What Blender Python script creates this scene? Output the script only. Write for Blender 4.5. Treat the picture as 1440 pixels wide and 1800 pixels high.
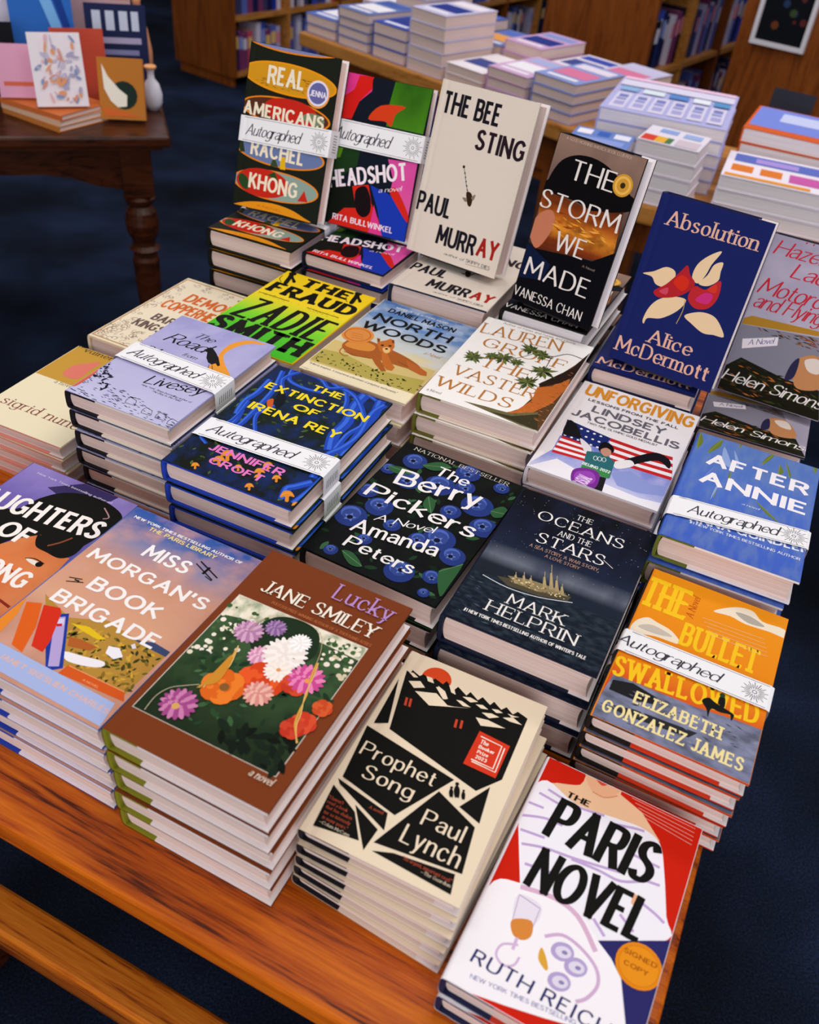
import bpy, bmesh, math, random
from mathutils import Matrix, Vector

# ------------------------------------------------------------------ scene, camera, light
for o in list(bpy.data.objects): bpy.data.objects.remove(o)
SC = bpy.context.scene
COL = SC.collection
R = math.radians
SC.view_settings.view_transform = 'Standard'
SC.view_settings.look = 'None'
SC.view_settings.gamma = 1.0
SC.view_settings.use_curve_mapping = False
SC.view_settings.exposure = -0.18
SC.cycles.use_denoising = True
SC.cycles.max_bounces = 6
SC.cycles.sample_clamp_indirect = 4.0

cam = bpy.data.cameras.new('camera')
cam.sensor_fit = 'VERTICAL'; cam.sensor_height = 24.0
cam.lens = 24.0*1556.62/1800.0
cam.clip_start = 0.02
camo = bpy.data.objects.new('camera', cam); COL.objects.link(camo)
FW = Vector((0, 0.7702188, -0.63777974)); RT = Vector((0.9935843, 0.072129, 0.08710705)); UP = Vector((-0.1130939, 0.63368794, 0.76527731))
camo.matrix_world = Matrix(((RT.x, UP.x, -FW.x, 0), (RT.y, UP.y, -FW.y, 0), (RT.z, UP.z, -FW.z, 1.465), (0, 0, 0, 1)))
SC.camera = camo
cam.dof.use_dof = True
cam.dof.focus_distance = 0.98
cam.dof.aperture_fstop = 4.2

wd = bpy.data.worlds.new('shop_ambient'); SC.world = wd; wd.use_nodes = True
wd.node_tree.nodes['Background'].inputs[0].default_value = (0.93, 0.93, 1.0, 1)
wd.node_tree.nodes['Background'].inputs[1].default_value = 0.3

def ceiling_lamp(x, y, power, sx=1.2, sy=0.6, z=3.0, tint=(1, 0.96, 0.93)):
    l = bpy.data.lights.new('ceiling_light', 'AREA'); l.shape = 'RECTANGLE'; l.size = sx; l.size_y = sy
    l.energy = power; l.color = tint
    o = bpy.data.objects.new('ceiling_light', l); COL.objects.link(o); o.location = (x, y, z); o.rotation_euler = (0, 0, R(-22))
    return o
for lx, ly, lp in ((-1.2, 0.6, 15), (0.5, 0.9, 17), (-1.2, -2.6, 24), (1.0, -2.5, 26), (1.7, 2.6, 26), (-0.4, 3.2, 20), (-2.2, 3.2, 15), (1.3, 5.0, 18), (-1.6, 5.6, 12)):
    ceiling_lamp(lx, ly, lp)

# added fill light, out of view behind the camera, brightens the page edges
win = bpy.data.lights.new('front_fill', 'AREA'); win.shape = 'RECTANGLE'; win.size = 5.0; win.size_y = 2.2
win.energy = 115; win.color = (0.97, 0.97, 1.0)
fillo = bpy.data.objects.new('front_fill', win); COL.objects.link(fillo); fillo.location = (0.2, -3.9, 1.75); fillo.rotation_euler = (R(90), 0, 0)

# ------------------------------------------------------------------ helpers
def lin(c):
    c /= 255.0
    return c/12.92 if c <= 0.04045 else ((c+0.055)/1.055)**2.4
def rgb(h):
    h = h.lstrip('#')
    return (lin(int(h[0:2], 16)), lin(int(h[2:4], 16)), lin(int(h[4:6], 16)), 1.0)
MAT = {}
def paint(h, rough=0.5, spec=0.04, name=None):
    k = (h, rough, spec)
    if k not in MAT:
        m = bpy.data.materials.new(name or 'ink_'+h.strip('#')); m.use_nodes = True
        b = m.node_tree.nodes['Principled BSDF']
        b.inputs['Base Color'].default_value = rgb(h); b.inputs['Roughness'].default_value = rough
        b.inputs['Specular IOR Level'].default_value = spec
        MAT[k] = m
    return MAT[k]
def nodes(name, rough=0.5, spec=0.05):
    m = bpy.data.materials.new(name); m.use_nodes = True
    nt = m.node_tree; b = nt.nodes['Principled BSDF']
    b.inputs['Roughness'].default_value = rough; b.inputs['Specular IOR Level'].default_value = spec
    def N(t, **k):
        n = nt.nodes.new(t)
        for a, v in k.items(): setattr(n, a, v)
        return n
    return m, nt, b, N
def ramp(N, stops):
    r = N('ShaderNodeValToRGB'); e = r.color_ramp.elements
    e[0].position, e[0].color = stops[0][0], rgb(stops[0][1])
    e[1].position, e[1].color = stops[-1][0], rgb(stops[-1][1])
    for p, c in stops[1:-1]:
        x = e.new(p); x.color = rgb(c)
    return r
def grad(name, stops, noise=None, axis='Y', wob=0.0):
    """printed picture: colour bands down the cover (uv), clouds or texture mixed in by noise"""
    m, nt, b, N = nodes('print_'+name)
    tc = N('ShaderNodeTexCoord'); sp = N('ShaderNodeSeparateXYZ'); nt.links.new(tc.outputs['UV'], sp.inputs[0])
    src = sp.outputs[axis]
    nz = None
    if noise or wob:
        mp = N('ShaderNodeMapping'); nt.links.new(tc.outputs['UV'], mp.inputs[0])
        mp.inputs['Scale'].default_value = (noise[3] if noise else 1, noise[4] if noise else 1, 1)
        nz = N('ShaderNodeTexNoise'); nt.links.new(mp.outputs[0], nz.inputs['Vector'])
        nz.inputs['Scale'].default_value = noise[0] if noise else 5; nz.inputs['Detail'].default_value = 5
    if wob:
        ma = N('ShaderNodeMath', operation='MULTIPLY_ADD'); nt.links.new(nz.outputs['Fac'], ma.inputs[0]); ma.inputs[1].default_value = wob
        sb = N('ShaderNodeMath', operation='SUBTRACT'); nt.links.new(src, sb.inputs[0]); sb.inputs[1].default_value = wob/2
        nt.links.new(sb.outputs[0], ma.inputs[2]); src = ma.outputs[0]
    r = ramp(N, stops); nt.links.new(src, r.inputs[0])
    out = r.outputs[0]
    if noise:
        cr = N('ShaderNodeMapRange'); nt.links.new(nz.outputs['Fac'], cr.inputs[0])
        cr.inputs[1].default_value = 0.5-0.08; cr.inputs[2].default_value = 0.5+0.16; cr.inputs[4].default_value = noise[2]
        mx = N('ShaderNodeMix', data_type='RGBA'); nt.links.new(cr.outputs[0], mx.inputs[0]); nt.links.new(out, mx.inputs[6])
        mx.inputs[7].default_value = rgb(noise[1]); out = mx.outputs[2]
    nt.links.new(out, b.inputs['Base Color'])
    return m
# uv v runs from the head of the cover (0) to its tail (1)
PRINT = {
 '@meadow': lambda: grad('meadow', [(0, '#55724a'), (.5, '#3a5634'), (.8, '#26361f'), (1, '#141a12')], (7, '#1c2c1a', .8, 1, 1)),
 '@bokehsky': lambda: grad('bokeh_sky', [(0, '#f4ead6'), (1, '#efe2c8')], (16, '#6f8a5c', .75, 1, 1)),
 '@night': lambda: grad('berry_night', [(0, '#07080a'), (1, '#0a0b10')], (9, '#0d170f', .8, 1, 1)),
 '@stormsky': lambda: grad('storm_sky', [(0, '#07080f'), (.3, '#0b1020'), (.45, '#1a2338'), (.54, '#6a707e'), (.6, '#1c242e'), (1, '#080c18')], (3.0, '#1c2440', .6, 1.5, 1)),
 '@sea': lambda: grad('sea', [(0, '#2c3640'), (.56, '#28323c'), (.66, '#16202c'), (1, '#0a1120')], (14, '#323e4a', .6, 1, 3)),
 '@forest': lambda: grad('forest', [(0, '#14244a'), (.3, '#10201c'), (1, '#10140c')], (8, '#122c6a', .8, 1, 1)),
 '@fraud': lambda: grad('yellow_green', [(0, '#fbd21a'), (.36, '#f4d62a'), (.62, '#7fd02c'), (.8, '#4fc02a'), (1, '#3fb424')]),
 '@nwsky': lambda: grad('woods_sky', [(0, '#4f78b4'), (.25, '#6488bc'), (.42, '#b8bcb4'), (.55, '#dccda4'), (1, '#cdb47c')], (4, '#c6d2e2', .75, 1, 2.5)),
 '@snowsky': lambda: grad('snow_sky', [(.3, '#b9b4dc'), (.6, '#6f78c8'), (.85, '#8f98d8'), (1, '#d8d8ee')], (5, '#cfcbea', .6, 1, 1)),
 '@orange': lambda: grad('orange', [(0, '#ee9416'), (.6, '#ea8410'), (.75, '#d8501c'), (1, '#d8501c')]),
 '@slate': lambda: grad('slate', [(.6, '#5c5e70'), (.8, '#8a8eaa'), (1, '#7c809e')], (6, '#40424e', .7, 1, 3)),
 '@blueleaf': lambda: grad('blue_leaf', [(0, '#5878bc'), (.5, '#4a6cc4'), (1, '#3f60c0')], (6, '#7088b4', .5, 2.5, 1)),
 '@lavender': lambda: grad('lavender', [(0, '#9d9ace'), (.5, '#b3afd8'), (1, '#c6c4e2')], (4, '#bcb8de', .7, 1, 1)),
 '@sunsetsky': lambda: grad('sunset_sky', [(0, '#2f57a6'), (.1, '#4c66a8'), (.2, '#8f88a8'), (.34, '#cf9478'), (.6, '#dfa684'), (.7, '#c89078')], (3, '#d8a08c', .75, 1.2, 2.2)),
 '@violet': lambda: grad('violet', [(0, '#9a88cc'), (.25, '#7868b4'), (.5, '#5a4c98'), (1, '#44386e')], (3, '#5c4c96', .5, 1, 1)),
 '@skin': lambda: grad('portrait', [(.3, '#c8622c'), (.6, '#e0804a'), (.85, '#d0602c'), (1, '#c04a20')], (2, '#e89a68', .5, 1, 1)),
 '@stormbook': lambda: grad('storm_book', [(0, '#9a7a6a'), (.2, '#7c6258'), (.4, '#503a34'), (.6, '#181416'), (1, '#0c0c12')], (3, '#6a544e', .5, 1, 1)),
 '@fire': lambda: grad('fire', [(.3, '#3c1c10'), (.42, '#a8501c'), (.5, '#e8922c'), (.58, '#8a3a16'), (.7, '#1c1012')], (5, '#5c2410', .7, 1, 3)),
 '@green': lambda: grad('green', [(0, '#3c7a14'), (.3, '#4c8a1c'), (.5, '#2c5a14')], (2, '#1c3c14', .6, 1, 1)),
 '@pinkred': lambda: grad('pink', [(.4, '#d84aa0'), (.7, '#e04a98'), (1, '#d82a4a')], (2, '#e06ab4', .5, 1, 1)),
 '@hazelsky': lambda: grad('hazel_sky', [(0, '#a49ab0'), (.3, '#b2a8be'), (.55, '#b8b0c4'), (1, '#8a8496')], (2.5, '#c8bccb', .7, 1, 2)),
}
def ink(k):
    if k[0] == '@':
        if k not in MAT: MAT[k] = PRINT[k]()
        return MAT[k]
    return paint(k)

def link(name, verts, faces, mats, fmat=None, parent=None, uvs=None, smooth=False):
    me = bpy.data.meshes.new(name)
    me.from_pydata([tuple(v) for v in verts], [], faces)
    for m in mats: me.materials.append(m)
    if fmat: me.polygons.foreach_set('material_index', fmat)
    if uvs:
        ul = me.uv_layers.new(name='UVMap')
        for p in me.polygons:
            for li in p.loop_indices: ul.data[li].uv = uvs[me.loops[li].vertex_index]
    if smooth: me.polygons.foreach_set('use_smooth', [True]*len(me.polygons))
    me.update()
    o = bpy.data.objects.new(name, me); COL.objects.link(o)
    if parent is not None: o.parent = parent
    return o
def tag(o, label, cat, group=None, kind=None):
    if label: o['label'] = label
    if cat: o['category'] = cat
    if group: o['group'] = group
    if kind: o['kind'] = kind
    return o
def thing(name, label, cat, loc=(0, 0, 0), rz=0, group=None):
    o = bpy.data.objects.new(name, None); COL.objects.link(o)
    o.empty_display_size = .02
    o.location = loc; o.rotation_euler = (0, 0, rz)
    return tag(o, label, cat, group)
class MB:
    """collects boxes, prisms, lathes into one mesh"""
    def __init__(s): s.v = []; s.f = []; s.m = []
    def add(s, vs, fs, mi=0):
        n = len(s.v); s.v += [tuple(q) for q in vs]; s.f += [tuple(i+n for i in f) for f in fs]; s.m += [mi]*len(fs)
    def box(s, x0, x1, y0, y1, z0, z1, mi=0, M=None, bev=0.0):
        b = bev
        if b:
            bm = bmesh.new(); bmesh.ops.create_cube(bm, size=1)
            for v in bm.verts: v.co = Vector(((x0+x1)/2+v.co.x*(x1-x0), (y0+y1)/2+v.co.y*(y1-y0), (z0+z1)/2+v.co.z*(z1-z0)))
            bmesh.ops.bevel(bm, geom=bm.edges[:], offset=b, segments=2, affect='EDGES', profile=.5)
            bm.verts.index_update()
            vs = [v.co.copy() for v in bm.verts]; fs = [[v.index for v in f.verts] for f in bm.faces]; bm.free()
        else:
            vs = [Vector((x, y, z)) for x in (x0, x1) for y in (y0, y1) for z in (z0, z1)]
            fs = [(0, 1, 3, 2), (4, 6, 7, 5), (0, 4, 5, 1), (2, 3, 7, 6), (0, 2, 6, 4), (1, 5, 7, 3)]
        if M: vs = [M @ v for v in vs]
        s.add(vs, fs, mi)
    def prism(s, pts, h0, h1, axis='y', mi=0, M=None):
        n = len(pts)
        f = {'y': lambda a, b, h: (a, h, b), 'z': lambda a, b, h: (a, b, h), 'x': lambda a, b, h: (h, a, b)}[axis]
        vs = [Vector(f(a, b, h0)) for a, b in pts]+[Vector(f(a, b, h1)) for a, b in pts]
        if M: vs = [M @ v for v in vs]
        s.add(vs, [tuple(range(n))[::-1], tuple(range(n, 2*n))]+[(i, (i+1) % n, (i+1) % n+n, i+n) for i in range(n)], mi)
    def lathe(s, prof, cx=0, cy=0, n=20, mi=0):
        vs = []; fs = []
        for r_, z in prof:
            for i in range(n):
                a = 2*math.pi*i/n; vs.append((cx+r_*math.cos(a), cy+r_*math.sin(a), z))
        for j in range(len(prof)-1):
            for i in range(n): fs.append((j*n+i, j*n+(i+1) % n, (j+1)*n+(i+1) % n, (j+1)*n+i))
        fs.append(tuple(range(n))[::-1]); fs.append(tuple(range((len(prof)-1)*n, len(prof)*n)))
        s.add(vs, fs, mi)
    def tube(s, pts, r_, n=8, mi=0):
        pts = [Vector(p) for p in pts]; vs = []; fs = []
        for i, p in enumerate(pts):
            d = (pts[min(i+1, len(pts)-1)]-pts[max(i-1, 0)]).normalized()
            a = d.orthogonal().normalized(); b = d.cross(a)
            if i and (a.dot(pa) < .2): 
                a = (pa-d*pa.dot(d)).normalized(); b = d.cross(a)
            elif i: a = (pa-d*pa.dot(d)).normalized(); b = d.cross(a)
            pa = a
            for k in range(n):
                t = 2*math.pi*k/n; vs.append(p+a*r_*math.cos(t)+b*r_*math.sin(t))
        for i in range(len(pts)-1):
            for k in range(n): fs.append((i*n+k, i*n+(k+1) % n, (i+1)*n+(k+1) % n, (i+1)*n+k))
        fs.append(tuple(range(n))[::-1]); fs.append(tuple(range((len(pts)-1)*n, len(pts)*n)))
        s.add(vs, fs, mi)
    def build(s, name, mats, parent=None, smooth=False):
        mats = mats if isinstance(mats, list) else [mats]
        return link(name, s.v, s.f, mats, s.m, parent, smooth=smooth)

# ------------------------------------------------------------------ lettering (own skeleton alphabet, cap height 100)
GL = {}
for row in """A 74|0,0 36,100 72,0|13,34 59,34
B 60|0,0 0,100|~0,100 30,100 50,94 53,76 46,58 30,53 0,53|~0,53 34,53 54,46 58,27 52,7 34,0 0,0
C 74|~70,80 54,97 34,100 12,86 2,50 12,14 34,0 54,3 71,20
D 70|0,0 0,100|~0,100 28,100 56,88 68,50 56,12 28,0 0,0
E 52|0,100 0,0|0,100 50,100|0,0 52,0|0,53 42,53
F 50|0,100 0,0|0,100 50,100|0,52 42,52
G 78|~70,80 54,97 34,100 12,86 2,50 12,14 34,0 56,4 70,20|70,16 70,46|70,46 44,46
H 70|0,0 0,100|68,0 68,100|0,52 68,52
I 4|2,0 2,100
J 38|36,100 36,28|~36,28 32,6 18,-1 4,5 0,16
K 64|0,0 0,100|60,100 0,42|20,58 64,0
L 48|0,100 0,0|0,0 48,0
M 86|0,0 6,100 43,24 80,100 86,0
N 70|0,0 0,100 68,0 68,100
O 82|@41,100 13,86 1,50 13,14 41,0 69,14 81,50 69,86
P 58|0,0 0,100|~0,100 32,100 52,93 57,73 50,53 32,46 0,46
Q 84|@41,100 13,86 1,50 13,14 41,0 69,14 81,50 69,86|52,24 84,-10
R 62|0,0 0,100|~0,100 32,100 52,93 56,73 50,54 32,48 0,48|28,48 62,0
S 56|~52,84 40,98 24,100 8,90 5,72 16,58 36,48 52,36 55,20 44,4 26,0 10,4 1,18
T 64|0,100 64,100|32,100 32,0
U 68|0,100 0,34|~0,34 6,10 22,0 34,-1 46,0 62,10 68,34|68,34 68,100
V 72|0,100 36,0 72,100
W 106|0,100 26,0 53,96 80,0 106,100
X 66|0,100 66,0|66,100 0,0
Y 66|0,100 33,48 66,100|33,48 33,0
Z 62|2,100 60,100 0,0 62,0
a 44|~2,52 14,64 28,66 40,58 42,44|42,46 42,0|~42,40 20,37 5,29 2,14 12,2 26,3 42,16
b 48|0,0 0,104|~0,44 10,60 26,66 42,56 47,33 42,9 26,-1 10,5 0,20
c 44|~43,53 32,65 20,66 6,54 1,33 6,10 20,0 32,2 44,13
d 48|48,0 48,104|~48,44 38,60 22,66 6,56 1,33 6,9 22,-1 38,5 48,20
e 46|~2,35 45,35 43,53 32,65 21,66 6,54 1,33 6,10 20,0 34,2 45,14
f 30|~32,100 20,104 12,95 11,80 11,60|11,66 11,0|0,64 28,64
g 48|~48,44 38,60 22,66 6,56 1,33 6,9 22,-1 38,5 48,20|48,66 48,6|~48,6 46,-18 34,-30 18,-31 4,-22
h 44|0,0 0,104|~0,42 10,60 24,66 38,60 42,44|42,46 42,0
i 4|2,0 2,66|2,84 2,92
j 16|14,66 14,-10|~14,-10 11,-26 0,-30|14,84 14,92
k 44|0,0 0,104|40,66 0,24|13,36 44,0
l 4|2,0 2,104
m 74|0,0 0,66|~0,44 8,60 20,66 33,60 36,44|36,46 36,0|~36,44 44,60 57,66 70,60 73,44|73,46 73,0
n 44|0,0 0,66|~0,42 10,60 24,66 38,60 42,44|42,46 42,0
o 48|@24,66 7,57 1,33 7,9 24,0 41,9 47,33 41,57
p 48|0,-32 0,66|~0,44 10,60 26,66 42,56 47,33 42,9 26,-1 10,5 0,20
q 48|48,-32 48,66|~48,44 38,60 22,66 6,56 1,33 6,9 22,-1 38,5 48,20
r 28|0,0 0,66|~0,40 8,58 18,66 29,64
s 38|~35,55 26,65 15,66 5,58 5,46 16,37 30,30 37,20 32,5 18,-1 7,2 0,12
t 28|~11,90 11,24 14,6 22,0 29,3|0,64 27,64
u 44|~0,66 0,24 4,6 16,-1 30,5 42,22|42,66 42,0
v 44|0,66 22,0 44,66
w 66|0,66 16,0 33,62 50,0 66,66
x 42|0,66 42,0|42,66 0,0
y 44|0,66 22,2|44,66 14,-26|~14,-26 8,-32 0,-31
z 40|1,66 39,66 0,0 40,0
0 56|@28,100 8,86 1,50 8,14 28,0 48,14 55,50 48,86
1 26|~2,80 14,88 20,100|20,100 20,0
2 54|~3,76 8,94 26,100 44,94 50,76 44,56 24,32 2,0|2,0 54,0
3 52|~4,86 18,99 34,99 48,88 48,70 38,56 22,53|~22,53 40,52 52,40 52,20 40,2 20,-1 2,12
6 54|~46,94 30,98 12,80 2,40 8,8 28,-1 48,10 54,32 44,54 26,58 8,46 3,32
9 54|~8,6 24,2 42,20 52,60 46,92 26,101 6,90 0,68 10,46 28,42 46,54 51,68
# 58|14,0 24,100|36,0 46,100|2,34 56,34|6,66 60,66
. 6|3,0 3,8
, 8|5,8 1,-14
' 6|3,100 3,74
’ 8|5,100 1,74
“ 22|2,74 7,100|14,74 19,100
” 22|6,100 1,74|18,100 13,74
- 28|0,36 26,36
— 70|0,36 68,36
: 6|3,0 3,8|3,50 3,58
& 66|~66,0 20,70 18,90 30,100 42,90 40,72 14,44 2,22 12,2 34,0 52,14 62,42""".split('\n'):
    ch, rest = row[0], row[2:].split('|')
    st = []
    for q in rest[1:]:
        kind = q[0] if q[0] in '~@' else ''
        st.append((kind, [tuple(float(a)/100 for a in p.split(',')) for p in q.lstrip('~@').split()]))
    GL[ch] = (float(rest[0])/100, st)
FONT = {  # stem width, hair width, serif reach, slant, tracking
 'sans': (.13, .11, 0, 0, .17), 'sansb': (.215, .175, 0, 0, .26), 'sansc': (.24, .16, 0, 0, .29), 'sanswide': (.19, .17, 0, 0, .22), 'deco': (.2, .16, 0, 0, .26),
 'serif': (.115, .05, .1, 0, .24), 'serifb': (.15, .055, .11, 0, .22), 'serifi': (.12, .055, .05, .2, .2), 'flare': (.135, .065, 0, 0, .22),
 'slab': (.22, .13, .13, 0, .36), 'wood': (.32, .19, .04, 0, .42), 'woodt': (.24, .08, .06, .1, .42), 'hand': (.15, .1, 0, .02, .2),
 'script': (.115, .055, 0, .34, .1), 'brush': (.27, .12, 0, .1, .26), 'brushs': (.15, .1, 0, .1, .3)}
def spline(P, closed=False, k=5):
    n = len(P); out = []
    if n < 3: return list(P)
    for i in range(n if closed else n-1):
        if closed: a, b, c, d = P[(i-1) % n], P[i], P[(i+1) % n], P[(i+2) % n]
        else: a, b, c, d = P[max(i-1, 0)], P[i], P[i+1], P[min(i+2, n-1)]
        for j in range(k):
            t = j/k; t2 = t*t; t3 = t2*t
            out.append(tuple(.5*((2*b[x])+(-a[x]+c[x])*t+(2*a[x]-5*b[x]+4*c[x]-d[x])*t2+(-a[x]+3*b[x]-3*c[x]+d[x])*t3) for x in (0, 1)))
    if not closed: out.append(tuple(P[-1]))
    return out
def ribbon(P, wf, closed=False):
    """quads along a polyline; wf(angle) gives the local width"""
    n = len(P); L = []; Q = []
    if n < 2: return []
    for i in range(n):
        a = P[(i-1) % n] if (closed or i) else P[i]
        b = P[(i+1) % n] if (closed or i < n-1) else P[i]
        dx, dy = b[0]-a[0], b[1]-a[1]; l = math.hypot(dx, dy) or 1e-9
        w = wf(math.atan2(dy, dx))/2
        L.append((P[i][0]-dy/l*w, P[i][1]+dx/l*w)); Q.append((P[i][0]+dy/l*w, P[i][1]-dx/l*w))
    return [[Q[i], Q[(i+1) % n], L[(i+1) % n], L[i]] for i in range(n if closed else n-1)]
def lettering(txt, font, x0, y0, x1, y1, h):
    """polygons (mm) for a line of text set between two baseline points, cap height h (y up)"""
    W, T, SF, SL, TR = FONT[font]
    adv = 0; items = []
    for ch in txt:
        if ch == ' ' or ch not in GL: adv += .34+TR*.3; continue
        items.append((adv, GL[ch][1])); adv += GL[ch][0]+TR
    tot = max(adv-TR, .05); dx, dy = x1-x0, y1-y0
    ln = math.hypot(dx, dy); sx = ln/tot; ca, sa = dx/ln, dy/ln
    wv = W*(sx**.75)*(h**.25); wh = T*h; sf = SF*min(sx, h*1.2)
    a0 = .25 if W > T*1.3 else 0
    def wf(a): return math.hypot(wv*math.sin(a-a0), wh*math.cos(a-a0))
    out = []; si = 0
    for ox, strokes in items:
        ends = [p for k, s in strokes if k != '@' for p in (s[0], s[-1])]
        for k, s in strokes:
            mm = [((ox+x)*sx, (T/2+y*(1-T))*h) for x, y in s]
            mm = [(x+SL*y, y) for x, y in mm]
            segs = []
            if k == '@': segs.append((spline(mm, True), True))
            elif k == '~': segs.append((spline(mm), False))
            else:
                for i in range(len(mm)-1):
                    a, b = list(mm[i]), list(mm[i+1]); l = math.hypot(b[0]-a[0], b[1]-a[1]) or 1e-9
                    e = .42*min(wv, wh*1.3)
                    ux, uy = (b[0]-a[0])/l, (b[1]-a[1])/l
                    if i > 0: a = [a[0]-ux*e, a[1]-uy*e]
                    if i < len(mm)-2: b = [b[0]+ux*e, b[1]+uy*e]
                    if abs(uy) > abs(ux):   # stems reach the base and cap lines
                        if i == 0: a[1] -= math.copysign(wh/2, uy); 
                        if i == len(mm)-2: b[1] += math.copysign(wh/2, uy)
                    segs.append(([tuple(a), tuple(b)], False))
            for P, cl in segs: si += 1; out += [(q, si % 5) for q in ribbon(P, wf, cl)]
            if sf and k != '@':
                for e, o2 in ((0, 1), (-1, -2)):
                    p = s[e]
                    if sum(abs(p[0]-q[0])+abs(p[1]-q[1]) < .09 for q in ends) > 1: continue
                    v = (p[0]-s[o2][0], p[1]-s[o2][1]); X, Y = mm[e]
                    if k == '' and abs(v[1]) > abs(v[0])*.9 and len(s) > 1 and abs(v[1]) > .2:
                        Y += math.copysign(wh/2, v[1])-math.copysign(wh*.5, v[1])
                        out.append((3+si % 2, [(X-sf-wv/2, Y-wh/2), (X+sf+wv/2, Y-wh/2), (X+sf+wv/2, Y+wh/2), (X-sf-wv/2, Y+wh/2)]))
                    elif k == '' and abs(v[0]) > .25 and abs(v[1]) < .05:
                        up = 1 if p[1] < .3 else -1
                        if p[1] > .3 and p[1] < .8: out.append((3, [(X-wh/2, Y-sf*.9), (X+wh/2, Y-sf*.9), (X+wh/2, Y+sf*.9), (X-wh/2, Y+sf*.9)]))
                        else: out.append((3, [(X-wh*.6, Y-up*wh/2), (X+wh*.3, Y-up*wh/2), (X+wh*.5, Y+up*sf*1.9), (X-wh*.1, Y+up*sf*1.9)]))
                    elif k == '~' and abs(v[1]) > .1 and p[1] > .5 and len(s) > 6 and p[0] > .3: out.append((3, [(X-wh/2, Y-sf*1.2), (X+wh/2, Y-sf*1.2), (X+wh/2, Y+sf*1.2), (X-wh/2, Y+sf*1.2)]))
    out = [(q, s) if isinstance(s, int) else (s, q) for q, s in out]
    return [([(x0+x*ca-y*sa, y0+x*sa+y*ca) for x, y in q], s) for q, s in out]

# ------------------------------------------------------------------ printed covers
def clip(poly, x0, y0, x1, y1):
    def cut(P, ins, inter):
        o = []
        for i in range(len(P)):
            a, b = P[i-1], P[i]
            if ins(b):
                if not ins(a): o.append(inter(a, b))
                o.append(b)
            elif ins(a): o.append(inter(a, b))
        return o
    def ix(x): return lambda a, b: (x, a[1]+(b[1]-a[1])*(x-a[0])/(b[0]-a[0]))
    def iy(y): return lambda a, b: (a[0]+(b[0]-a[0])*(y-a[1])/(b[1]-a[1]), y)
    for ins, it in ((lambda p: p[0] >= x0, ix(x0)), (lambda p: p[0] <= x1, ix(x1)), (lambda p: p[1] >= y0, iy(y0)), (lambda p: p[1] <= y1, iy(y1))):
        poly = cut(poly, ins, it)
        if len(poly) < 3: return []
    return poly
def circ(cx, cy, r_, n=20, ry=None, rot=0):
    ry = ry or r_; c, s = math.cos(rot), math.sin(rot)
    return [(cx+r_*math.cos(a)*c-ry*math.sin(a)*s, cy+r_*math.cos(a)*s+ry*math.sin(a)*c) for a in [2*math.pi*i/n for i in range(n)]]
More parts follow.
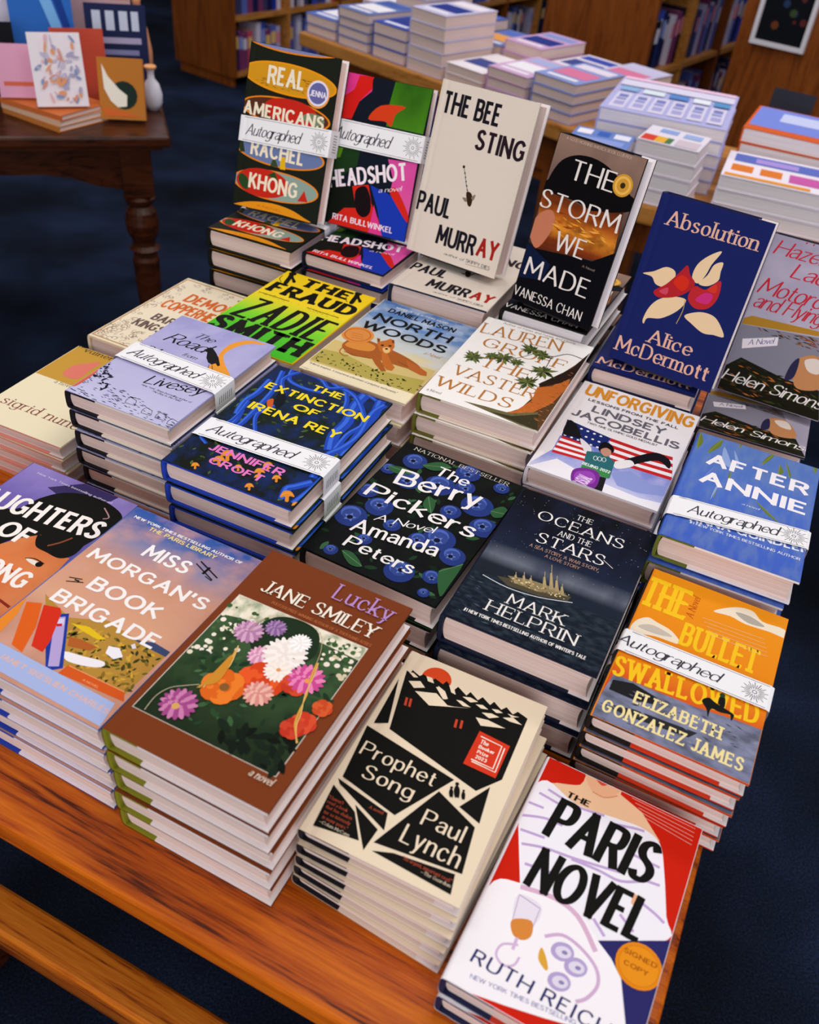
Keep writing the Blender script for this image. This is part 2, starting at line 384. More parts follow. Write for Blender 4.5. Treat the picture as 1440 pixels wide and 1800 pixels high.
def artwork(ops, W, H):
    """-> list of (polygon in mm from the cover's head-left corner, y down->up handled, ink, layer)"""
    out = []; lay = [0]
    W *= 1000; H *= 1000
    def m(p): return (p[0]*W, H-p[1]*H)
    def put(poly, col, dl=0): out.append((poly, col, lay[0]+dl))
    for op in ops:
        k = op[0]; lay[0] += 1
        if k == 'Z': out.append('sticker'); continue
        if k == 'T':
            _, t, f, c, u0, v0, u1, v1, h = op[:9]
            a, b = m((u0, v0)), m((u1, v1))
            for q, s in lettering(t, f, a[0], a[1], b[0], b[1], h*H): put(q, c, s*.6)
            lay[0] += 2
        elif k == 'P': put([m(p) for p in op[2]], op[1])
        elif k == 'S': put(spline([m(p) for p in op[2]], True, 4), op[1])
        elif k == 'L':
            P = [m(p) for p in op[3]]
            if op[4]: P = spline(P, False, 4)
            for q in ribbon(P, lambda a: op[2]): put(q, op[1])
        elif k == 'C': x, y = m((op[2], op[3])); put(circ(x, y, op[4], 24), op[1])
        elif k == 'G': put([m((op[1], op[2])), m((op[1], op[4])), m((op[3], op[4])), m((op[3], op[2]))], op[5])
        elif k == 'F':
            x, y = m((op[2], op[3])); r_ = op[4]; c1, c2 = op[5], op[6]; rn = random.Random(int(x*37+y*11))
            if op[1] == 'berry':
                put(circ(x, y, r_), c1); put(circ(x-.15*r_, y+.25*r_, r_*.62, 16), c2, 1); put(circ(x-.05*r_, y+.1*r_, r_*.55, 16), '#34488e', 2)
                a = rn.uniform(0, 6); cx, cy = x+.15*r_*math.cos(a), y+.15*r_*math.sin(a)
                st = [(cx+(r_*.42 if i % 2 else r_*.2)*math.cos(i*math.pi/5+a), cy+(r_*.42 if i % 2 else r_*.2)*math.sin(i*math.pi/5+a)) for i in range(10)]
                put(st, '#6a80c4', 3); put(circ(cx, cy, r_*.2, 10), '#0e1430', 4); lay[0] += 4
            elif op[1] == 'leafy':
                for i in range(13):
                    a = i*2*math.pi/13+rn.uniform(-.2, .2); l = r_*rn.uniform(.6, 1.1); d = (math.cos(a), math.sin(a)); w = r_*.15
                    put([(x, y), (x+d[0]*l*.5-d[1]*w, y+d[1]*l*.5+d[0]*w), (x+d[0]*l, y+d[1]*l), (x+d[0]*l*.5+d[1]*w, y+d[1]*l*.5-d[0]*w)], (c1, c2)[i % 2], i % 3)
                lay[0] += 2
            else:
                rings = {'dahlia': ((1, 17), (.78, 14), (.55, 11), (.33, 8)), 'daisy': ((1, 20), (.72, 16), (.4, 10)), 'poppy': ((1, 6), (.74, 5), (.4, 5))}[op[1]]
                put(circ(x, y, r_*.85), c1)
                for j, (rr, n) in enumerate(rings):
                    for i in range(n):
                        a = 2*math.pi*(i+.5*j)/n; wd_ = (1.5 if op[1] == 'poppy' else 1.25)*math.pi*rr*r_/n*.62
                        put(circ(x+math.cos(a)*rr*r_*.66, y+math.sin(a)*rr*r_*.66, rr*r_*.36, 10, wd_, a), (c1, c2)[(i+j) % 2], j*3+1+i % 3)
                lay[0] += len(rings)*3+1
        elif k == 'K':
            _, seed, n, poly, size, cols, kind = op; rn = random.Random(seed)
            P = [m(p) for p in poly]; xs = [p[0] for p in P]; ys = [p[1] for p in P]
            def inside(x, y):
                r2 = False
                for i in range(len(P)):
                    a, b = P[i-1], P[i]
                    if (a[1] > y) != (b[1] > y) and x < (b[0]-a[0])*(y-a[1])/(b[1]-a[1])+a[0]: r2 = not r2
                return r2
            got = 0; tries = 0
            while got < n and tries < n*20:
                tries += 1; x, y = rn.uniform(min(xs), max(xs)), rn.uniform(min(ys), max(ys))
                if not inside(x, y): continue
                got += 1; s = size*rn.uniform(.5, 1.1); a = rn.uniform(0, 6.283); c = rn.choice(cols); dl = (got % 24)*.5
                if kind == 'dot': put(circ(x, y, s*.5, 9), c, dl)
                elif kind == 'leaf':
                    d = (math.cos(a), math.sin(a)); w = s*.22
                    put(spline([(x-d[0]*s/2, y-d[1]*s/2), (x-d[1]*w, y+d[0]*w), (x+d[0]*s/2, y+d[1]*s/2), (x+d[1]*w, y-d[0]*w)], True, 3), c, dl)
                elif kind == 'stroke':
                    a = rn.uniform(-.35, .2); d = (math.cos(a), math.sin(a)); w = s*.07+.15
                    put([(x-d[0]*s/2, y-d[1]*s/2), (x, y-w), (x+d[0]*s/2, y+d[1]*s/2), (x, y+w)], c, dl)
                elif kind == 'curl':
                    Q = [(x+s*.5*(1-t/9)*math.cos(a+t*.8), y+s*.5*(1-t/9)*math.sin(a+t*.8)) for t in range(8)]
                    for q in ribbon(spline(Q, False, 3), lambda a_: .7): put(q, c, dl)
            lay[0] += 12
    return out

# printed artwork of each cover, in cover coordinates (0..1 from the head-left corner)
ART={
'lucky':[
 ('P', '#e8d8cc', [(0.059, 0.274), (0.922, 0.264), (0.925, 0.881), (0.053, 0.887)]),
 ('P', '@meadow', [(0.064, 0.276), (0.918, 0.267), (0.921, 0.879), (0.057, 0.885)]),
 ('P', '@bokehsky', [(0.064, 0.276), (0.918, 0.267), (0.918, 0.332), (0.679, 0.327), (0.514, 0.333), (0.318, 0.358), (0.148, 0.379), (0.059, 0.394)]),
 ('K', 3, 60, [(0.062, 0.33), (0.349, 0.326), (0.294, 0.541), (0.07, 0.603)], 5, ['#f0e6d2', '#e6d9bd', '#486a3c', '#3a5c30', '#f5ecdc'], 'dot'),
 ('K', 4, 60, [(0.653, 0.299), (0.903, 0.278), (0.907, 0.447), (0.744, 0.415)], 5, ['#f0e6d2', '#d8c9a8', '#486a3c', '#3a5c30', '#efe4d0'], 'dot'),
 ('K', 5, 90, [(0.125, 0.557), (0.942, 0.386), (0.919, 0.861), (0.087, 0.861)], 10, ['#2c4a2c', '#3d5f3b', '#1f3622', '#4c6c48', '#27402a'], 'leaf'),
 ('K', 6, 30, [(0.34, 0.829), (0.9, 0.732), (0.916, 0.872), (0.643, 0.858)], 16, ['#141d15', '#1a261a', '#101610'], 'leaf'),
 ('S', '#20311f', [(0.333, 0.463), (0.301, 0.365), (0.365, 0.295), (0.502, 0.272), (0.627, 0.296), (0.688, 0.387), (0.634, 0.457), (0.464, 0.499)]),
 ('F', 'dahlia', 0.275, 0.415, 13.4, '#b77fa8', '#d9a9c8'),
 ('F', 'dahlia', 0.393, 0.351, 9.8, '#8a5f96', '#a987b4'),
 ('F', 'dahlia', 0.434, 0.492, 11.5, '#d98fb4', '#eebfd2'),
 ('F', 'poppy', 0.531, 0.586, 20.1, '#d8431c', '#ec5a26'),
 ('F', 'dahlia', 0.567, 0.635, 12.8, '#dd8f86', '#f0b8a8'),
 ('F', 'daisy', 0.544, 0.443, 19.7, '#f2e6e0', '#fff4ee'),
 ('F', 'daisy', 0.572, 0.369, 10.3, '#f4ece6', '#ffffff'),
 ('F', 'daisy', 0.573, 0.517, 12.5, '#f6e8e0', '#fff2e6'),
 ('C', '#e69a5c', 0.573, 0.514, 1.9),
 ('F', 'poppy', 0.378, 0.671, 18.2, '#e0661c', '#f07f2a'),
 ('C', '#8a5a2a', 0.39, 0.671, 4.1),
 ('F', 'poppy', 0.709, 0.535, 12.7, '#c83a22', '#d84a2c'),
 ('F', 'dahlia', 0.738, 0.5, 15.8, '#cf4c92', '#ee86b8'),
 ('C', '#f09a5a', 0.748, 0.506, 2.5),
 ('F', 'dahlia', 0.25, 0.805, 15.6, '#a44a88', '#cf7fae'),
 ('C', '#d9a860', 0.246, 0.817, 3.2),
 ('F', 'poppy', 0.876, 0.664, 10.8, '#cf3c24', '#dc5030'),
 ('F', 'poppy', 0.843, 0.702, 10.2, '#c23420', '#d0442c'),
 ('F', 'poppy', 0.912, 0.581, 8.6, '#cc4a22', '#da5c2e'),
 ('L', '#c9b48c', 0.5, [(0.285, 0.417), (0.286, 0.351), (0.361, 0.291), (0.505, 0.274), (0.632, 0.293), (0.699, 0.358), (0.728, 0.421)], 1),
 ('L', '#d99a3a', 0.7, [(0.728, 0.421), (0.749, 0.484), (0.797, 0.558), (0.817, 0.639), (0.846, 0.691), (0.916, 0.741)], 1),
 ('L', '#e6b458', 0.7, [(0.731, 0.42), (0.754, 0.483), (0.794, 0.559), (0.822, 0.637), (0.849, 0.69), (0.914, 0.742)], 1),
 ('L', '#c98a30', 0.7, [(0.734, 0.418), (0.758, 0.481), (0.791, 0.561), (0.827, 0.635), (0.852, 0.689), (0.912, 0.743)], 1),
 ('L', '#eec878', 0.7, [(0.737, 0.417), (0.763, 0.479), (0.788, 0.562), (0.832, 0.633), (0.855, 0.687), (0.91, 0.744)], 1),
 ('L', '#d99a3a', 0.8, [(0.288, 0.493), (0.31, 0.583), (0.313, 0.641), (0.277, 0.701), (0.27, 0.72)], 1),
 ('L', '#e6b458', 0.8, [(0.288, 0.493), (0.316, 0.581), (0.318, 0.639), (0.284, 0.698), (0.279, 0.717)], 1),
 ('L', '#c98a30', 0.8, [(0.288, 0.493), (0.323, 0.578), (0.322, 0.637), (0.291, 0.695), (0.289, 0.713)], 1),
 ('L', '#eec878', 0.8, [(0.288, 0.493), (0.329, 0.576), (0.326, 0.636), (0.299, 0.692), (0.298, 0.709)], 1),
 ('S', '#d08c2e', [(0.294, 0.541), (0.286, 0.616), (0.278, 0.689), (0.282, 0.704), (0.341, 0.665), (0.33, 0.587)]),
 ('L', '#d8c8a8', 0.5, [(0.267, 0.705), (0.209, 0.732), (0.147, 0.767), (0.119, 0.817), (0.126, 0.88)], 1),
 ('T', 'Lucky', 'serif', '#b98cc6', 0.548, 0.114, 0.923, 0.114, 0.085),
 ('T', 'JANE SMILEY', 'serifb', '#f6ead8', 0.152, 0.22, 0.906, 0.22, 0.065),
 ('T', 'PULITZER PRIZE-WINNING AUTHOR OF A THOUSAND ACRES', 'serif', '#d07a48', 0.265, 0.258, 0.928, 0.258, 0.014),
 ('T', 'a novel', 'serifi', '#f0dfcc', 0.802, 0.919, 0.93, 0.919, 0.027),
],
'prophet':[
 ('C', '#dd4a22', 0.261, 0.098, 14.1),
 ('P', '#141310', [(0.054, 0.116), (0.086, 0.122), (0.087, 0.102), (0.15, 0.117), (0.167, 0.099), (0.238, 0.114), (0.251, 0.096), (0.316, 0.109), (0.327, 0.085), (0.401, 0.113), (0.415, 0.089), (0.491, 0.116), (0.504, 0.089), (0.572, 0.115), (0.592, 0.089), (0.658, 0.113), (0.673, 0.088), (0.737, 0.113), (0.761, 0.089), (0.817, 0.112), (0.84, 0.088), (0.915, 0.102), (0.927, 0.437), (0.814, 0.535), (0.16, 0.435)]),
 ('P', '#efdcc0', [(0.071, 0.119), (0.104, 0.115), (0.147, 0.128), (0.119, 0.137)]),
 ('P', '#efdcc0', [(0.103, 0.166), (0.172, 0.142), (0.223, 0.165), (0.158, 0.19)]),
 ('P', '#efdcc0', [(0.19, 0.103), (0.23, 0.1), (0.261, 0.124), (0.217, 0.126)]),
 ('P', '#efdcc0', [(0.176, 0.203), (0.309, 0.169), (0.412, 0.205), (0.455, 0.198), (0.555, 0.171), (0.305, 0.244)]),
 ('P', '#efdcc0', [(0.293, 0.127), (0.353, 0.141), (0.394, 0.173), (0.34, 0.171)]),
 ('P', '#efdcc0', [(0.284, 0.138), (0.309, 0.131), (0.39, 0.176), (0.366, 0.184)]),
 ('P', '#efdcc0', [(0.354, 0.098), (0.396, 0.106), (0.425, 0.135), (0.392, 0.133)]),
 ('P', '#efdcc0', [(0.445, 0.159), (0.481, 0.153), (0.552, 0.166), (0.504, 0.176)]),
 ('P', '#efdcc0', [(0.471, 0.13), (0.521, 0.117), (0.579, 0.123), (0.536, 0.142)]),
 ('P', '#efdcc0', [(0.611, 0.204), (0.689, 0.192), (0.813, 0.197), (0.664, 0.234)]),
 ('P', '#efdcc0', [(0.632, 0.168), (0.692, 0.152), (0.747, 0.155), (0.691, 0.181)]),
 ('P', '#efdcc0', [(0.572, 0.14), (0.616, 0.129), (0.662, 0.14), (0.616, 0.15)]),
 ('P', '#efdcc0', [(0.679, 0.129), (0.72, 0.12), (0.756, 0.127), (0.717, 0.14)]),
 ('P', '#efdcc0', [(0.768, 0.149), (0.828, 0.128), (0.9, 0.146), (0.818, 0.154)]),
 ('P', '#efdcc0', [(0.784, 0.119), (0.823, 0.118), (0.863, 0.113), (0.819, 0.13)]),
 ('P', '#c8452a', [(0.144, 0.252), (0.16, 0.251), (0.177, 0.294), (0.16, 0.295)]),
 ('P', '#c8452a', [(0.172, 0.25), (0.188, 0.248), (0.205, 0.292), (0.188, 0.292)]),
 ('P', '#c8452a', [(0.502, 0.254), (0.518, 0.253), (0.531, 0.296), (0.514, 0.296)]),
 ('P', '#c8452a', [(0.536, 0.248), (0.552, 0.247), (0.565, 0.289), (0.549, 0.29)]),
 ('P', '#141310', [(0.037, 0.175), (0.134, 0.411), (0.053, 0.44)]),
 ('P', '#141310', [(0.025, 0.464), (0.669, 0.53), (0.453, 0.782), (0.065, 0.727)]),
 ('P', '#141310', [(0.047, 0.742), (0.412, 0.787), (0.442, 0.858), (0.074, 0.761)]),
 ('P', '#141310', [(0.22, 0.813), (0.408, 0.866), (0.393, 0.965)]),
 ('P', '#141310', [(0.045, 0.776), (0.24, 0.842), (0.344, 0.939), (0.07, 0.964)]),
 ('P', '#141310', [(0.619, 0.606), (0.899, 0.684), (0.941, 0.879), (0.422, 0.919)]),
 ('P', '#141310', [(0.881, 0.492), (0.913, 0.661), (0.766, 0.631)]),
 ('P', '#141310', [(0.436, 0.952), (0.55, 0.923), (0.907, 0.892), (0.931, 0.97)]),
 ('T', 'Prophet', 'flare', '#efdcc0', 0.079, 0.6, 0.568, 0.6, 0.068),
 ('T', 'Song', 'flare', '#efdcc0', 0.163, 0.694, 0.486, 0.694, 0.066),
 ('T', 'Paul', 'flare', '#efdcc0', 0.611, 0.769, 0.859, 0.769, 0.071),
 ('T', 'Lynch', 'flare', '#efdcc0', 0.55, 0.87, 0.898, 0.87, 0.08),
 ('T', '“I haven’t', 'serif', '#c8553a', 0.061, 0.837, 0.156, 0.837, 0.014),
 ('T', 'read a book', 'serif', '#c8553a', 0.069, 0.857, 0.199, 0.857, 0.013),
 ('T', 'that has shaken', 'serif', '#c8553a', 0.077, 0.878, 0.245, 0.878, 0.013),
 ('T', 'me so intensely', 'serif', '#c8553a', 0.084, 0.901, 0.251, 0.901, 0.014),
 ('T', 'in many years.”', 'serif', '#c8553a', 0.092, 0.923, 0.253, 0.923, 0.013),
 ('T', '—Colum McCann', 'serif', '#efdcc0', 0.09, 0.944, 0.281, 0.944, 0.013),
 ('T', 'A novel', 'serif', '#c8553a', 0.301, 0.802, 0.389, 0.802, 0.013),
 ('T', '“An urgent, important read.”', 'serif', '#c8553a', 0.608, 0.929, 0.906, 0.929, 0.014),
 ('T', '—The Guardian', 'serif', '#efdcc0', 0.733, 0.947, 0.91, 0.947, 0.013),
 ('P', '#d9391f', [(0.674, 0.262), (0.887, 0.272), (0.888, 0.445), (0.672, 0.443)]),
 ('T', 'The', 'sansb', '#f8e6d8', 0.711, 0.319, 0.761, 0.319, 0.022),
 ('T', 'Booker', 'sansb', '#f8e6d8', 0.715, 0.344, 0.816, 0.344, 0.018),
 ('T', 'Prize', 'sansb', '#f8e6d8', 0.72, 0.37, 0.789, 0.37, 0.018),
 ('T', '2023', 'sansb', '#f8e6d8', 0.723, 0.396, 0.793, 0.396, 0.018),
 ('T', 'Winner', 'sansb', '#f8e6d8', 0.724, 0.412, 0.774, 0.412, 0.008),
 ('L', '#f8e6d8', 1.2, [(0.695, 0.285), (0.842, 0.29), (0.85, 0.409), (0.704, 0.408)], 0),
 ('L', '#f8e6d8', 1.2, [(0.863, 0.293), (0.871, 0.42), (0.713, 0.417)], 0),
 ('C', '#141310', 0.676, 0.568, 1.2),
 ('S', '#141310', [(0.675, 0.571), (0.695, 0.581), (0.707, 0.605), (0.698, 0.607), (0.69, 0.609), (0.673, 0.589)]),
 ('C', '#141310', 0.696, 0.542, 1.6),
 ('S', '#141310', [(0.697, 0.547), (0.725, 0.561), (0.741, 0.595), (0.729, 0.598), (0.718, 0.601), (0.694, 0.572)]),
 ('C', '#141310', 0.749, 0.558, 1.0),
 ('S', '#141310', [(0.748, 0.561), (0.766, 0.57), (0.776, 0.592), (0.769, 0.594), (0.761, 0.596), (0.746, 0.577)]),
],
'berry':[
 ('G', 0, 0, 1, 1, '@night'),
 ('K', 11, 70, [(0.03, 0.03), (0.97, 0.03), (0.97, 0.97), (0.03, 0.97)], 14, ['#1c3a22', '#2a5230', '#16301c', '#3a6440', '#0f2214'], 'leaf'),
 ('F', 'berry', 0.184, 0.132, 14.6, '#26387c', '#4d66b6'),
 ('F', 'berry', 0.471, 0.238, 17.9, '#26387c', '#4d66b6'),
 ('F', 'berry', 0.798, 0.279, 18.5, '#26387c', '#4d66b6'),
 ('F', 'berry', 0.227, 0.555, 15.7, '#26387c', '#4d66b6'),
 ('F', 'berry', 0.115, 0.688, 17.7, '#26387c', '#4d66b6'),
 ('F', 'berry', 0.67, 0.394, 11.8, '#26387c', '#4d66b6'),
 ('F', 'berry', 0.935, 0.412, 15.8, '#26387c', '#4d66b6'),
 ('F', 'berry', 0.734, 0.605, 18.1, '#26387c', '#4d66b6'),
 ('F', 'berry', 0.62, 0.662, 11.5, '#26387c', '#4d66b6'),
 ('F', 'berry', 0.658, 0.895, 15.9, '#26387c', '#4d66b6'),
 ('F', 'berry', 0.859, 0.847, 9.8, '#26387c', '#4d66b6'),
 ('F', 'berry', 0.886, 0.676, 13.9, '#26387c', '#4d66b6'),
 ('F', 'berry', 0.186, 0.944, 7.7, '#26387c', '#4d66b6'),
 ('F', 'berry', 0.254, 0.29, 16.3, '#26387c', '#4d66b6'),
 ('F', 'berry', 0.582, 0.067, 15.1, '#26387c', '#4d66b6'),
 ('F', 'berry', 0.07, 0.481, 12.4, '#26387c', '#4d66b6'),
 ('F', 'berry', 0.399, 0.641, 9.7, '#26387c', '#4d66b6'),
 ('F', 'berry', 0.881, 0.955, 6.3, '#26387c', '#4d66b6'),
 ('F', 'berry', 0.637, 0.183, 11.8, '#26387c', '#4d66b6'),
 ('F', 'berry', 0.316, 0.8, 8.6, '#26387c', '#4d66b6'),
 ('F', 'berry', 0.862, 0.084, 9.4, '#26387c', '#4d66b6'),
 ('F', 'berry', 0.068, 0.267, 9.8, '#26387c', '#4d66b6'),
 ('S', '#2f5c36', [(0.874, 0.799), (0.945, 0.733), (0.978, 0.696), (0.989, 0.854), (0.981, 0.935)]),
 ('L', '#7a9a70', 0.5, [(0.874, 0.799), (0.978, 0.696)], 0),
 ('S', '#2f5c36', [(0.463, 0.353), (0.533, 0.371), (0.564, 0.459), (0.474, 0.427)]),
 ('L', '#7a9a70', 0.5, [(0.463, 0.353), (0.564, 0.459)], 0),
 ('S', '#2f5c36', [(0.253, 0.922), (0.326, 0.908), (0.437, 0.961), (0.359, 0.979)]),
 ('L', '#7a9a70', 0.5, [(0.253, 0.922), (0.437, 0.961)], 0),
 ('S', '#2f5c36', [(0.904, 0.278), (0.959, 0.211), (1.027, 0.255), (0.958, 0.314)]),
 ('L', '#7a9a70', 0.5, [(0.904, 0.278), (1.027, 0.255)], 0),
 ('S', '#2f5c36', [(0.05, 0.245), (0.171, 0.214), (0.239, 0.24), (0.128, 0.281)]),
 ('L', '#7a9a70', 0.5, [(0.05, 0.245), (0.239, 0.24)], 0),
 ('S', '#2f5c36', [(0.258, 0.14), (0.346, 0.065), (0.448, 0.075), (0.36, 0.149)]),
 ('L', '#7a9a70', 0.5, [(0.258, 0.14), (0.448, 0.075)], 0),
 ('T', 'NATIONAL BESTSELLER', 'serif', '#cfc6b8', 0.112, 0.048, 0.888, 0.048, 0.03),
 ('T', 'The', 'hand', '#f6f0ee', 0.375, 0.175, 0.63, 0.175, 0.078),
 ('T', 'Berry', 'hand', '#f6f0ee', 0.19, 0.357, 0.802, 0.295, 0.132),
 ('T', 'Pickers', 'hand', '#f6f0ee', 0.074, 0.516, 0.905, 0.516, 0.108),
 ('T', 'A Novel', 'script', '#f6f0ee', 0.268, 0.657, 0.667, 0.585, 0.05),
 ('T', 'Amanda', 'hand', '#f6f0ee', 0.189, 0.781, 0.783, 0.723, 0.094),
 ('T', 'Peters', 'hand', '#f6f0ee', 0.23, 0.889, 0.727, 0.889, 0.08),
],
'oceans':[
 ('G', 0, 0, 1, 1, '@stormsky'),
 ('P', '@sea', [(-0.042, 0.686), (0.535, 0.666), (1.011, 0.662), (1.001, 0.998), (-0.001, 1.001)]),
 ('K', 21, 110, [(0.02, 0.02), (0.98, 0.02), (0.98, 0.5), (0.02, 0.5)], 0.7, ['#c8d0e0', '#8a98b8', '#f0f0f4'], 'dot'),
 ('K', 22, 60, [(0.001, 0.721), (0.981, 0.693), (0.942, 1.008), (0.028, 0.989)], 9, ['#2a3a4c', '#3c4c5e', '#1a2634', '#4a5a68'], 'stroke'),
 ('P', '#4e4838', [(0.184, 0.668), (0.336, 0.64), (0.514, 0.625), (0.667, 0.623), (0.655, 0.656), (0.475, 0.692), (0.277, 0.702)]),
 ('P', '#8f7d58', [(0.243, 0.642), (0.388, 0.614), (0.56, 0.606), (0.651, 0.627), (0.462, 0.668), (0.315, 0.67)]),
 ('P', '#a8946a', [(0.302, 0.673), (0.281, 0.622), (0.292, 0.617), (0.333, 0.668)]),
 ('L', '#c8b48a', 0.5, [(0.301, 0.645), (0.28, 0.601)], 0),
 ('P', '#a8946a', [(0.352, 0.662), (0.329, 0.605), (0.34, 0.601), (0.383, 0.657)]),
 ('L', '#c8b48a', 0.5, [(0.351, 0.633), (0.327, 0.581)], 0),
 ('P', '#a8946a', [(0.394, 0.654), (0.376, 0.606), (0.387, 0.601), (0.425, 0.649)]),
 ('L', '#c8b48a', 0.5, [(0.394, 0.625), (0.377, 0.586)], 0),
 ('P', '#a8946a', [(0.479, 0.638), (0.45, 0.566), (0.461, 0.561), (0.509, 0.633)]),
 ('L', '#c8b48a', 0.5, [(0.479, 0.61), (0.443, 0.53)], 0),
 ('P', '#a8946a', [(0.519, 0.627), (0.477, 0.526), (0.488, 0.521), (0.549, 0.622)]),
 ('L', '#c8b48a', 0.5, [(0.52, 0.598), (0.461, 0.471)], 0),
 ('P', '#a8946a', [(0.555, 0.626), (0.53, 0.559), (0.541, 0.554), (0.585, 0.621)]),
 ('L', '#c8b48a', 0.5, [(0.556, 0.597), (0.526, 0.527)], 0),
 ('P', '#a8946a', [(0.595, 0.634), (0.579, 0.584), (0.59, 0.58), (0.625, 0.63)]),
 ('L', '#c8b48a', 0.5, [(0.596, 0.606), (0.58, 0.564)], 0),
 ('K', 23, 50, [(0.205, 0.644), (0.655, 0.615), (0.636, 0.653), (0.245, 0.679)], 2, ['#d8c08a', '#f0dca8', '#6a5a3c'], 'dot'),
 ('L', '#d8dce0', 1, [(0.101, 0.695), (0.283, 0.714), (0.479, 0.7), (0.689, 0.653)], 1),
 ('T', 'THE', 'serif', '#efe9e4', 0.457, 0.101, 0.569, 0.101, 0.039),
 ('T', 'OCEANS', 'serif', '#efe9e4', 0.212, 0.196, 0.823, 0.196, 0.072),
 ('T', 'AND THE', 'serif', '#efe9e4', 0.398, 0.262, 0.63, 0.262, 0.041),
 ('T', 'STARS', 'serif', '#efe9e4', 0.287, 0.358, 0.752, 0.358, 0.076),
 ('T', 'A SEA STORY, A WAR STORY,', 'sans', '#b08a78', 0.266, 0.406, 0.752, 0.406, 0.024),
 ('T', 'A LOVE STORY', 'sans', '#b08a78', 0.393, 0.439, 0.632, 0.439, 0.021),
 ('T', 'MARK', 'serif', '#efe9e4', 0.327, 0.806, 0.694, 0.806, 0.067),
 ('T', 'HELPRIN', 'serif', '#efe9e4', 0.234, 0.89, 0.81, 0.89, 0.069),
 ('T', '#1 NEW YORK TIMES BESTSELLING AUTHOR OF WINTER’S TALE', 'sansb', '#efe9e4', 0.118, 0.94, 0.9, 0.94, 0.02),
 ('L', '#e8e4d8', 0.7, [(0.748, 0.315), (0.826, 0.348)], 0),
],
'extinction':[
 ('G', 0, 0, 1, 1, '@forest'),
 ('K', 31, 160, [(0.02, 0.02), (0.98, 0.02), (0.98, 0.98), (0.02, 0.98)], 9, ['#2c4420', '#43582a', '#1a2c18', '#56682f', '#16241a', '#3a4a22'], 'leaf'),
 ('L', '#1f46b4', 6, [(0.134, -0.018), (0.195, 0.096), (0.351, 0.125), (0.487, 0.112)], 1),
 ('L', '#3a6ad8', 2.0999999999999996, [(0.122, -0.021), (0.184, 0.093), (0.339, 0.123), (0.476, 0.11)], 1),
 ('L', '#1f46b4', 6, [(0.28, -0.047), (0.421, -0.059), (0.562, -0.022), (0.703, 0.111), (0.745, 0.232)], 1),
 ('L', '#3a6ad8', 2.0999999999999996, [(0.269, -0.049), (0.409, -0.062), (0.551, -0.024), (0.692, 0.109), (0.734, 0.23)], 1),
 ('L', '#1f46b4', 14, [(0.781, -0.022), (0.783, 0.122), (0.836, 0.281), (0.836, 0.412), (0.898, 0.531)], 1),
 ('L', '#3a6ad8', 4.8999999999999995, [(0.771, -0.024), (0.772, 0.12), (0.826, 0.279), (0.826, 0.41), (0.888, 0.529)], 1),
 ('L', '#1f46b4', 12, [(0.916, 0.014), (0.966, 0.179), (0.987, 0.388), (1.007, 0.543)], 1),
 ('L', '#3a6ad8', 4.199999999999999, [(0.905, 0.012), (0.956, 0.176), (0.977, 0.386), (0.998, 0.541)], 1),
 ('L', '#1f46b4', 6, [(0.127, 0.463), (0.165, 0.558), (0.162, 0.646), (0.133, 0.723)], 1),
 ('L', '#3a6ad8', 2.0999999999999996, [(0.116, 0.461), (0.154, 0.557), (0.151, 0.645), (0.122, 0.721)], 1),
 ('L', '#1f46b4', 8, [(0.075, 0.151), (0.093, 0.291), (0.078, 0.393), (0.12, 0.512)], 1),
 ('L', '#3a6ad8', 2.8, [(0.064, 0.149), (0.081, 0.289), (0.067, 0.391), (0.109, 0.51)], 1),
 ('L', '#1f46b4', 7, [(0.09, 0.041), (0.166, 0.209), (0.193, 0.341), (0.217, 0.557), (0.199, 0.63)], 1),
 ('L', '#3a6ad8', 2.4499999999999997, [(0.079, 0.039), (0.154, 0.207), (0.182, 0.339), (0.206, 0.555), (0.188, 0.628)], 1),
 ('L', '#1f46b4', 5, [(0.226, -0.022), (0.155, 0.114), (0.31, 0.288), (0.245, 0.456), (0.362, 0.6)], 1),
 ('L', '#3a6ad8', 1.75, [(0.214, -0.024), (0.144, 0.112), (0.299, 0.286), (0.235, 0.454), (0.352, 0.598)], 1),
 ('L', '#1f46b4', 7, [(0.39, -0.097), (0.508, 0.003), (0.728, 0.051), (0.939, 0.235), (0.912, 0.379), (0.934, 0.575)], 1),
 ('L', '#3a6ad8', 2.4499999999999997, [(0.378, -0.1), (0.497, 0.001), (0.718, 0.049), (0.929, 0.233), (0.902, 0.377), (0.924, 0.573)], 1),
 ('L', '#1f46b4', 9, [(0.969, 0.038), (0.941, 0.144), (0.988, 0.345), (0.96, 0.483), (0.909, 0.586), (0.954, 0.759)], 1),
 ('L', '#3a6ad8', 3.15, [(0.958, 0.036), (0.93, 0.142), (0.978, 0.343), (0.95, 0.481), (0.9, 0.584), (0.945, 0.757)], 1),
 ('L', '#1f46b4', 10, [(0.977, 0.786), (0.906, 0.853), (0.871, 0.886), (0.905, 0.96)], 1),
 ('L', '#3a6ad8', 3.5, [(0.968, 0.785), (0.897, 0.852), (0.862, 0.885), (0.896, 0.959)], 1),
 ('L', '#1f46b4', 6, [(0.199, -0.009), (0.397, 0.003), (0.511, 0.052), (0.672, -0.022), (0.889, 0.027)], 1),
 ('L', '#3a6ad8', 2.0999999999999996, [(0.187, -0.011), (0.386, 0.001), (0.5, 0.05), (0.661, -0.024), (0.879, 0.024)], 1),
 ('L', '#1f46b4', 4, [(0.154, 0.795), (0.058, 0.735), (0.14, 0.57), (0.104, 0.382)], 1),
 ('L', '#3a6ad8', 1.4, [(0.144, 0.794), (0.047, 0.733), (0.129, 0.568), (0.093, 0.379)], 1),
 ('L', '#1f46b4', 9, [(1.015, 0.676), (1.011, 0.826), (0.984, 0.961)], 1),
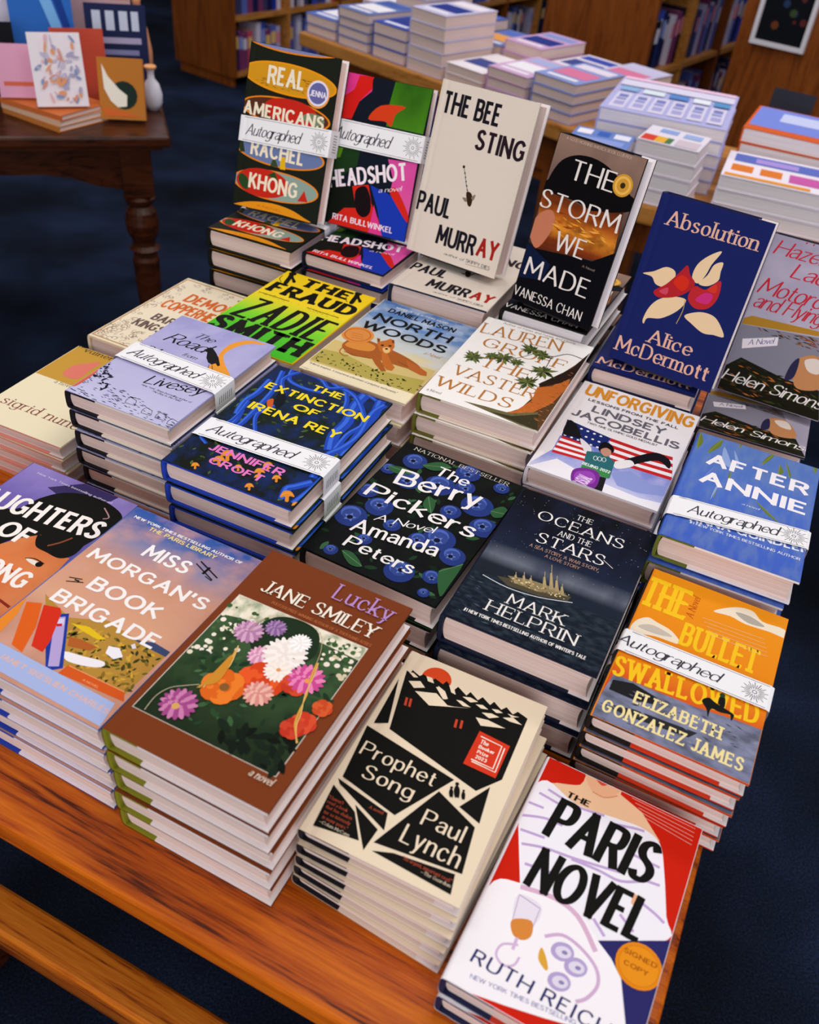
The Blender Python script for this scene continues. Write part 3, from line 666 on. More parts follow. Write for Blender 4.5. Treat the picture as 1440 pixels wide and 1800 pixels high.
 ('L', '#3a6ad8', 3.15, [(1.006, 0.674), (1.002, 0.825), (0.975, 0.96)], 1),
 ('S', '#0e1420', [(0.224, 0.244), (0.248, 0.208), (0.314, 0.263), (0.335, 0.347), (0.288, 0.345)]),
 ('S', '#c85a2a', [(0.213, 0.332), (0.236, 0.298), (0.282, 0.359), (0.272, 0.387)]),
 ('S', '#e0892a', [(0.218, 0.975), (0.207, 0.949), (0.231, 0.939), (0.264, 0.955), (0.245, 0.96), (0.262, 0.979), (0.25, 0.984), (0.233, 0.967)]),
 ('L', '#f2b45a', 0.6, [(0.216, 0.965), (0.225, 0.95), (0.249, 0.951)], 1),
 ('S', '#e0892a', [(0.317, 0.844), (0.3, 0.798), (0.34, 0.78), (0.397, 0.809), (0.364, 0.817), (0.392, 0.851), (0.372, 0.86), (0.342, 0.83)]),
 ('L', '#f2b45a', 0.6, [(0.315, 0.825), (0.329, 0.799), (0.371, 0.801)], 1),
 ('S', '#e0892a', [(0.634, 0.978), (0.626, 0.95), (0.651, 0.939), (0.685, 0.956), (0.665, 0.961), (0.681, 0.982), (0.668, 0.987), (0.651, 0.969)]),
 ('L', '#f2b45a', 0.6, [(0.634, 0.966), (0.644, 0.95), (0.669, 0.951)], 1),
 ('S', '#e0892a', [(0.878, 0.955), (0.867, 0.911), (0.906, 0.895), (0.956, 0.921), (0.925, 0.929), (0.947, 0.961), (0.928, 0.969), (0.903, 0.941)]),
 ('L', '#f2b45a', 0.6, [(0.878, 0.937), (0.894, 0.912), (0.933, 0.913)], 1),
 ('S', '#e0892a', [(0.306, 0.895), (0.292, 0.855), (0.327, 0.839), (0.377, 0.864), (0.348, 0.871), (0.373, 0.901), (0.355, 0.908), (0.329, 0.882)]),
 ('L', '#f2b45a', 0.6, [(0.305, 0.878), (0.317, 0.855), (0.354, 0.857)], 1),
 ('S', '#e0892a', [(0.603, 0.869), (0.592, 0.834), (0.623, 0.821), (0.664, 0.842), (0.639, 0.848), (0.659, 0.874), (0.644, 0.88), (0.623, 0.858)]),
 ('L', '#f2b45a', 0.6, [(0.603, 0.854), (0.614, 0.835), (0.645, 0.836)], 1),
 ('S', '#e0892a', [(0.614, 0.806), (0.604, 0.773), (0.633, 0.761), (0.671, 0.781), (0.648, 0.787), (0.666, 0.811), (0.652, 0.817), (0.633, 0.796)]),
 ('L', '#f2b45a', 0.6, [(0.614, 0.793), (0.624, 0.774), (0.653, 0.775)], 1),
 ('S', '#e0892a', [(0.985, 0.98), (0.979, 0.955), (1.002, 0.945), (1.03, 0.961), (1.012, 0.965), (1.025, 0.983), (1.014, 0.988), (1.0, 0.972)]),
 ('L', '#f2b45a', 0.6, [(0.985, 0.97), (0.995, 0.955), (1.017, 0.956)], 1),
 ('S', '#e0892a', [(0.737, 0.865), (0.728, 0.836), (0.754, 0.825), (0.788, 0.843), (0.767, 0.848), (0.783, 0.869), (0.77, 0.875), (0.753, 0.856)]),
 ('L', '#f2b45a', 0.6, [(0.736, 0.853), (0.746, 0.836), (0.772, 0.837)], 1),
 ('S', '#e0892a', [(0.466, 0.887), (0.457, 0.861), (0.48, 0.85), (0.512, 0.867), (0.493, 0.871), (0.509, 0.891), (0.497, 0.896), (0.481, 0.879)]),
 ('L', '#f2b45a', 0.6, [(0.465, 0.876), (0.474, 0.861), (0.498, 0.862)], 1),
 ('S', '#e0892a', [(0.63, 0.898), (0.624, 0.877), (0.643, 0.869), (0.668, 0.882), (0.653, 0.885), (0.665, 0.901), (0.655, 0.905), (0.642, 0.891)]),
 ('L', '#f2b45a', 0.6, [(0.63, 0.889), (0.637, 0.877), (0.656, 0.878)], 1),
 ('T', 'THE', 'sansb', '#f4d92a', 0.402, 0.12, 0.652, 0.12, 0.056),
 ('T', 'EXTINCTION', 'sansb', '#f4d92a', 0.104, 0.233, 0.935, 0.233, 0.062),
 ('T', 'OF', 'sansb', '#f4d92a', 0.421, 0.325, 0.616, 0.325, 0.057),
 ('T', 'IRENA REY', 'sansb', '#f4d92a', 0.145, 0.436, 0.866, 0.436, 0.064),
 ('T', 'JENNIFER', 'sansb', '#e87ac4', 0.204, 0.827, 0.765, 0.827, 0.053),
 ('T', 'CROFT', 'sansb', '#e87ac4', 0.285, 0.912, 0.686, 0.912, 0.05),
],
'fraud':[
 ('G', 0, 0, 1, 1, '@fraud'),
 ('T', 'THE', 'wood', '#141310', 0.289, 0.14, 0.777, 0.14, 0.117),
 ('T', 'FRAUD', 'wood', '#141310', 0.089, 0.322, 0.961, 0.322, 0.143),
 ('K', 41, 14, [(0.05, 0.355), (0.5, 0.355), (0.5, 0.375), (0.05, 0.375)], 3, ['#141310'], 'stroke'),
 ('L', '#141310', 1.2, [(0.045, 0.37), (0.378, 0.369)], 0),
 ('L', '#141310', 1.2, [(0.574, 0.375), (0.915, 0.373)], 0),
 ('K', 42, 40, [(0.046, 0.359), (0.36, 0.35), (0.383, 0.388), (0.054, 0.391)], 3, ['#141310'], 'stroke'),
 ('K', 43, 40, [(0.571, 0.359), (0.899, 0.354), (0.927, 0.401), (0.595, 0.399)], 3, ['#141310'], 'stroke'),
 ('T', 'ZADIE', 'woodt', '#141310', 0.097, 0.723, 0.93, 0.723, 0.285),
 ('T', 'SMITH', 'wood', '#141310', 0.049, 0.923, 0.953, 0.923, 0.187),
 ('S', '#141310', [(0.126, 0.172), (0.091, 0.084), (0.058, 0.01), (0.1, 0.011), (0.136, 0.061), (0.211, 0.112), (0.197, 0.135), (0.145, 0.096), (0.168, 0.162), (0.161, 0.185)]),
 ('L', '#141310', 1, [(0.105, 0.175), (0.048, 0.135), (0.034, 0.087)], 1),
 ('C', '#141310', 0.093, 0.024, 5.7),
 ('S', '#141310', [(0.843, 0.158), (0.818, 0.072), (0.793, -0.001), (0.833, 0.001), (0.863, 0.049), (0.929, 0.099), (0.914, 0.121), (0.868, 0.083), (0.884, 0.148), (0.875, 0.17)]),
 ('L', '#141310', 1, [(0.823, 0.161), (0.773, 0.121), (0.763, 0.074)], 1),
 ('C', '#141310', 0.824, 0.013, 5.5),
],
'north':[
 ('G', 0, 0, 1, 0.92, '@nwsky'),
 ('P', '#d2ba78', [(-0.011, 0.622), (0.317, 0.618), (0.981, 0.6), (1.043, 0.902), (0.973, 0.959), (0.03, 0.945)]),
 ('P', '#b4a450', [(0.003, 0.757), (0.207, 0.731), (0.57, 0.783), (0.974, 0.726), (0.994, 0.886), (0.022, 0.892)]),
 ('K', 51, 70, [(0.031, 0.787), (0.362, 0.771), (1.002, 0.792), (1.001, 0.896), (0.06, 0.888)], 6, ['#2c3016', '#4a4c20', '#1c2010', '#6a6428'], 'leaf'),
 ('S', '#a85a22', [(0.13, 0.665), (0.118, 0.589), (0.166, 0.535), (0.277, 0.517), (0.386, 0.525), (0.517, 0.536), (0.677, 0.561), (0.827, 0.603), (0.894, 0.655), (0.814, 0.666), (0.682, 0.673), (0.526, 0.677), (0.386, 0.702), (0.259, 0.72)]),
 ('P', '#c06a28', [(0.469, 0.604), (0.497, 0.575), (0.6, 0.656), (0.673, 0.7), (0.679, 0.742), (0.631, 0.748), (0.558, 0.705)]),
 ('P', '#a85a22', [(0.381, 0.646), (0.456, 0.639), (0.573, 0.712), (0.643, 0.764), (0.608, 0.781), (0.507, 0.729)]),
 ('P', '#b8622a', [(0.701, 0.593), (0.835, 0.614), (0.933, 0.642), (0.956, 0.68), (0.91, 0.691), (0.779, 0.671)]),
 ('S', '#d88a3a', [(0.143, 0.644), (0.158, 0.575), (0.256, 0.543), (0.37, 0.557), (0.379, 0.618), (0.262, 0.651)]),
 ('P', '#c06a28', [(0.312, 0.463), (0.363, 0.49), (0.396, 0.459), (0.415, 0.425), (0.456, 0.429), (0.513, 0.499), (0.531, 0.567), (0.502, 0.6), (0.44, 0.588), (0.371, 0.532)]),
 ('P', '#7a3c18', [(0.312, 0.463), (0.34, 0.461), (0.363, 0.49), (0.353, 0.504)]),
 ('P', '#7a3c18', [(0.453, 0.425), (0.438, 0.438), (0.462, 0.463), (0.486, 0.464)]),
 ('S', '#e8b878', [(0.439, 0.553), (0.458, 0.526), (0.497, 0.531), (0.517, 0.575), (0.487, 0.589)]),
 ('C', '#20120a', 0.412, 0.521, 2.1),
 ('C', '#20120a', 0.471, 0.502, 2.2),
 ('C', '#20120a', 0.47, 0.544, 2.2),
 ('L', '#6a3414', 1.0, [(0.189, 0.71), (0.314, 0.714), (0.437, 0.692)], 0),
 ('L', '#6a3414', 0.8, [(0.651, 0.632), (0.762, 0.649)], 0),
 ('L', '#a85a22', 1.6, [(0.146, 0.672), (0.16, 0.724), (0.224, 0.752), (0.25, 0.733)], 1),
 ('P', '#efe0be', [(-0.0, 0.912), (0.994, 0.886), (1.008, 1.005), (-0.014, 0.985)]),
 ('T', '“Brilliantly imagined... A monumental achievement of polyphony and humanity.”', 'sans', '#4a4234', 0.049, 0.935, 0.873, 0.935, 0.018),
 ('T', 'DANIEL MASON', 'sansb', '#141310', 0.163, 0.139, 0.827, 0.139, 0.056),
 ('T', 'NORTH', 'sanswide', '#141310', 0.121, 0.276, 0.865, 0.276, 0.096),
 ('T', 'WOODS', 'sanswide', '#141310', 0.095, 0.404, 0.904, 0.404, 0.091),
 ('T', 'a Novel', 'script', '#c89a5a', 0.769, 0.472, 0.916, 0.472, 0.036),
 ('T', 'WINNER OF THE AUTHORS AWARD', 'sans', '#eef0f4', 0.188, 0.066, 0.718, 0.066, 0.022),
 ('Z',),
 ('C', '#e08a3c', 0.146, 0.498, 22.1),
 ('C', '#b8642a', 0.146, 0.498, 18.5),
 ('C', '#d98840', 0.146, 0.498, 16.7),
 ('L', '#7a3c18', 0.5, [(0.083, 0.498), (0.19, 0.482)], 0),
 ('L', '#7a3c18', 0.5, [(0.101, 0.52), (0.208, 0.505)], 0),
 ('L', '#7a3c18', 0.5, [(0.12, 0.542), (0.226, 0.527)], 0),
],
'vaster':[
 ('P', '#5a3c24', [(1.012, 0.026), (0.949, 0.26), (0.891, 0.396), (0.79, 0.55), (0.809, 0.7), (0.777, 0.851), (0.708, 0.927), (0.531, 0.933), (0.359, 0.948), (0.999, 0.999)]),
 ('P', '#c0662a', [(0.958, 0.367), (0.887, 0.55), (0.788, 0.604), (0.815, 0.749), (0.757, 0.883), (0.68, 0.941), (0.864, 0.877), (0.966, 0.712), (1.006, 0.513)]),
 ('P', '#2a1c16', [(1.009, 0.043), (0.947, 0.299), (0.78, 0.568), (0.812, 0.594), (0.935, 0.488), (1.002, 0.376), (1.022, 0.192)]),
 ('P', '#6a6240', [(0.359, 0.948), (0.533, 0.937), (0.741, 0.921), (0.914, 0.833), (0.969, 1.011)]),
 ('P', '#3a3420', [(0.585, 0.964), (0.754, 0.944), (0.925, 0.853), (0.989, 0.997)]),
 ('K', 61, 60, [(0.958, 0.367), (1.028, 0.159), (1.0, 0.965), (0.754, 0.944)], 7, ['#8a4a22', '#d8843c', '#4a2c1a', '#a8602c'], 'stroke'),
 ('T', 'LAUREN', 'serif', '#b87838', 0.06, 0.21, 0.763, 0.162, 0.126),
 ('T', 'GROFF', 'serif', '#b87838', 0.151, 0.353, 0.878, 0.353, 0.108),
 ('T', 'THE', 'serif', '#b87838', 0.26, 0.568, 0.675, 0.568, 0.111),
 ('T', 'VASTER', 'serif', '#b87838', 0.118, 0.731, 0.81, 0.731, 0.104),
 ('T', 'WILDS', 'serif', '#b87838', 0.068, 0.887, 0.694, 0.887, 0.1),
 ('T', 'a Novel', 'serif', '#8a8078', 0.048, 0.958, 0.167, 0.958, 0.022),
 ('T', 'Author of Fates and Furies and Matrix', 'sans', '#a89c90', 0.173, 0.035, 0.844, 0.035, 0.024),
 ('F', 'leafy', 0.169, 0.5, 18.0, '#3c4a26', '#6a7236'),
 ('F', 'leafy', 0.385, 0.417, 17.6, '#3c4a26', '#6a7236'),
 ('F', 'leafy', 0.695, 0.591, 18.9, '#3c4a26', '#6a7236'),
 ('F', 'leafy', 0.748, 0.429, 20.2, '#3c4a26', '#6a7236'),
 ('F', 'leafy', 0.55, 0.238, 18.5, '#3c4a26', '#6a7236'),
 ('F', 'leafy', 0.664, 0.262, 15.6, '#3c4a26', '#6a7236'),
 ('F', 'leafy', 0.293, 0.429, 13.2, '#3c4a26', '#6a7236'),
 ('F', 'leafy', 0.506, 0.421, 12.3, '#3c4a26', '#6a7236'),
 ('L', '#4a3a28', 1.3, [(0.993, 0.174), (0.844, 0.165), (0.737, 0.244), (0.612, 0.24), (0.461, 0.263)], 1),
 ('L', '#4a3a28', 1.0, [(0.737, 0.244), (0.748, 0.429), (0.71, 0.584)], 1),
 ('L', '#4a3a28', 0.8, [(0.612, 0.24), (0.455, 0.4), (0.18, 0.504)], 1),
],
'unforgiving':[
 ('P', '@snowsky', [(0.098, 0.642), (0.109, 0.788), (0.001, 1.004), (0.999, 1.0), (1.022, 0.762), (0.96, 0.552), (0.682, 0.52), (0.408, 0.534)]),
 ('P', '#f0ecf2', [(0.04, 0.983), (0.177, 0.856), (0.382, 0.899), (0.61, 0.93), (0.843, 0.945), (0.997, 0.926), (0.999, 1.0), (0.001, 1.004)]),
 ('P', '#8f9ad4', [(0.579, 0.817), (0.7, 0.744), (0.871, 0.801), (1.008, 0.768), (1.013, 0.855), (0.829, 0.907), (0.666, 0.907)]),
 ('P', '#c8262a', [(0.112, 0.636), (0.314, 0.638), (0.323, 0.661), (0.112, 0.662)]),
 ('P', '#c8262a', [(0.441, 0.507), (0.697, 0.513), (0.94, 0.491), (0.949, 0.523), (0.708, 0.543), (0.454, 0.538)]),
 ('P', '#f4eef0', [(0.112, 0.662), (0.323, 0.661), (0.332, 0.684), (0.113, 0.688)]),
 ('P', '#f4eef0', [(0.454, 0.538), (0.708, 0.543), (0.949, 0.523), (0.959, 0.554), (0.719, 0.572), (0.467, 0.569)]),
 ('P', '#c8262a', [(0.113, 0.688), (0.332, 0.684), (0.341, 0.707), (0.113, 0.714)]),
 ('P', '#c8262a', [(0.467, 0.569), (0.719, 0.572), (0.959, 0.554), (0.968, 0.585), (0.73, 0.601), (0.48, 0.6)]),
 ('P', '#f4eef0', [(0.113, 0.714), (0.341, 0.707), (0.35, 0.729), (0.113, 0.739)]),
 ('P', '#f4eef0', [(0.48, 0.6), (0.73, 0.601), (0.968, 0.585), (0.977, 0.615), (0.741, 0.63), (0.493, 0.63)]),
 ('P', '#c8262a', [(0.113, 0.739), (0.35, 0.729), (0.359, 0.752), (0.113, 0.765)]),
 ('P', '#c8262a', [(0.493, 0.63), (0.741, 0.63), (0.977, 0.615), (0.986, 0.646), (0.752, 0.658), (0.505, 0.661)]),
 ('P', '#f4eef0', [(0.113, 0.765), (0.359, 0.752), (0.368, 0.774), (0.114, 0.79)]),
 ('P', '#f4eef0', [(0.505, 0.661), (0.752, 0.658), (0.986, 0.646), (0.994, 0.676), (0.762, 0.686), (0.518, 0.69)]),
 ('P', '#c8262a', [(0.114, 0.79), (0.368, 0.774), (0.377, 0.796), (0.114, 0.815)]),
 ('P', '#c8262a', [(0.518, 0.69), (0.762, 0.686), (0.994, 0.676), (1.003, 0.705), (0.773, 0.714), (0.53, 0.72)]),
 ('P', '#1e2c70', [(0.075, 0.466), (0.454, 0.509), (0.435, 0.637), (0.3, 0.644), (0.108, 0.637)]),
 ('C', '#eef0f8', 0.104, 0.508, 1.8),
 ('C', '#eef0f8', 0.117, 0.566, 1.7),
 ('C', '#eef0f8', 0.13, 0.622, 1.7),
 ('C', '#eef0f8', 0.159, 0.51, 1.8),
 ('C', '#eef0f8', 0.172, 0.568, 1.8),
 ('C', '#eef0f8', 0.184, 0.625, 1.8),
 ('C', '#eef0f8', 0.214, 0.513, 1.8),
 ('C', '#eef0f8', 0.226, 0.571, 1.8),
 ('C', '#eef0f8', 0.238, 0.628, 1.7),
 ('C', '#eef0f8', 0.268, 0.516, 1.8),
 ('C', '#eef0f8', 0.28, 0.574, 1.8),
 ('C', '#eef0f8', 0.292, 0.63, 1.7),
 ('C', '#eef0f8', 0.323, 0.519, 1.8),
 ('C', '#eef0f8', 0.334, 0.576, 1.7),
 ('C', '#eef0f8', 0.345, 0.633, 1.7),
 ('C', '#eef0f8', 0.377, 0.522, 1.8),
 ('C', '#eef0f8', 0.387, 0.579, 1.8),
 ('C', '#eef0f8', 0.398, 0.635, 1.8),
 ('S', '#16141a', [(0.106, 0.612), (0.088, 0.474), (0.143, 0.477), (0.194, 0.522), (0.254, 0.6), (0.197, 0.612)]),
 ('S', '#16141a', [(0.599, 0.703), (0.694, 0.595), (0.814, 0.502), (0.927, 0.529), (0.951, 0.609), (0.856, 0.571), (0.745, 0.642), (0.646, 0.736)]),
 ('S', '#e8e0e4', [(0.246, 0.604), (0.358, 0.657), (0.371, 0.726), (0.316, 0.7)]),
 ('S', '#f0e8ea', [(0.563, 0.718), (0.664, 0.651), (0.706, 0.694), (0.608, 0.766)]),
 ('P', '#2c6a70', [(0.343, 0.701), (0.472, 0.664), (0.57, 0.715), (0.593, 0.869), (0.384, 0.887)]),
 ('P', '#3c8a4a', [(0.364, 0.83), (0.578, 0.806), (0.587, 0.876), (0.373, 0.88)]),
 ('T', 'BEIJING 2022', 'sansb', '#e8f0ee', 0.366, 0.831, 0.575, 0.831, 0.026),
 ('L', '#e8eef0', 0.7, [(0.441, 0.733), (0.442, 0.748), (0.436, 0.757), (0.424, 0.755), (0.415, 0.744), (0.413, 0.729), (0.42, 0.72), (0.431, 0.722), (0.441, 0.733)], 1),
 ('L', '#e8eef0', 0.7, [(0.472, 0.727), (0.474, 0.742), (0.467, 0.751), (0.455, 0.749), (0.446, 0.738), (0.444, 0.723), (0.451, 0.714), (0.463, 0.716), (0.472, 0.727)], 1),
 ('L', '#e8eef0', 0.7, [(0.504, 0.721), (0.505, 0.736), (0.498, 0.745), (0.487, 0.743), (0.477, 0.732), (0.476, 0.717), (0.483, 0.708), (0.494, 0.71), (0.504, 0.722)], 1),
 ('S', '#141216', [(0.418, 0.657), (0.407, 0.591), (0.437, 0.56), (0.492, 0.575), (0.525, 0.624), (0.485, 0.673)]),
 ('S', '#c8907a', [(0.43, 0.646), (0.46, 0.614), (0.503, 0.626), (0.515, 0.67), (0.485, 0.693), (0.449, 0.678)]),
 ('P', '#1c1a20', [(0.377, 0.889), (0.572, 0.878), (0.592, 1.003), (0.511, 1.003)]),
 ('S', '#7a2c92', [(0.342, 0.973), (0.331, 0.897), (0.409, 0.849), (0.497, 0.852), (0.531, 0.906), (0.536, 0.987), (0.484, 1.015), (0.389, 1.02)]),
 ('S', '#9a44b4', [(0.358, 0.955), (0.361, 0.908), (0.435, 0.87), (0.49, 0.889), (0.511, 0.948), (0.457, 0.992), (0.396, 0.995)]),
 ('T', 'CASUAL', 'sansb', '#e8c8ee', 0.47, 1.014, 0.489, 0.924, 0.074, {'tilt': 1}),
 ('T', 'UNFORGIVING', 'sansb', '#e0922a', 0.079, 0.152, 0.973, 0.152, 0.126),
 ('T', 'LESSONS FROM THE FALL', 'sanswide', '#4a4650', 0.133, 0.207, 0.883, 0.207, 0.026),
 ('T', 'LINDSEY', 'sanswide', '#6a6670', 0.211, 0.31, 0.802, 0.31, 0.071),
 ('T', 'JACOBELLIS', 'sanswide', '#6a6670', 0.082, 0.406, 0.944, 0.406, 0.07),
 ('T', 'TWO-TIME OLYMPIC GOLD MEDALIST', 'sans', '#3a3640', 0.225, 0.442, 0.796, 0.442, 0.02),
],
'bullet':[
 ('G', 0, 0, 1, 1, '@orange'),
 ('S', '#efe0c8', [(0.037, 0.466), (0.037, 0.394), (0.102, 0.341), (0.177, 0.349), (0.29, 0.368), (0.365, 0.426), (0.199, 0.438)]),
 ('S', '#efe0c8', [(0.503, 0.136), (0.637, 0.054), (0.756, 0.037), (0.836, 0.082), (0.988, 0.078), (1.032, 0.133), (0.899, 0.131), (0.731, 0.141), (0.623, 0.127)]),
 ('S', '#b0a89c', [(0.647, 0.089), (0.749, 0.078), (0.86, 0.11), (0.745, 0.127)]),
 ('S', '#c8bcae', [(0.067, 0.419), (0.153, 0.376), (0.303, 0.398), (0.193, 0.423)]),
 ('P', '@slate', [(0.045, 0.743), (0.32, 0.742), (0.596, 0.737), (0.828, 0.717), (1.006, 0.71), (1.001, 1.0), (0.0, 1.001)]),
 ('P', '#1e1e22', [(0.055, 0.776), (0.18, 0.751), (0.35, 0.774), (0.353, 0.814), (0.223, 0.836), (0.055, 0.835)]),
 ('P', '#2a2a30', [(0.032, 0.922), (0.246, 0.882), (0.643, 0.864), (0.6, 0.905), (0.224, 0.93)]),
 ('K', 71, 60, [(0.072, 0.792), (0.975, 0.728), (0.979, 0.965), (0.064, 0.977)], 9, ['#4a4c58', '#666a84', '#34363e', '#8a8ea8'], 'stroke'),
 ('T', 'THE', 'slab', '#f8c41e', 0.023, 0.273, 0.319, 0.273, 0.212),
 ('T', 'BULLET', 'slab', '#f8c41e', 0.365, 0.428, 0.866, 0.428, 0.152),
 ('T', 'SWALLOWED', 'slab', '#f8c41e', 0.041, 0.752, 0.96, 0.697, 0.12),
 ('T', 'A Novel', 'serifi', '#c04a10', 0.388, 0.238, 0.394, 0.09, 0.035),
 ('L', '#f4c890', 0.5, [(0.447, 0.206), (0.879, 0.192)], 0),
 ('L', '#f4c890', 0.5, [(0.469, 0.229), (0.891, 0.217)], 0),
 ('L', '#f4c890', 0.5, [(0.491, 0.252), (0.904, 0.242)], 0),
 ('L', '#f4c890', 0.5, [(0.512, 0.274), (0.916, 0.266)], 0),
 ('L', '#f4c890', 0.5, [(0.534, 0.296), (0.927, 0.29)], 0),
 ('S', '#141414', [(0.61, 0.69), (0.645, 0.659), (0.695, 0.672), (0.774, 0.684), (0.819, 0.696), (0.81, 0.731), (0.794, 0.703), (0.737, 0.711), (0.678, 0.713), (0.673, 0.762), (0.651, 0.723)]),
 ('S', '#141414', [(0.708, 0.667), (0.71, 0.623), (0.741, 0.626), (0.75, 0.679)]),
 ('C', '#24402a', 0.72, 0.617, 2.5),
 ('T', 'ELIZABETH', 'slab', '#f2dfa0', 0.226, 0.851, 0.772, 0.851, 0.069),
 ('T', 'GONZALEZ JAMES', 'slab', '#f2dfa0', 0.063, 0.958, 0.938, 0.958, 0.068),
],
'annie':[
 ('G', 0, 0, 1, 1, '@blueleaf'),
 ('S', '#6a7a2c', [(0.024, 0.006), (0.07, 0.095), (0.042, 0.172), (0.023, 0.088)]),
 ('L', '#9aa044', 0.4, [(0.024, 0.006), (0.042, 0.172)], 0),
 ('S', '#6a7a2c', [(0.207, 0.01), (0.208, 0.09), (0.135, 0.186), (0.151, 0.101)]),
 ('L', '#9aa044', 0.4, [(0.207, 0.01), (0.135, 0.186)], 0),
 ('S', '#6a7a2c', [(0.345, -0.034), (0.375, -0.033), (0.354, 0.042)]),
 ('L', '#9aa044', 0.4, [(0.345, -0.034), (0.354, 0.042)], 0),
 ('S', '#6a7a2c', [(0.634, -0.022), (0.618, 0.049), (0.559, 0.137), (0.58, 0.052)]),
 ('L', '#9aa044', 0.4, [(0.634, -0.022), (0.559, 0.137)], 0),
 ('S', '#6a7a2c', [(0.692, 0.082), (0.731, 0.14), (0.7, 0.178)]),
 ('L', '#9aa044', 0.4, [(0.692, 0.082), (0.7, 0.178)], 0),
 ('S', '#6a7a2c', [(0.354, 0.284), (0.353, 0.357), (0.353, 0.428), (0.339, 0.338)]),
 ('L', '#9aa044', 0.4, [(0.354, 0.284), (0.353, 0.428)], 0),
 ('S', '#6a7a2c', [(0.288, 0.466), (0.291, 0.545), (0.284, 0.571)]),
 ('L', '#9aa044', 0.4, [(0.288, 0.466), (0.284, 0.571)], 0),
 ('S', '#6a7a2c', [(0.732, 0.04), (0.786, 0.13), (0.785, 0.179)]),
 ('L', '#9aa044', 0.4, [(0.732, 0.04), (0.785, 0.179)], 0),
 ('S', '#6a7a2c', [(0.947, 0.014), (0.976, -0.048), (0.971, 0.054)]),
 ('L', '#9aa044', 0.4, [(0.947, 0.014), (0.971, 0.054)], 0),
 ('S', '#6a7a2c', [(0.586, 0.482), (0.689, 0.54), (0.78, 0.6), (0.674, 0.557)]),
 ('L', '#9aa044', 0.4, [(0.586, 0.482), (0.78, 0.6)], 0),
 ('S', '#8fa6d8', [(0.243, 0.075), (0.262, 0.222), (0.346, 0.25)]),
 ('S', '#8fa6d8', [(0.324, 0.081), (0.387, 0.183), (0.381, 0.236)]),
 ('S', '#8fa6d8', [(0.142, 0.479), (0.188, 0.376), (0.222, 0.289)]),
 ('S', '#8fa6d8', [(0.269, 0.599), (0.274, 0.483), (0.297, 0.427)]),
 ('T', 'AFTER', 'sansb', '#f4eef2', 0.16, 0.288, 0.933, 0.288, 0.111),
 ('T', 'ANNIE', 'sansb', '#f4eef2', 0.155, 0.468, 0.949, 0.468, 0.109),
 ('T', 'a novel', 'script', '#dfe4f2', 0.495, 0.552, 0.623, 0.552, 0.017),
 ('T', 'ANNA QUINDLEN', 'sansb', '#e8ecf8', 0.181, 0.825, 1.031, 0.769, 0.051),
 ('T', '#1 NEW YORK TIMES BESTSELLING AUTHOR', 'sans', '#eef0f8', 0.182, 0.843, 0.973, 0.843, 0.02),
],
'road':[
 ('G', 0, 0, 1, 1, '@lavender'),
 ('S', '#eb9a34', [(0.927, 0.018), (0.767, 0.029), (0.666, 0.121), (0.677, 0.25), (0.764, 0.352), (0.851, 0.396), (0.99, 0.44), (0.741, 0.279), (0.721, 0.157), (0.797, 0.062)]),
 ('S', '#eb9a34', [(0.736, 0.42), (0.727, 0.341), (0.851, 0.396), (0.946, 0.433), (0.828, 0.433)]),
 ('P', '#17141a', [(0.531, 0.266), (0.545, 0.239), (0.552, 0.221), (0.586, 0.226), (0.643, 0.254), (0.71, 0.293), (0.791, 0.357), (0.783, 0.372), (0.74, 0.352), (0.727, 0.375), (0.682, 0.367), (0.625, 0.33), (0.581, 0.279)]),
 ('L', '#17141a', 0.7, [(0.705, 0.379), (0.74, 0.424)], 0),
 ('L', '#17141a', 0.7, [(0.735, 0.379), (0.777, 0.418)], 0),
 ('T', 'The', 'script', '#141310', 0.319, 0.18, 0.514, 0.18, 0.061),
 ('T', 'Road', 'script', '#141310', 0.146, 0.301, 0.534, 0.301, 0.104),
 ('T', 'from', 'script', '#141310', 0.428, 0.383, 0.564, 0.383, 0.034),
 ('T', 'Belhaven', 'script', '#141310', 0.108, 0.446, 0.437, 0.446, 0.055),
 ('T', 'Livesey', 'script', '#141310', 0.44, 0.728, 0.919, 0.666, 0.086),
 ('T', 'New York Times bestselling author of', 'script', '#141310', 0.447, 0.753, 0.923, 0.753, 0.014),
 ('T', 'The Boy in the Field', 'script', '#141310', 0.569, 0.773, 0.841, 0.773, 0.014),
 ('K', 81, 150, [(-0.032, 0.84), (-0.022, 0.621), (0.279, 0.829), (0.677, 0.869), (0.986, 0.914), (1.007, 1.0), (0.531, 1.001), (0.026, 0.989)], 7, ['#1e1a2c', '#2c2640', '#46406a'], 'stroke'),
 ('K', 82, 40, [(-0.01, 0.778), (-0.022, 0.621), (0.205, 0.786), (0.262, 0.91)], 7, ['#2c2640', '#1e1a2c'], 'leaf'),
 ('L', '#141310', 0.6, [(0.49, 0.905), (0.493, 0.875), (0.562, 0.885), (0.597, 0.927), (0.506, 0.93), (0.49, 0.905)], 0),
 ('L', '#141310', 0.6, [(0.68, 0.936), (0.684, 0.908), (0.75, 0.917), (0.783, 0.958), (0.694, 0.961), (0.68, 0.936)], 0),
 ('L', '#141310', 0.6, [(0.809, 0.936), (0.814, 0.907), (0.879, 0.916), (0.91, 0.957), (0.822, 0.96), (0.809, 0.936)], 0),
 ('L', '#141310', 0.6, [(0.932, 0.948), (0.938, 0.92), (1.002, 0.929), (1.031, 0.969), (0.945, 0.972), (0.932, 0.948)], 0),
 ('S', '#d8604a', [(-0.062, 0.954), (-0.058, 0.852), (-0.032, 0.761), (0.03, 0.761), (0.047, 0.869), (0.033, 0.949)]),
],
'morgan':[
 ('G', 0, 0, 1, 1, '@sunsetsky'),
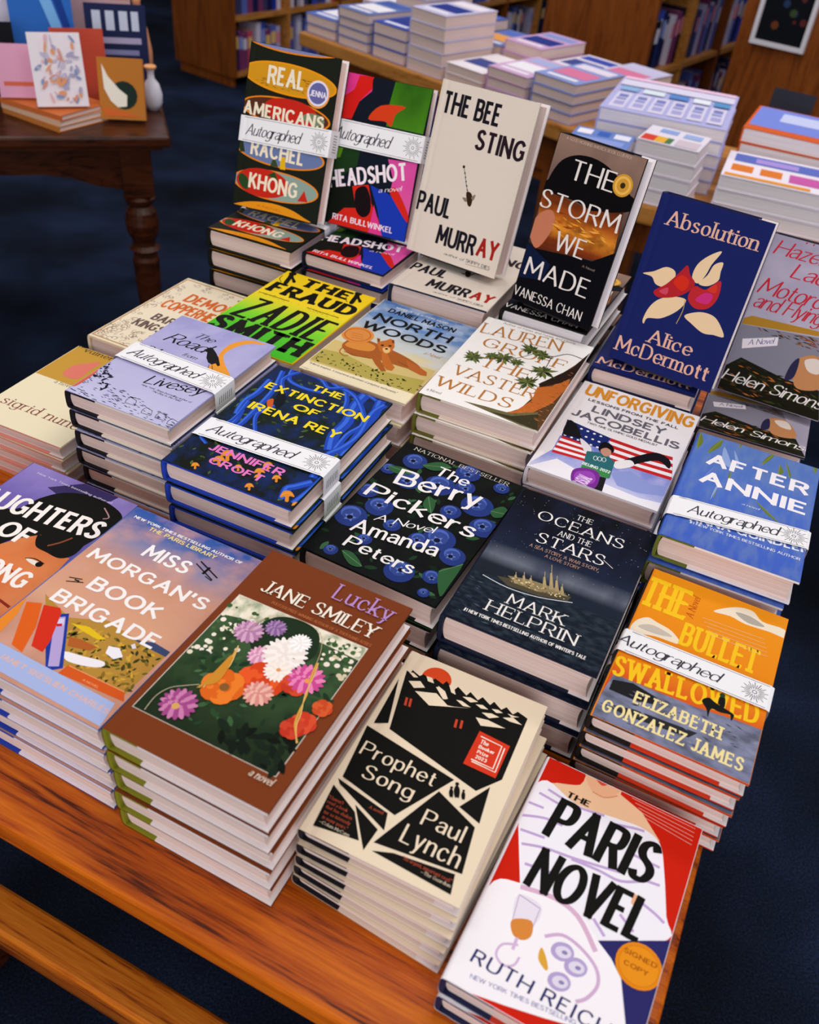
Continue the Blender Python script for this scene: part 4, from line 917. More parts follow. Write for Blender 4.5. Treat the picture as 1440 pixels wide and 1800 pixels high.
 ('P', '#b88a3a', [(0.094, 0.609), (0.339, 0.657), (0.541, 0.592), (0.747, 0.611), (0.983, 0.597), (0.966, 0.838), (0.547, 0.847), (0.364, 0.797)]),
 ('P', '#3c4a70', [(0.755, 0.618), (0.866, 0.59), (0.983, 0.597), (0.983, 0.625), (0.851, 0.624)]),
 ('K', 91, 150, [(0.356, 0.669), (0.77, 0.63), (0.976, 0.637), (0.967, 0.821), (0.568, 0.839)], 7, ['#4a4a1c', '#c89a34', '#6a641f', '#2c3016', '#d8a83c', '#8a6a28', '#383c18'], 'leaf'),
 ('P', '#e8c020', [(0.376, 0.675), (0.485, 0.654), (0.623, 0.672), (0.586, 0.687), (0.48, 0.684)]),
 ('P', '#b4602a', [(0.439, 0.729), (0.514, 0.717), (0.626, 0.717), (0.605, 0.744), (0.481, 0.768)]),
 ('S', '#f4eef4', [(0.494, 0.794), (0.604, 0.776), (0.724, 0.758), (0.735, 0.783), (0.65, 0.81), (0.545, 0.822)]),
 ('P', '#f4f0f6', [(0.669, 0.69), (0.731, 0.678), (0.787, 0.705), (0.755, 0.731), (0.689, 0.723)]),
 ('P', '#e4dce8', [(0.767, 0.645), (0.778, 0.631), (0.808, 0.647), (0.793, 0.657)]),
 ('P', '#1c3a9c', [(0.233, 0.681), (0.317, 0.641), (0.441, 0.747), (0.57, 0.856), (0.508, 0.898), (0.364, 0.797)]),
 ('P', '#b8a4d8', [(0.272, 0.684), (0.318, 0.66), (0.442, 0.765), (0.544, 0.857), (0.495, 0.877), (0.376, 0.774)]),
 ('P', '#d8d0f0', [(0.285, 0.689), (0.321, 0.669), (0.355, 0.698), (0.321, 0.717)]),
 ('P', '#c8202a', [(0.315, 0.705), (0.34, 0.693), (0.352, 0.704), (0.328, 0.716)]),
 ('P', '#d8301c', [(0.15, 0.656), (0.246, 0.636), (0.28, 0.656), (0.377, 0.783), (0.399, 0.837), (0.316, 0.835)]),
 ('P', '#e2621e', [(0.05, 0.678), (0.133, 0.653), (0.236, 0.757), (0.307, 0.875), (0.219, 0.866)]),
 ('P', '#ec8a2c', [(-0.092, 0.656), (0.003, 0.626), (0.078, 0.746), (0.111, 0.883), (0.023, 0.864)]),
 ('P', '#d85a20', [(0.579, 0.834), (0.953, 0.827), (0.994, 0.863), (0.572, 0.881)]),
 ('L', '#f0a070', 0.8, [(0.586, 0.836), (0.954, 0.828)], 0),
 ('T', 'A NOVEL', 'sans', '#f4b080', 0.714, 0.864, 0.82, 0.864, 0.009),
 ('P', '#a9b8e4', [(0.141, 0.88), (0.962, 0.884), (0.995, 0.985), (0.159, 0.98)]),
 ('T', 'JANET SKESLIEN CHARLES', 'sansb', '#e2b4a8', 0.229, 0.935, 0.969, 0.935, 0.023),
 ('T', 'NEW YORK TIMES BESTSELLING AUTHOR OF', 'sansb', '#faf4f2', 0.069, 0.066, 0.903, 0.066, 0.016),
 ('T', 'THE PARIS LIBRARY', 'sansb', '#f0d890', 0.223, 0.098, 0.736, 0.098, 0.023),
 ('T', 'MISS', 'deco', '#faf4f2', 0.342, 0.239, 0.656, 0.239, 0.076),
 ('T', 'MORGAN’S', 'deco', '#faf4f2', 0.077, 0.365, 0.934, 0.365, 0.066),
 ('T', 'BOOK', 'deco', '#faf4f2', 0.259, 0.501, 0.749, 0.501, 0.074),
 ('T', 'BRIGADE', 'deco', '#faf4f2', 0.151, 0.624, 0.879, 0.624, 0.071),
 ('L', '#141310', 1.2, [(0.669, 0.159), (0.837, 0.205)], 0),
 ('L', '#141310', 1.4, [(0.68, 0.138), (0.853, 0.184)], 0),
 ('L', '#141310', 2.6, [(0.756, 0.195), (0.76, 0.149)], 0),
 ('L', '#141310', 0.9, [(0.781, 0.201), (0.837, 0.21)], 0),
 ('L', '#141310', 1, [(0.11, 0.491), (0.189, 0.473)], 0),
 ('L', '#141310', 1, [(0.118, 0.514), (0.212, 0.485)], 0),
 ('L', '#141310', 1.5, [(0.151, 0.49), (0.185, 0.488)], 0),
],
'daughters':[
 ('G', 0, 0, 1, 1, '@violet'),
 ('P', '#3a3060', [(0.313, 0.116), (0.53, -0.01), (0.865, -0.095), (0.806, 0.045), (0.54, 0.153)]),
 ('S', '#141310', [(0.01, 0.368), (0.286, 0.325), (0.355, 0.2), (0.453, 0.11), (0.624, 0.062), (0.829, 0.064), (0.992, 0.109), (1.0, 0.199), (0.985, 0.296), (0.952, 0.397), (0.926, 0.469), (0.758, 0.486), (0.567, 0.45), (0.48, 0.534), (0.422, 0.679), (0.031, 0.612)]),
 ('P', '@skin', [(0.162, 0.71), (0.372, 0.602), (0.48, 0.534), (0.549, 0.457), (0.643, 0.394), (0.693, 0.45), (0.829, 0.458), (0.97, 0.451), (1.012, 0.667), (0.973, 0.864), (0.405, 0.858)]),
 ('S', '#141310', [(0.625, 0.401), (0.693, 0.4), (0.855, 0.386), (0.937, 0.302), (0.974, 0.413), (0.917, 0.472), (0.794, 0.472), (0.691, 0.463)]),
 ('L', '#8a4a30', 2.2, [(0.758, 0.437), (0.808, 0.392), (0.846, 0.339)], 1),
 ('L', '#b08a8a', 1.5, [(0.815, 0.098), (0.912, 0.141), (0.886, 0.165)], 1),
 ('S', '#f2e6dc', [(0.727, 0.547), (0.782, 0.537), (0.844, 0.542), (0.843, 0.561), (0.772, 0.559)]),
 ('C', '#17110f', 0.841, 0.547, 3.8),
 ('L', '#141310', 1.2, [(0.721, 0.547), (0.778, 0.529), (0.866, 0.534)], 1),
 ('L', '#a83c20', 2.4, [(0.565, 0.646), (0.674, 0.627), (0.771, 0.647)], 1),
 ('L', '#8a2a1a', 3, [(0.685, 0.805), (0.808, 0.79), (0.963, 0.805)], 1),
 ('T', 'DAUGHTERS', 'sansc', '#fdf4ee', -0.122, 0.38, 0.971, 0.302, 0.125),
 ('T', 'OF', 'sansc', '#fdf4ee', 0.367, 0.492, 0.602, 0.492, 0.107),
 ('T', 'SHANDONG', 'sansc', '#fdf4ee', -0.008, 0.709, 0.894, 0.709, 0.105),
 ('T', 'New York Times bestselling author of', 'sans', '#e2d8f0', 0.136, 0.06, 0.829, 0.06, 0.013),
 ('T', 'Eve J. Chung', 'sansc', '#fdf4ee', 0.172, 0.806, 0.558, 0.806, 0.051),
],
'paris':[
 ('G', 0, 0, 1, 1, '#cf200c'),
 ('S', '#f2c49c', [(0.265, -0.033), (0.322, -0.007), (0.48, -0.009), (0.504, 0.028), (0.605, 0.08), (0.534, 0.107), (0.356, 0.142), (0.11, 0.111), (0.256, 0.06)]),
 ('P', '#f2c49c', [(0.021, 0.134), (0.282, 0.056), (0.46, 0.01), (0.648, 0.052), (0.793, 0.138), (0.717, 0.209), (0.132, 0.25)]),
 ('S', '#eeb48c', [(0.254, -0.041), (0.476, -0.031), (0.487, 0.006), (0.439, 0.055), (0.36, 0.067), (0.287, 0.031)]),
 ('S', '#d84a34', [(0.323, -0.005), (0.364, -0.011), (0.407, -0.004), (0.375, 0.018)]),
 ('L', '#d88a60', 1.0, [(0.337, 0.064), (0.416, 0.065), (0.484, 0.03)], 1),
 ('S', '#f6f2fa', [(0.066, 0.11), (0.275, 0.151), (0.517, 0.13), (0.677, 0.118), (0.797, 0.147), (0.867, 0.253), (0.945, 0.415), (0.984, 0.495), (0.682, 0.629), (0.19, 0.596), (0.115, 0.498), (0.027, 0.356), (0.002, 0.199)]),
 ('L', '#c4a8d8', 2.4, [(0.094, 0.146), (0.28, 0.16), (0.454, 0.143)], 1),
 ('L', '#c4a8d8', 2.4, [(0.055, 0.179), (0.21, 0.187)], 1),
 ('L', '#c4a8d8', 2.4, [(-0.002, 0.241), (0.116, 0.234)], 1),
 ('L', '#c4a8d8', 2.4, [(-0.001, 0.312), (0.145, 0.273), (0.255, 0.268)], 1),
 ('L', '#c4a8d8', 2.4, [(0.046, 0.365), (0.191, 0.351)], 1),
 ('L', '#c4a8d8', 2.4, [(0.505, 0.162), (0.63, 0.136), (0.695, 0.127)], 1),
 ('L', '#c4a8d8', 2.4, [(0.086, 0.418), (0.214, 0.39), (0.394, 0.372), (0.643, 0.338)], 1),
 ('L', '#c4a8d8', 2.4, [(0.679, 0.244), (0.837, 0.244)], 1),
 ('L', '#c4a8d8', 2.4, [(0.792, 0.321), (0.866, 0.313)], 1),
 ('L', '#c4a8d8', 2.4, [(0.372, 0.381), (0.527, 0.372), (0.659, 0.371), (0.77, 0.33)], 1),
 ('L', '#c4a8d8', 2.4, [(0.148, 0.486), (0.364, 0.463)], 1),
 ('L', '#c4a8d8', 2.4, [(0.806, 0.412), (0.888, 0.427), (0.944, 0.443)], 1),
 ('L', '#c4a8d8', 2.4, [(0.594, 0.555), (0.677, 0.596)], 1),
 ('L', '#c4a8d8', 2.4, [(0.715, 0.492), (0.808, 0.529)], 1),
 ('P', '#f2b088', [(0.744, 0.388), (0.778, 0.394), (0.785, 0.438), (0.751, 0.432)]),
 ('P', '#cf200c', [(0.024, 0.352), (0.171, 0.57), (0.036, 0.606)]),
 ('S', '#fbf6fa', [(0.036, 0.606), (0.17, 0.565), (0.356, 0.543), (0.523, 0.564), (0.65, 0.615), (0.744, 0.657), (0.829, 0.709), (0.907, 0.837), (0.69, 0.924), (0.009, 1.011), (-0.004, 0.926), (0.0, 0.769)]),
 ('L', '#dcb4d0', 4, [(0.178, 0.577), (0.362, 0.555), (0.516, 0.576), (0.661, 0.662)], 1),
 ('S', '#ece4f0', [(0.184, 0.608), (0.321, 0.607), (0.322, 0.684), (0.218, 0.705)]),
 ('L', '#b8a0c8', 0.8, [(0.189, 0.606), (0.32, 0.617)], 0),
 ('L', '#c8b4d4', 0.8, [(0.191, 0.61), (0.213, 0.716)], 0),
 ('L', '#c8b4d4', 0.8, [(0.32, 0.617), (0.321, 0.694)], 0),
 ('S', '#dc8a3c', [(0.208, 0.704), (0.302, 0.674), (0.331, 0.721), (0.299, 0.752), (0.24, 0.75)]),
 ('L', '#d8b8dc', 2.4, [(0.268, 0.753), (0.271, 0.799)], 0),
 ('L', '#d8b8dc', 1.8, [(0.288, 0.775), (0.214, 0.799), (0.204, 0.841), (0.256, 0.863), (0.306, 0.845), (0.317, 0.811)], 1),
 ('L', '#d4b0d4', 2.6, [(0.395, 0.701), (0.476, 0.666), (0.581, 0.675), (0.686, 0.712), (0.724, 0.764), (0.695, 0.822), (0.65, 0.851)], 1),
 ('S', '#e2a83a', [(0.4, 0.742), (0.406, 0.783), (0.456, 0.806), (0.469, 0.797), (0.437, 0.763)]),
 ('S', '#b8a4d4', [(0.567, 0.717), (0.559, 0.732), (0.541, 0.744), (0.516, 0.752), (0.49, 0.753), (0.466, 0.748), (0.45, 0.737), (0.446, 0.723), (0.453, 0.708), (0.471, 0.695), (0.496, 0.688), (0.523, 0.686), (0.547, 0.692), (0.562, 0.703)]),
 ('S', '#e4dcee', [(0.553, 0.718), (0.548, 0.727), (0.535, 0.735), (0.518, 0.74), (0.5, 0.741), (0.484, 0.737), (0.473, 0.731), (0.469, 0.722), (0.474, 0.712), (0.487, 0.705), (0.504, 0.7), (0.523, 0.699), (0.539, 0.702), (0.55, 0.709)]),
 ('S', '#8f84b4', [(0.533, 0.718), (0.532, 0.722), (0.527, 0.724), (0.521, 0.726), (0.514, 0.726), (0.508, 0.725), (0.504, 0.723), (0.503, 0.72), (0.505, 0.716), (0.509, 0.714), (0.515, 0.712), (0.522, 0.712), (0.528, 0.713), (0.532, 0.715)]),
 ('S', '#b8a4d4', [(0.654, 0.743), (0.646, 0.758), (0.628, 0.77), (0.604, 0.778), (0.577, 0.779), (0.554, 0.774), (0.539, 0.763), (0.535, 0.749), (0.542, 0.734), (0.56, 0.722), (0.585, 0.714), (0.612, 0.713), (0.635, 0.719), (0.65, 0.729)]),
 ('S', '#e4dcee', [(0.64, 0.744), (0.635, 0.753), (0.623, 0.761), (0.606, 0.765), (0.588, 0.766), (0.572, 0.763), (0.561, 0.757), (0.558, 0.748), (0.563, 0.739), (0.576, 0.731), (0.593, 0.726), (0.611, 0.726), (0.627, 0.729), (0.637, 0.735)]),
 ('S', '#8f84b4', [(0.621, 0.744), (0.619, 0.748), (0.615, 0.75), (0.609, 0.752), (0.602, 0.752), (0.596, 0.751), (0.592, 0.749), (0.591, 0.746), (0.593, 0.743), (0.597, 0.74), (0.604, 0.738), (0.61, 0.738), (0.616, 0.739), (0.62, 0.741)]),
 ('S', '#b8a4d4', [(0.601, 0.816), (0.594, 0.83), (0.576, 0.842), (0.552, 0.849), (0.526, 0.85), (0.504, 0.845), (0.488, 0.835), (0.484, 0.821), (0.491, 0.807), (0.509, 0.795), (0.533, 0.788), (0.559, 0.786), (0.582, 0.792), (0.597, 0.802)]),
 ('S', '#e4dcee', [(0.588, 0.816), (0.583, 0.825), (0.571, 0.833), (0.554, 0.837), (0.536, 0.838), (0.521, 0.835), (0.51, 0.829), (0.507, 0.82), (0.512, 0.812), (0.524, 0.804), (0.541, 0.799), (0.559, 0.798), (0.575, 0.802), (0.585, 0.808)]),
 ('S', '#8f84b4', [(0.569, 0.817), (0.568, 0.82), (0.563, 0.822), (0.557, 0.824), (0.55, 0.824), (0.544, 0.823), (0.541, 0.821), (0.539, 0.818), (0.541, 0.815), (0.546, 0.813), (0.552, 0.811), (0.558, 0.811), (0.564, 0.812), (0.568, 0.814)]),
 ('P', '#2c2a68', [(0.653, 0.622), (1.017, 0.487), (1.028, 0.56), (1.04, 0.789), (0.907, 0.837), (0.821, 0.704), (0.744, 0.657)]),
 ('T', 'THE', 'brush', '#141310', 0.208, 0.14, 0.35, 0.14, 0.028),
 ('T', 'PARIS', 'brush', '#141310', 0.185, 0.341, 0.786, 0.341, 0.188),
 ('T', 'NOVEL', 'brush', '#141310', 0.2, 0.562, 0.841, 0.562, 0.172),
 ('T', 'RUTH REICHL', 'brushs', '#2c2a68', 0.102, 0.906, 0.911, 0.906, 0.048),
 ('T', 'NEW YORK TIMES BESTSELLING AUTHOR', 'sans', '#8a84b8', 0.134, 0.956, 0.855, 0.909, 0.015),
 ('L', '#f2a090', 0.6, [(0.566, 0.01), (0.96, 0.015)], 0),
 ('L', '#f2a090', 0.6, [(0.593, 0.025), (0.962, 0.034)], 0),
 ('L', '#f2a090', 0.6, [(0.619, 0.04), (0.963, 0.053)], 0),
 ('L', '#f2a090', 0.6, [(0.645, 0.054), (0.965, 0.071)], 0),
 ('L', '#f2a090', 0.6, [(0.67, 0.069), (0.966, 0.09)], 0),
 ('Z',),
 ('C', '#e88a14', 0.885, 0.634, 17.6),
 ('C', '#d87a10', 0.885, 0.634, 15.3),
 ('C', '#ec931c', 0.885, 0.634, 14.7),
 ('T', 'SIGNED', 'sansb', '#a85a10', 0.795, 0.614, 0.969, 0.614, 0.019),
 ('T', 'COPY', 'sansb', '#a85a10', 0.811, 0.654, 0.938, 0.654, 0.018),
],
'bee':[
 ('T', 'THE BEE', 'sansc', '#1c1a22', 0.075, 0.176, 0.654, 0.176, 0.121),
 ('T', 'STING', 'sansc', '#2a1a24', 0.491, 0.324, 0.969, 0.324, 0.114),
 ('T', 'PAUL', 'sansc', '#1c1a22', 0.032, 0.75, 0.387, 0.75, 0.115),
 ('T', 'MURR', 'sansc', '#1c1a22', 0.321, 0.91, 0.723, 0.91, 0.117),
 ('T', 'AY', 'sansc', '#a8241c', 0.765, 0.902, 0.96, 0.902, 0.111),
 ('T', 'author of', 'script', '#1c1a22', 0.429, 0.96, 0.65, 0.96, 0.016),
 ('T', 'SKIPPY DIES', 'sans', '#1c1a22', 0.675, 0.96, 0.932, 0.96, 0.02),
 ('L', '#1c1a22', 0.4, [(0.674, 0.971), (0.928, 0.964)], 0),
 ('L', '#1c1a22', 0.8, [(0.422, 0.434), (0.455, 0.476), (0.489, 0.527), (0.533, 0.577)], 1),
 ('C', '#1c1a22', 0.422, 0.434, 2.0),
 ('C', '#3a2a20', 0.447, 0.466, 1.2),
 ('C', '#3a2a20', 0.463, 0.488, 1.1),
 ('C', '#3a2a20', 0.479, 0.51, 1.1),
 ('C', '#3a2a20', 0.496, 0.533, 1.2),
 ('C', '#3a2a20', 0.512, 0.555, 1.1),
 ('S', '#3a2418', [(0.508, 0.569), (0.56, 0.566), (0.587, 0.602), (0.582, 0.639), (0.547, 0.632)]),
 ('S', '#8a7a70', [(0.48, 0.603), (0.529, 0.602), (0.522, 0.624)]),
 ('S', '#8a7a70', [(0.57, 0.588), (0.606, 0.565), (0.597, 0.602)]),
],
'storm':[
 ('G', 0, 0, 1, 1, '@stormbook'),
 ('S', '#0e0c0e', [(0.033, 0.369), (0.042, 0.255), (0.124, 0.142), (0.309, 0.084), (0.572, 0.087), (0.851, 0.159), (1.034, 0.263), (0.841, 0.32), (0.622, 0.349), (0.311, 0.323)]),
 ('P', '@fire', [(-0.004, 0.328), (0.291, 0.331), (0.622, 0.349), (0.942, 0.297), (0.987, 0.543), (0.787, 0.607), (0.104, 0.663)]),
 ('S', '#0e0c0e', [(-0.047, 0.322), (0.264, 0.328), (0.513, 0.33), (0.754, 0.332), (0.998, 0.278), (0.974, 0.207), (0.274, 0.184), (0.066, 0.253)]),
 ('S', '#c87a5c', [(0.002, 0.582), (0.042, 0.471), (0.167, 0.42), (0.247, 0.466), (0.228, 0.562), (0.128, 0.659)]),
 ('K', 95, 40, [(0.215, 0.414), (0.8, 0.402), (0.866, 0.505), (0.299, 0.552)], 16, ['#e8942c', '#b85a1c', '#f0b04a', '#8a3c14'], 'stroke'),
 ('P', '#0c0c12', [(0.006, 0.635), (0.104, 0.663), (0.79, 0.613), (1.016, 0.516), (1.0, 1.0), (-0.0, 1.002)]),
 ('P', '#101c3a', [(-0.018, 0.639), (0.166, 0.677), (0.351, 0.721), (0.308, 0.825), (0.003, 0.862)]),
 ('T', 'THE', 'flare', '#ece2dc', 0.269, 0.222, 0.758, 0.222, 0.11),
 ('T', 'STORM', 'flare', '#ece2dc', 0.025, 0.421, 0.934, 0.421, 0.105),
 ('T', 'WE', 'flare', '#ece2dc', 0.335, 0.627, 0.673, 0.627, 0.11),
 ('T', 'MADE', 'flare', '#ece2dc', 0.085, 0.83, 0.848, 0.83, 0.11),
 ('T', 'VANESSA CHAN', 'flare', '#ece2dc', 0.024, 0.968, 0.867, 0.968, 0.058),
 ('T', 'A GOOD MORNING AMERICA BOOK CLUB PICK', 'sans', '#c8b0a0', 0.108, 0.026, 0.846, 0.026, 0.017),
 ('T', 'A Novel', 'sans', '#8a7a70', 0.701, 0.665, 0.846, 0.665, 0.014),
 ('Z',),
 ('C', '#d89a34', 0.845, 0.167, 13.5),
 ('C', '#f0bc5a', 0.845, 0.167, 11.0),
 ('C', '#d89a34', 0.845, 0.167, 8.0),
 ('C', '#3a2c1a', 0.845, 0.167, 3.5),
],
'absolution':[
 ('S', '#f0cfa4', [(0.07, 0.458), (0.158, 0.43), (0.253, 0.385), (0.342, 0.394), (0.353, 0.445), (0.288, 0.496), (0.21, 0.495), (0.158, 0.462)]),
 ('S', '#f0cfa4', [(0.667, 0.214), (0.574, 0.257), (0.506, 0.321), (0.499, 0.395), (0.563, 0.42), (0.604, 0.364), (0.622, 0.299)]),
 ('S', '#f0cfa4', [(0.709, 0.27), (0.644, 0.295), (0.619, 0.361), (0.57, 0.418), (0.651, 0.418), (0.722, 0.372), (0.716, 0.322)]),
 ('S', '#f0cfa4', [(0.518, 0.53), (0.401, 0.533), (0.286, 0.573), (0.224, 0.636), (0.204, 0.714), (0.225, 0.738), (0.241, 0.7), (0.359, 0.675), (0.475, 0.605)]),
 ('S', '#f0cfa4', [(0.55, 0.617), (0.659, 0.572), (0.77, 0.565), (0.851, 0.591), (0.939, 0.661), (0.848, 0.67), (0.754, 0.679), (0.635, 0.649)]),
 ('S', '#b8242c', [(0.216, 0.537), (0.303, 0.477), (0.387, 0.386), (0.428, 0.341), (0.479, 0.389), (0.538, 0.419), (0.53, 0.463), (0.432, 0.526), (0.281, 0.563)]),
 ('S', '#c02a30', [(0.522, 0.508), (0.549, 0.438), (0.648, 0.44), (0.743, 0.368), (0.772, 0.457), (0.733, 0.529), (0.65, 0.557), (0.579, 0.55)]),
 ('S', '#d8301c', [(0.358, 0.455), (0.412, 0.402), (0.493, 0.428), (0.461, 0.488)]),
 ('S', '#d0307a', [(0.593, 0.515), (0.644, 0.462), (0.723, 0.456), (0.707, 0.513)]),
 ('S', '#d04a60', [(0.262, 0.528), (0.329, 0.493), (0.335, 0.535)]),
 ('S', '#d83a28', [(0.662, 0.437), (0.718, 0.394), (0.739, 0.442)]),
 ('L', '#b89a5a', 1, [(0.51, 0.532), (0.521, 0.596), (0.506, 0.677)], 1),
 ('T', 'Absolution', 'serifb', '#e8b49c', 0.133, 0.161, 0.927, 0.161, 0.083),
 ('T', 'Alice', 'serifb', '#e8b49c', 0.317, 0.835, 0.717, 0.835, 0.083),
 ('T', 'McDermott', 'serifb', '#e8b49c', 0.049, 0.944, 0.927, 0.944, 0.092),
],
'real':[
 ('S', '#e8861c', [(1.039, -0.035), (0.985, -0.009), (0.839, 0.013), (0.627, 0.026), (0.39, 0.03), (0.177, 0.021), (0.029, 0.003), (-0.023, -0.022), (0.033, -0.048), (0.184, -0.07), (0.399, -0.083), (0.635, -0.086), (0.845, -0.077), (0.989, -0.059)]),
 ('S', '#7f86b4', [(1.018, -0.034), (0.967, -0.013), (0.826, 0.005), (0.623, 0.017), (0.396, 0.02), (0.191, 0.013), (0.048, -0.002), (-0.001, -0.022), (0.052, -0.043), (0.196, -0.062), (0.403, -0.073), (0.63, -0.076), (0.832, -0.069), (0.97, -0.054)]),
 ('S', '#f09a14', [(1.003, 0.188), (0.944, 0.226), (0.795, 0.255), (0.583, 0.268), (0.35, 0.264), (0.143, 0.242), (0.002, 0.207), (-0.042, 0.166), (0.019, 0.127), (0.173, 0.098), (0.387, 0.085), (0.62, 0.09), (0.824, 0.112), (0.96, 0.147)]),
 ('S', '#d8961e', [(0.979, 0.187), (0.923, 0.22), (0.781, 0.245), (0.58, 0.257), (0.358, 0.252), (0.16, 0.233), (0.026, 0.202), (-0.017, 0.166), (0.041, 0.132), (0.187, 0.107), (0.391, 0.096), (0.612, 0.101), (0.807, 0.121), (0.937, 0.152)]),
 ('K', 101, 80, [(0.084, 0.211), (0.525, 0.154), (0.851, 0.165), (0.656, 0.243), (0.239, 0.241)], 9, ['#a8741c', '#6a5220', '#c8861c', '#8a641c'], 'stroke'),
 ('S', '#e8861c', [(0.986, 0.383), (0.93, 0.419), (0.787, 0.447), (0.585, 0.46), (0.363, 0.457), (0.165, 0.437), (0.031, 0.404), (-0.011, 0.365), (0.047, 0.328), (0.193, 0.301), (0.398, 0.288), (0.62, 0.292), (0.814, 0.312), (0.945, 0.345)]),
 ('S', '#5a3020', [(0.965, 0.382), (0.912, 0.414), (0.776, 0.439), (0.583, 0.45), (0.37, 0.447), (0.18, 0.429), (0.051, 0.4), (0.01, 0.366), (0.065, 0.333), (0.205, 0.309), (0.401, 0.298), (0.613, 0.302), (0.8, 0.32), (0.925, 0.349)]),
 ('S', '#c8281c', [(0.84, 0.364), (0.805, 0.395), (0.717, 0.419), (0.594, 0.431), (0.461, 0.429), (0.343, 0.413), (0.264, 0.386), (0.241, 0.354), (0.277, 0.322), (0.366, 0.298), (0.49, 0.287), (0.623, 0.289), (0.74, 0.305), (0.817, 0.332)]),
 ('S', '#7a8a6a', [(0.921, 0.379), (0.906, 0.395), (0.869, 0.408), (0.819, 0.414), (0.765, 0.413), (0.717, 0.405), (0.685, 0.392), (0.676, 0.375), (0.692, 0.359), (0.729, 0.347), (0.779, 0.34), (0.834, 0.341), (0.881, 0.349), (0.912, 0.363)]),
 ('S', '#c8281c', [(0.807, 0.414), (0.796, 0.425), (0.766, 0.434), (0.723, 0.44), (0.676, 0.441), (0.634, 0.437), (0.605, 0.429), (0.596, 0.419), (0.607, 0.408), (0.637, 0.399), (0.68, 0.393), (0.727, 0.392), (0.769, 0.396), (0.798, 0.404)]),
 ('S', '#e8861c', [(0.989, 0.617), (0.935, 0.655), (0.794, 0.686), (0.592, 0.704), (0.369, 0.706), (0.169, 0.69), (0.032, 0.661), (-0.013, 0.623), (0.043, 0.585), (0.188, 0.554), (0.393, 0.536), (0.615, 0.535), (0.812, 0.551), (0.945, 0.58)]),
 ('S', '#6a7aa8', [(0.968, 0.617), (0.917, 0.651), (0.782, 0.678), (0.589, 0.694), (0.375, 0.696), (0.183, 0.682), (0.052, 0.656), (0.009, 0.623), (0.062, 0.589), (0.2, 0.562), (0.396, 0.546), (0.609, 0.545), (0.798, 0.559), (0.926, 0.585)]),
 ('P', '#3a4a2a', [(0.397, 0.707), (0.424, 0.638), (0.488, 0.706)]),
 ('P', '#e8b41c', [(0.508, 0.713), (0.497, 0.639), (0.55, 0.632), (0.571, 0.711)]),
 ('P', '#2c3a24', [(0.001, 0.601), (0.053, 0.585), (0.09, 0.657), (0.036, 0.664)]),
 ('S', '#e8861c', [(0.976, 0.821), (0.923, 0.862), (0.783, 0.896), (0.583, 0.916), (0.363, 0.919), (0.165, 0.903), (0.03, 0.871), (-0.013, 0.83), (0.042, 0.788), (0.186, 0.754), (0.389, 0.734), (0.609, 0.732), (0.803, 0.749), (0.934, 0.78)]),
 ('S', '#8fa49a', [(0.959, 0.821), (0.907, 0.858), (0.773, 0.89), (0.58, 0.908), (0.368, 0.91), (0.177, 0.896), (0.047, 0.867), (0.005, 0.83), (0.058, 0.791), (0.196, 0.76), (0.391, 0.742), (0.603, 0.74), (0.791, 0.756), (0.917, 0.784)]),
 ('S', '#c82a1c', [(0.638, 0.821), (0.603, 0.861), (0.515, 0.893), (0.391, 0.911), (0.255, 0.913), (0.135, 0.897), (0.054, 0.866), (0.03, 0.827), (0.066, 0.787), (0.155, 0.755), (0.28, 0.737), (0.416, 0.736), (0.534, 0.752), (0.614, 0.783)]),
 ('S', '#2c4a24', [(0.167, 0.825), (0.182, 0.846), (0.185, 0.865), (0.175, 0.88), (0.153, 0.887), (0.125, 0.885), (0.096, 0.874), (0.071, 0.856), (0.055, 0.836), (0.053, 0.816), (0.063, 0.801), (0.085, 0.794), (0.113, 0.797), (0.142, 0.807)]),
 ('P', '#c82a1c', [(0.752, 0.883), (0.814, 0.809), (0.867, 0.874)]),
 ('P', '#2c4a24', [(0.376, 0.767), (0.459, 0.738), (0.509, 0.789)]),
 ('S', '#e8941c', [(0.022, 1.001), (0.223, 0.957), (0.475, 0.936), (0.696, 0.947), (0.848, 0.976), (0.926, 0.996), (0.562, 0.992), (0.289, 0.997), (0.088, 1.007)]),
 ('T', 'A NOVEL', 'sans', '#b86a10', 0.302, 0.978, 0.595, 0.978, 0.014),
 ('T', 'REAL', 'sansc', '#f4e6cc', 0.256, 0.222, 0.642, 0.222, 0.108),
 ('T', 'AMERICANS', 'sansc', '#f4e6cc', 0.028, 0.425, 0.909, 0.425, 0.079),
 ('T', 'RACHEL', 'sansc', '#f4e6cc', 0.166, 0.663, 0.751, 0.663, 0.097),
 ('T', 'KHONG', 'sansc', '#f4e6cc', 0.188, 0.871, 0.732, 0.871, 0.096),
 ('Z',),
 ('C', '#f0a050', 0.809, 0.224, 19.0),
 ('C', '#e8e0f0', 0.808, 0.219, 17.1),
 ('C', '#6a68a4', 0.808, 0.219, 14.2),
 ('T', 'JENNA', 'sansb', '#f0e8f4', 0.728, 0.24, 0.896, 0.24, 0.035),
],
'headshot':[
 ('G', 0, 0, 1, 1, '#141a26'),
 ('P', '#e23a8a', [(-0.013, -0.001), (0.325, 0.001), (0.332, 0.084), (-0.003, 0.294)]),
 ('P', '#d8201c', [(0.15, 0.008), (0.324, -0.002), (0.336, 0.064), (0.2, 0.164), (0.139, 0.286), (-0.013, 0.295), (0.013, 0.149)]),
 ('P', '#e23a8a', [(-0.013, -0.001), (0.159, 0.003), (0.12, 0.1), (-0.003, 0.16)]),
 ('S', '#141a26', [(0.333, -0.004), (0.61, 0.001), (0.582, 0.144), (0.396, 0.279), (0.18, 0.288), (0.19, 0.195), (0.32, 0.105)]),
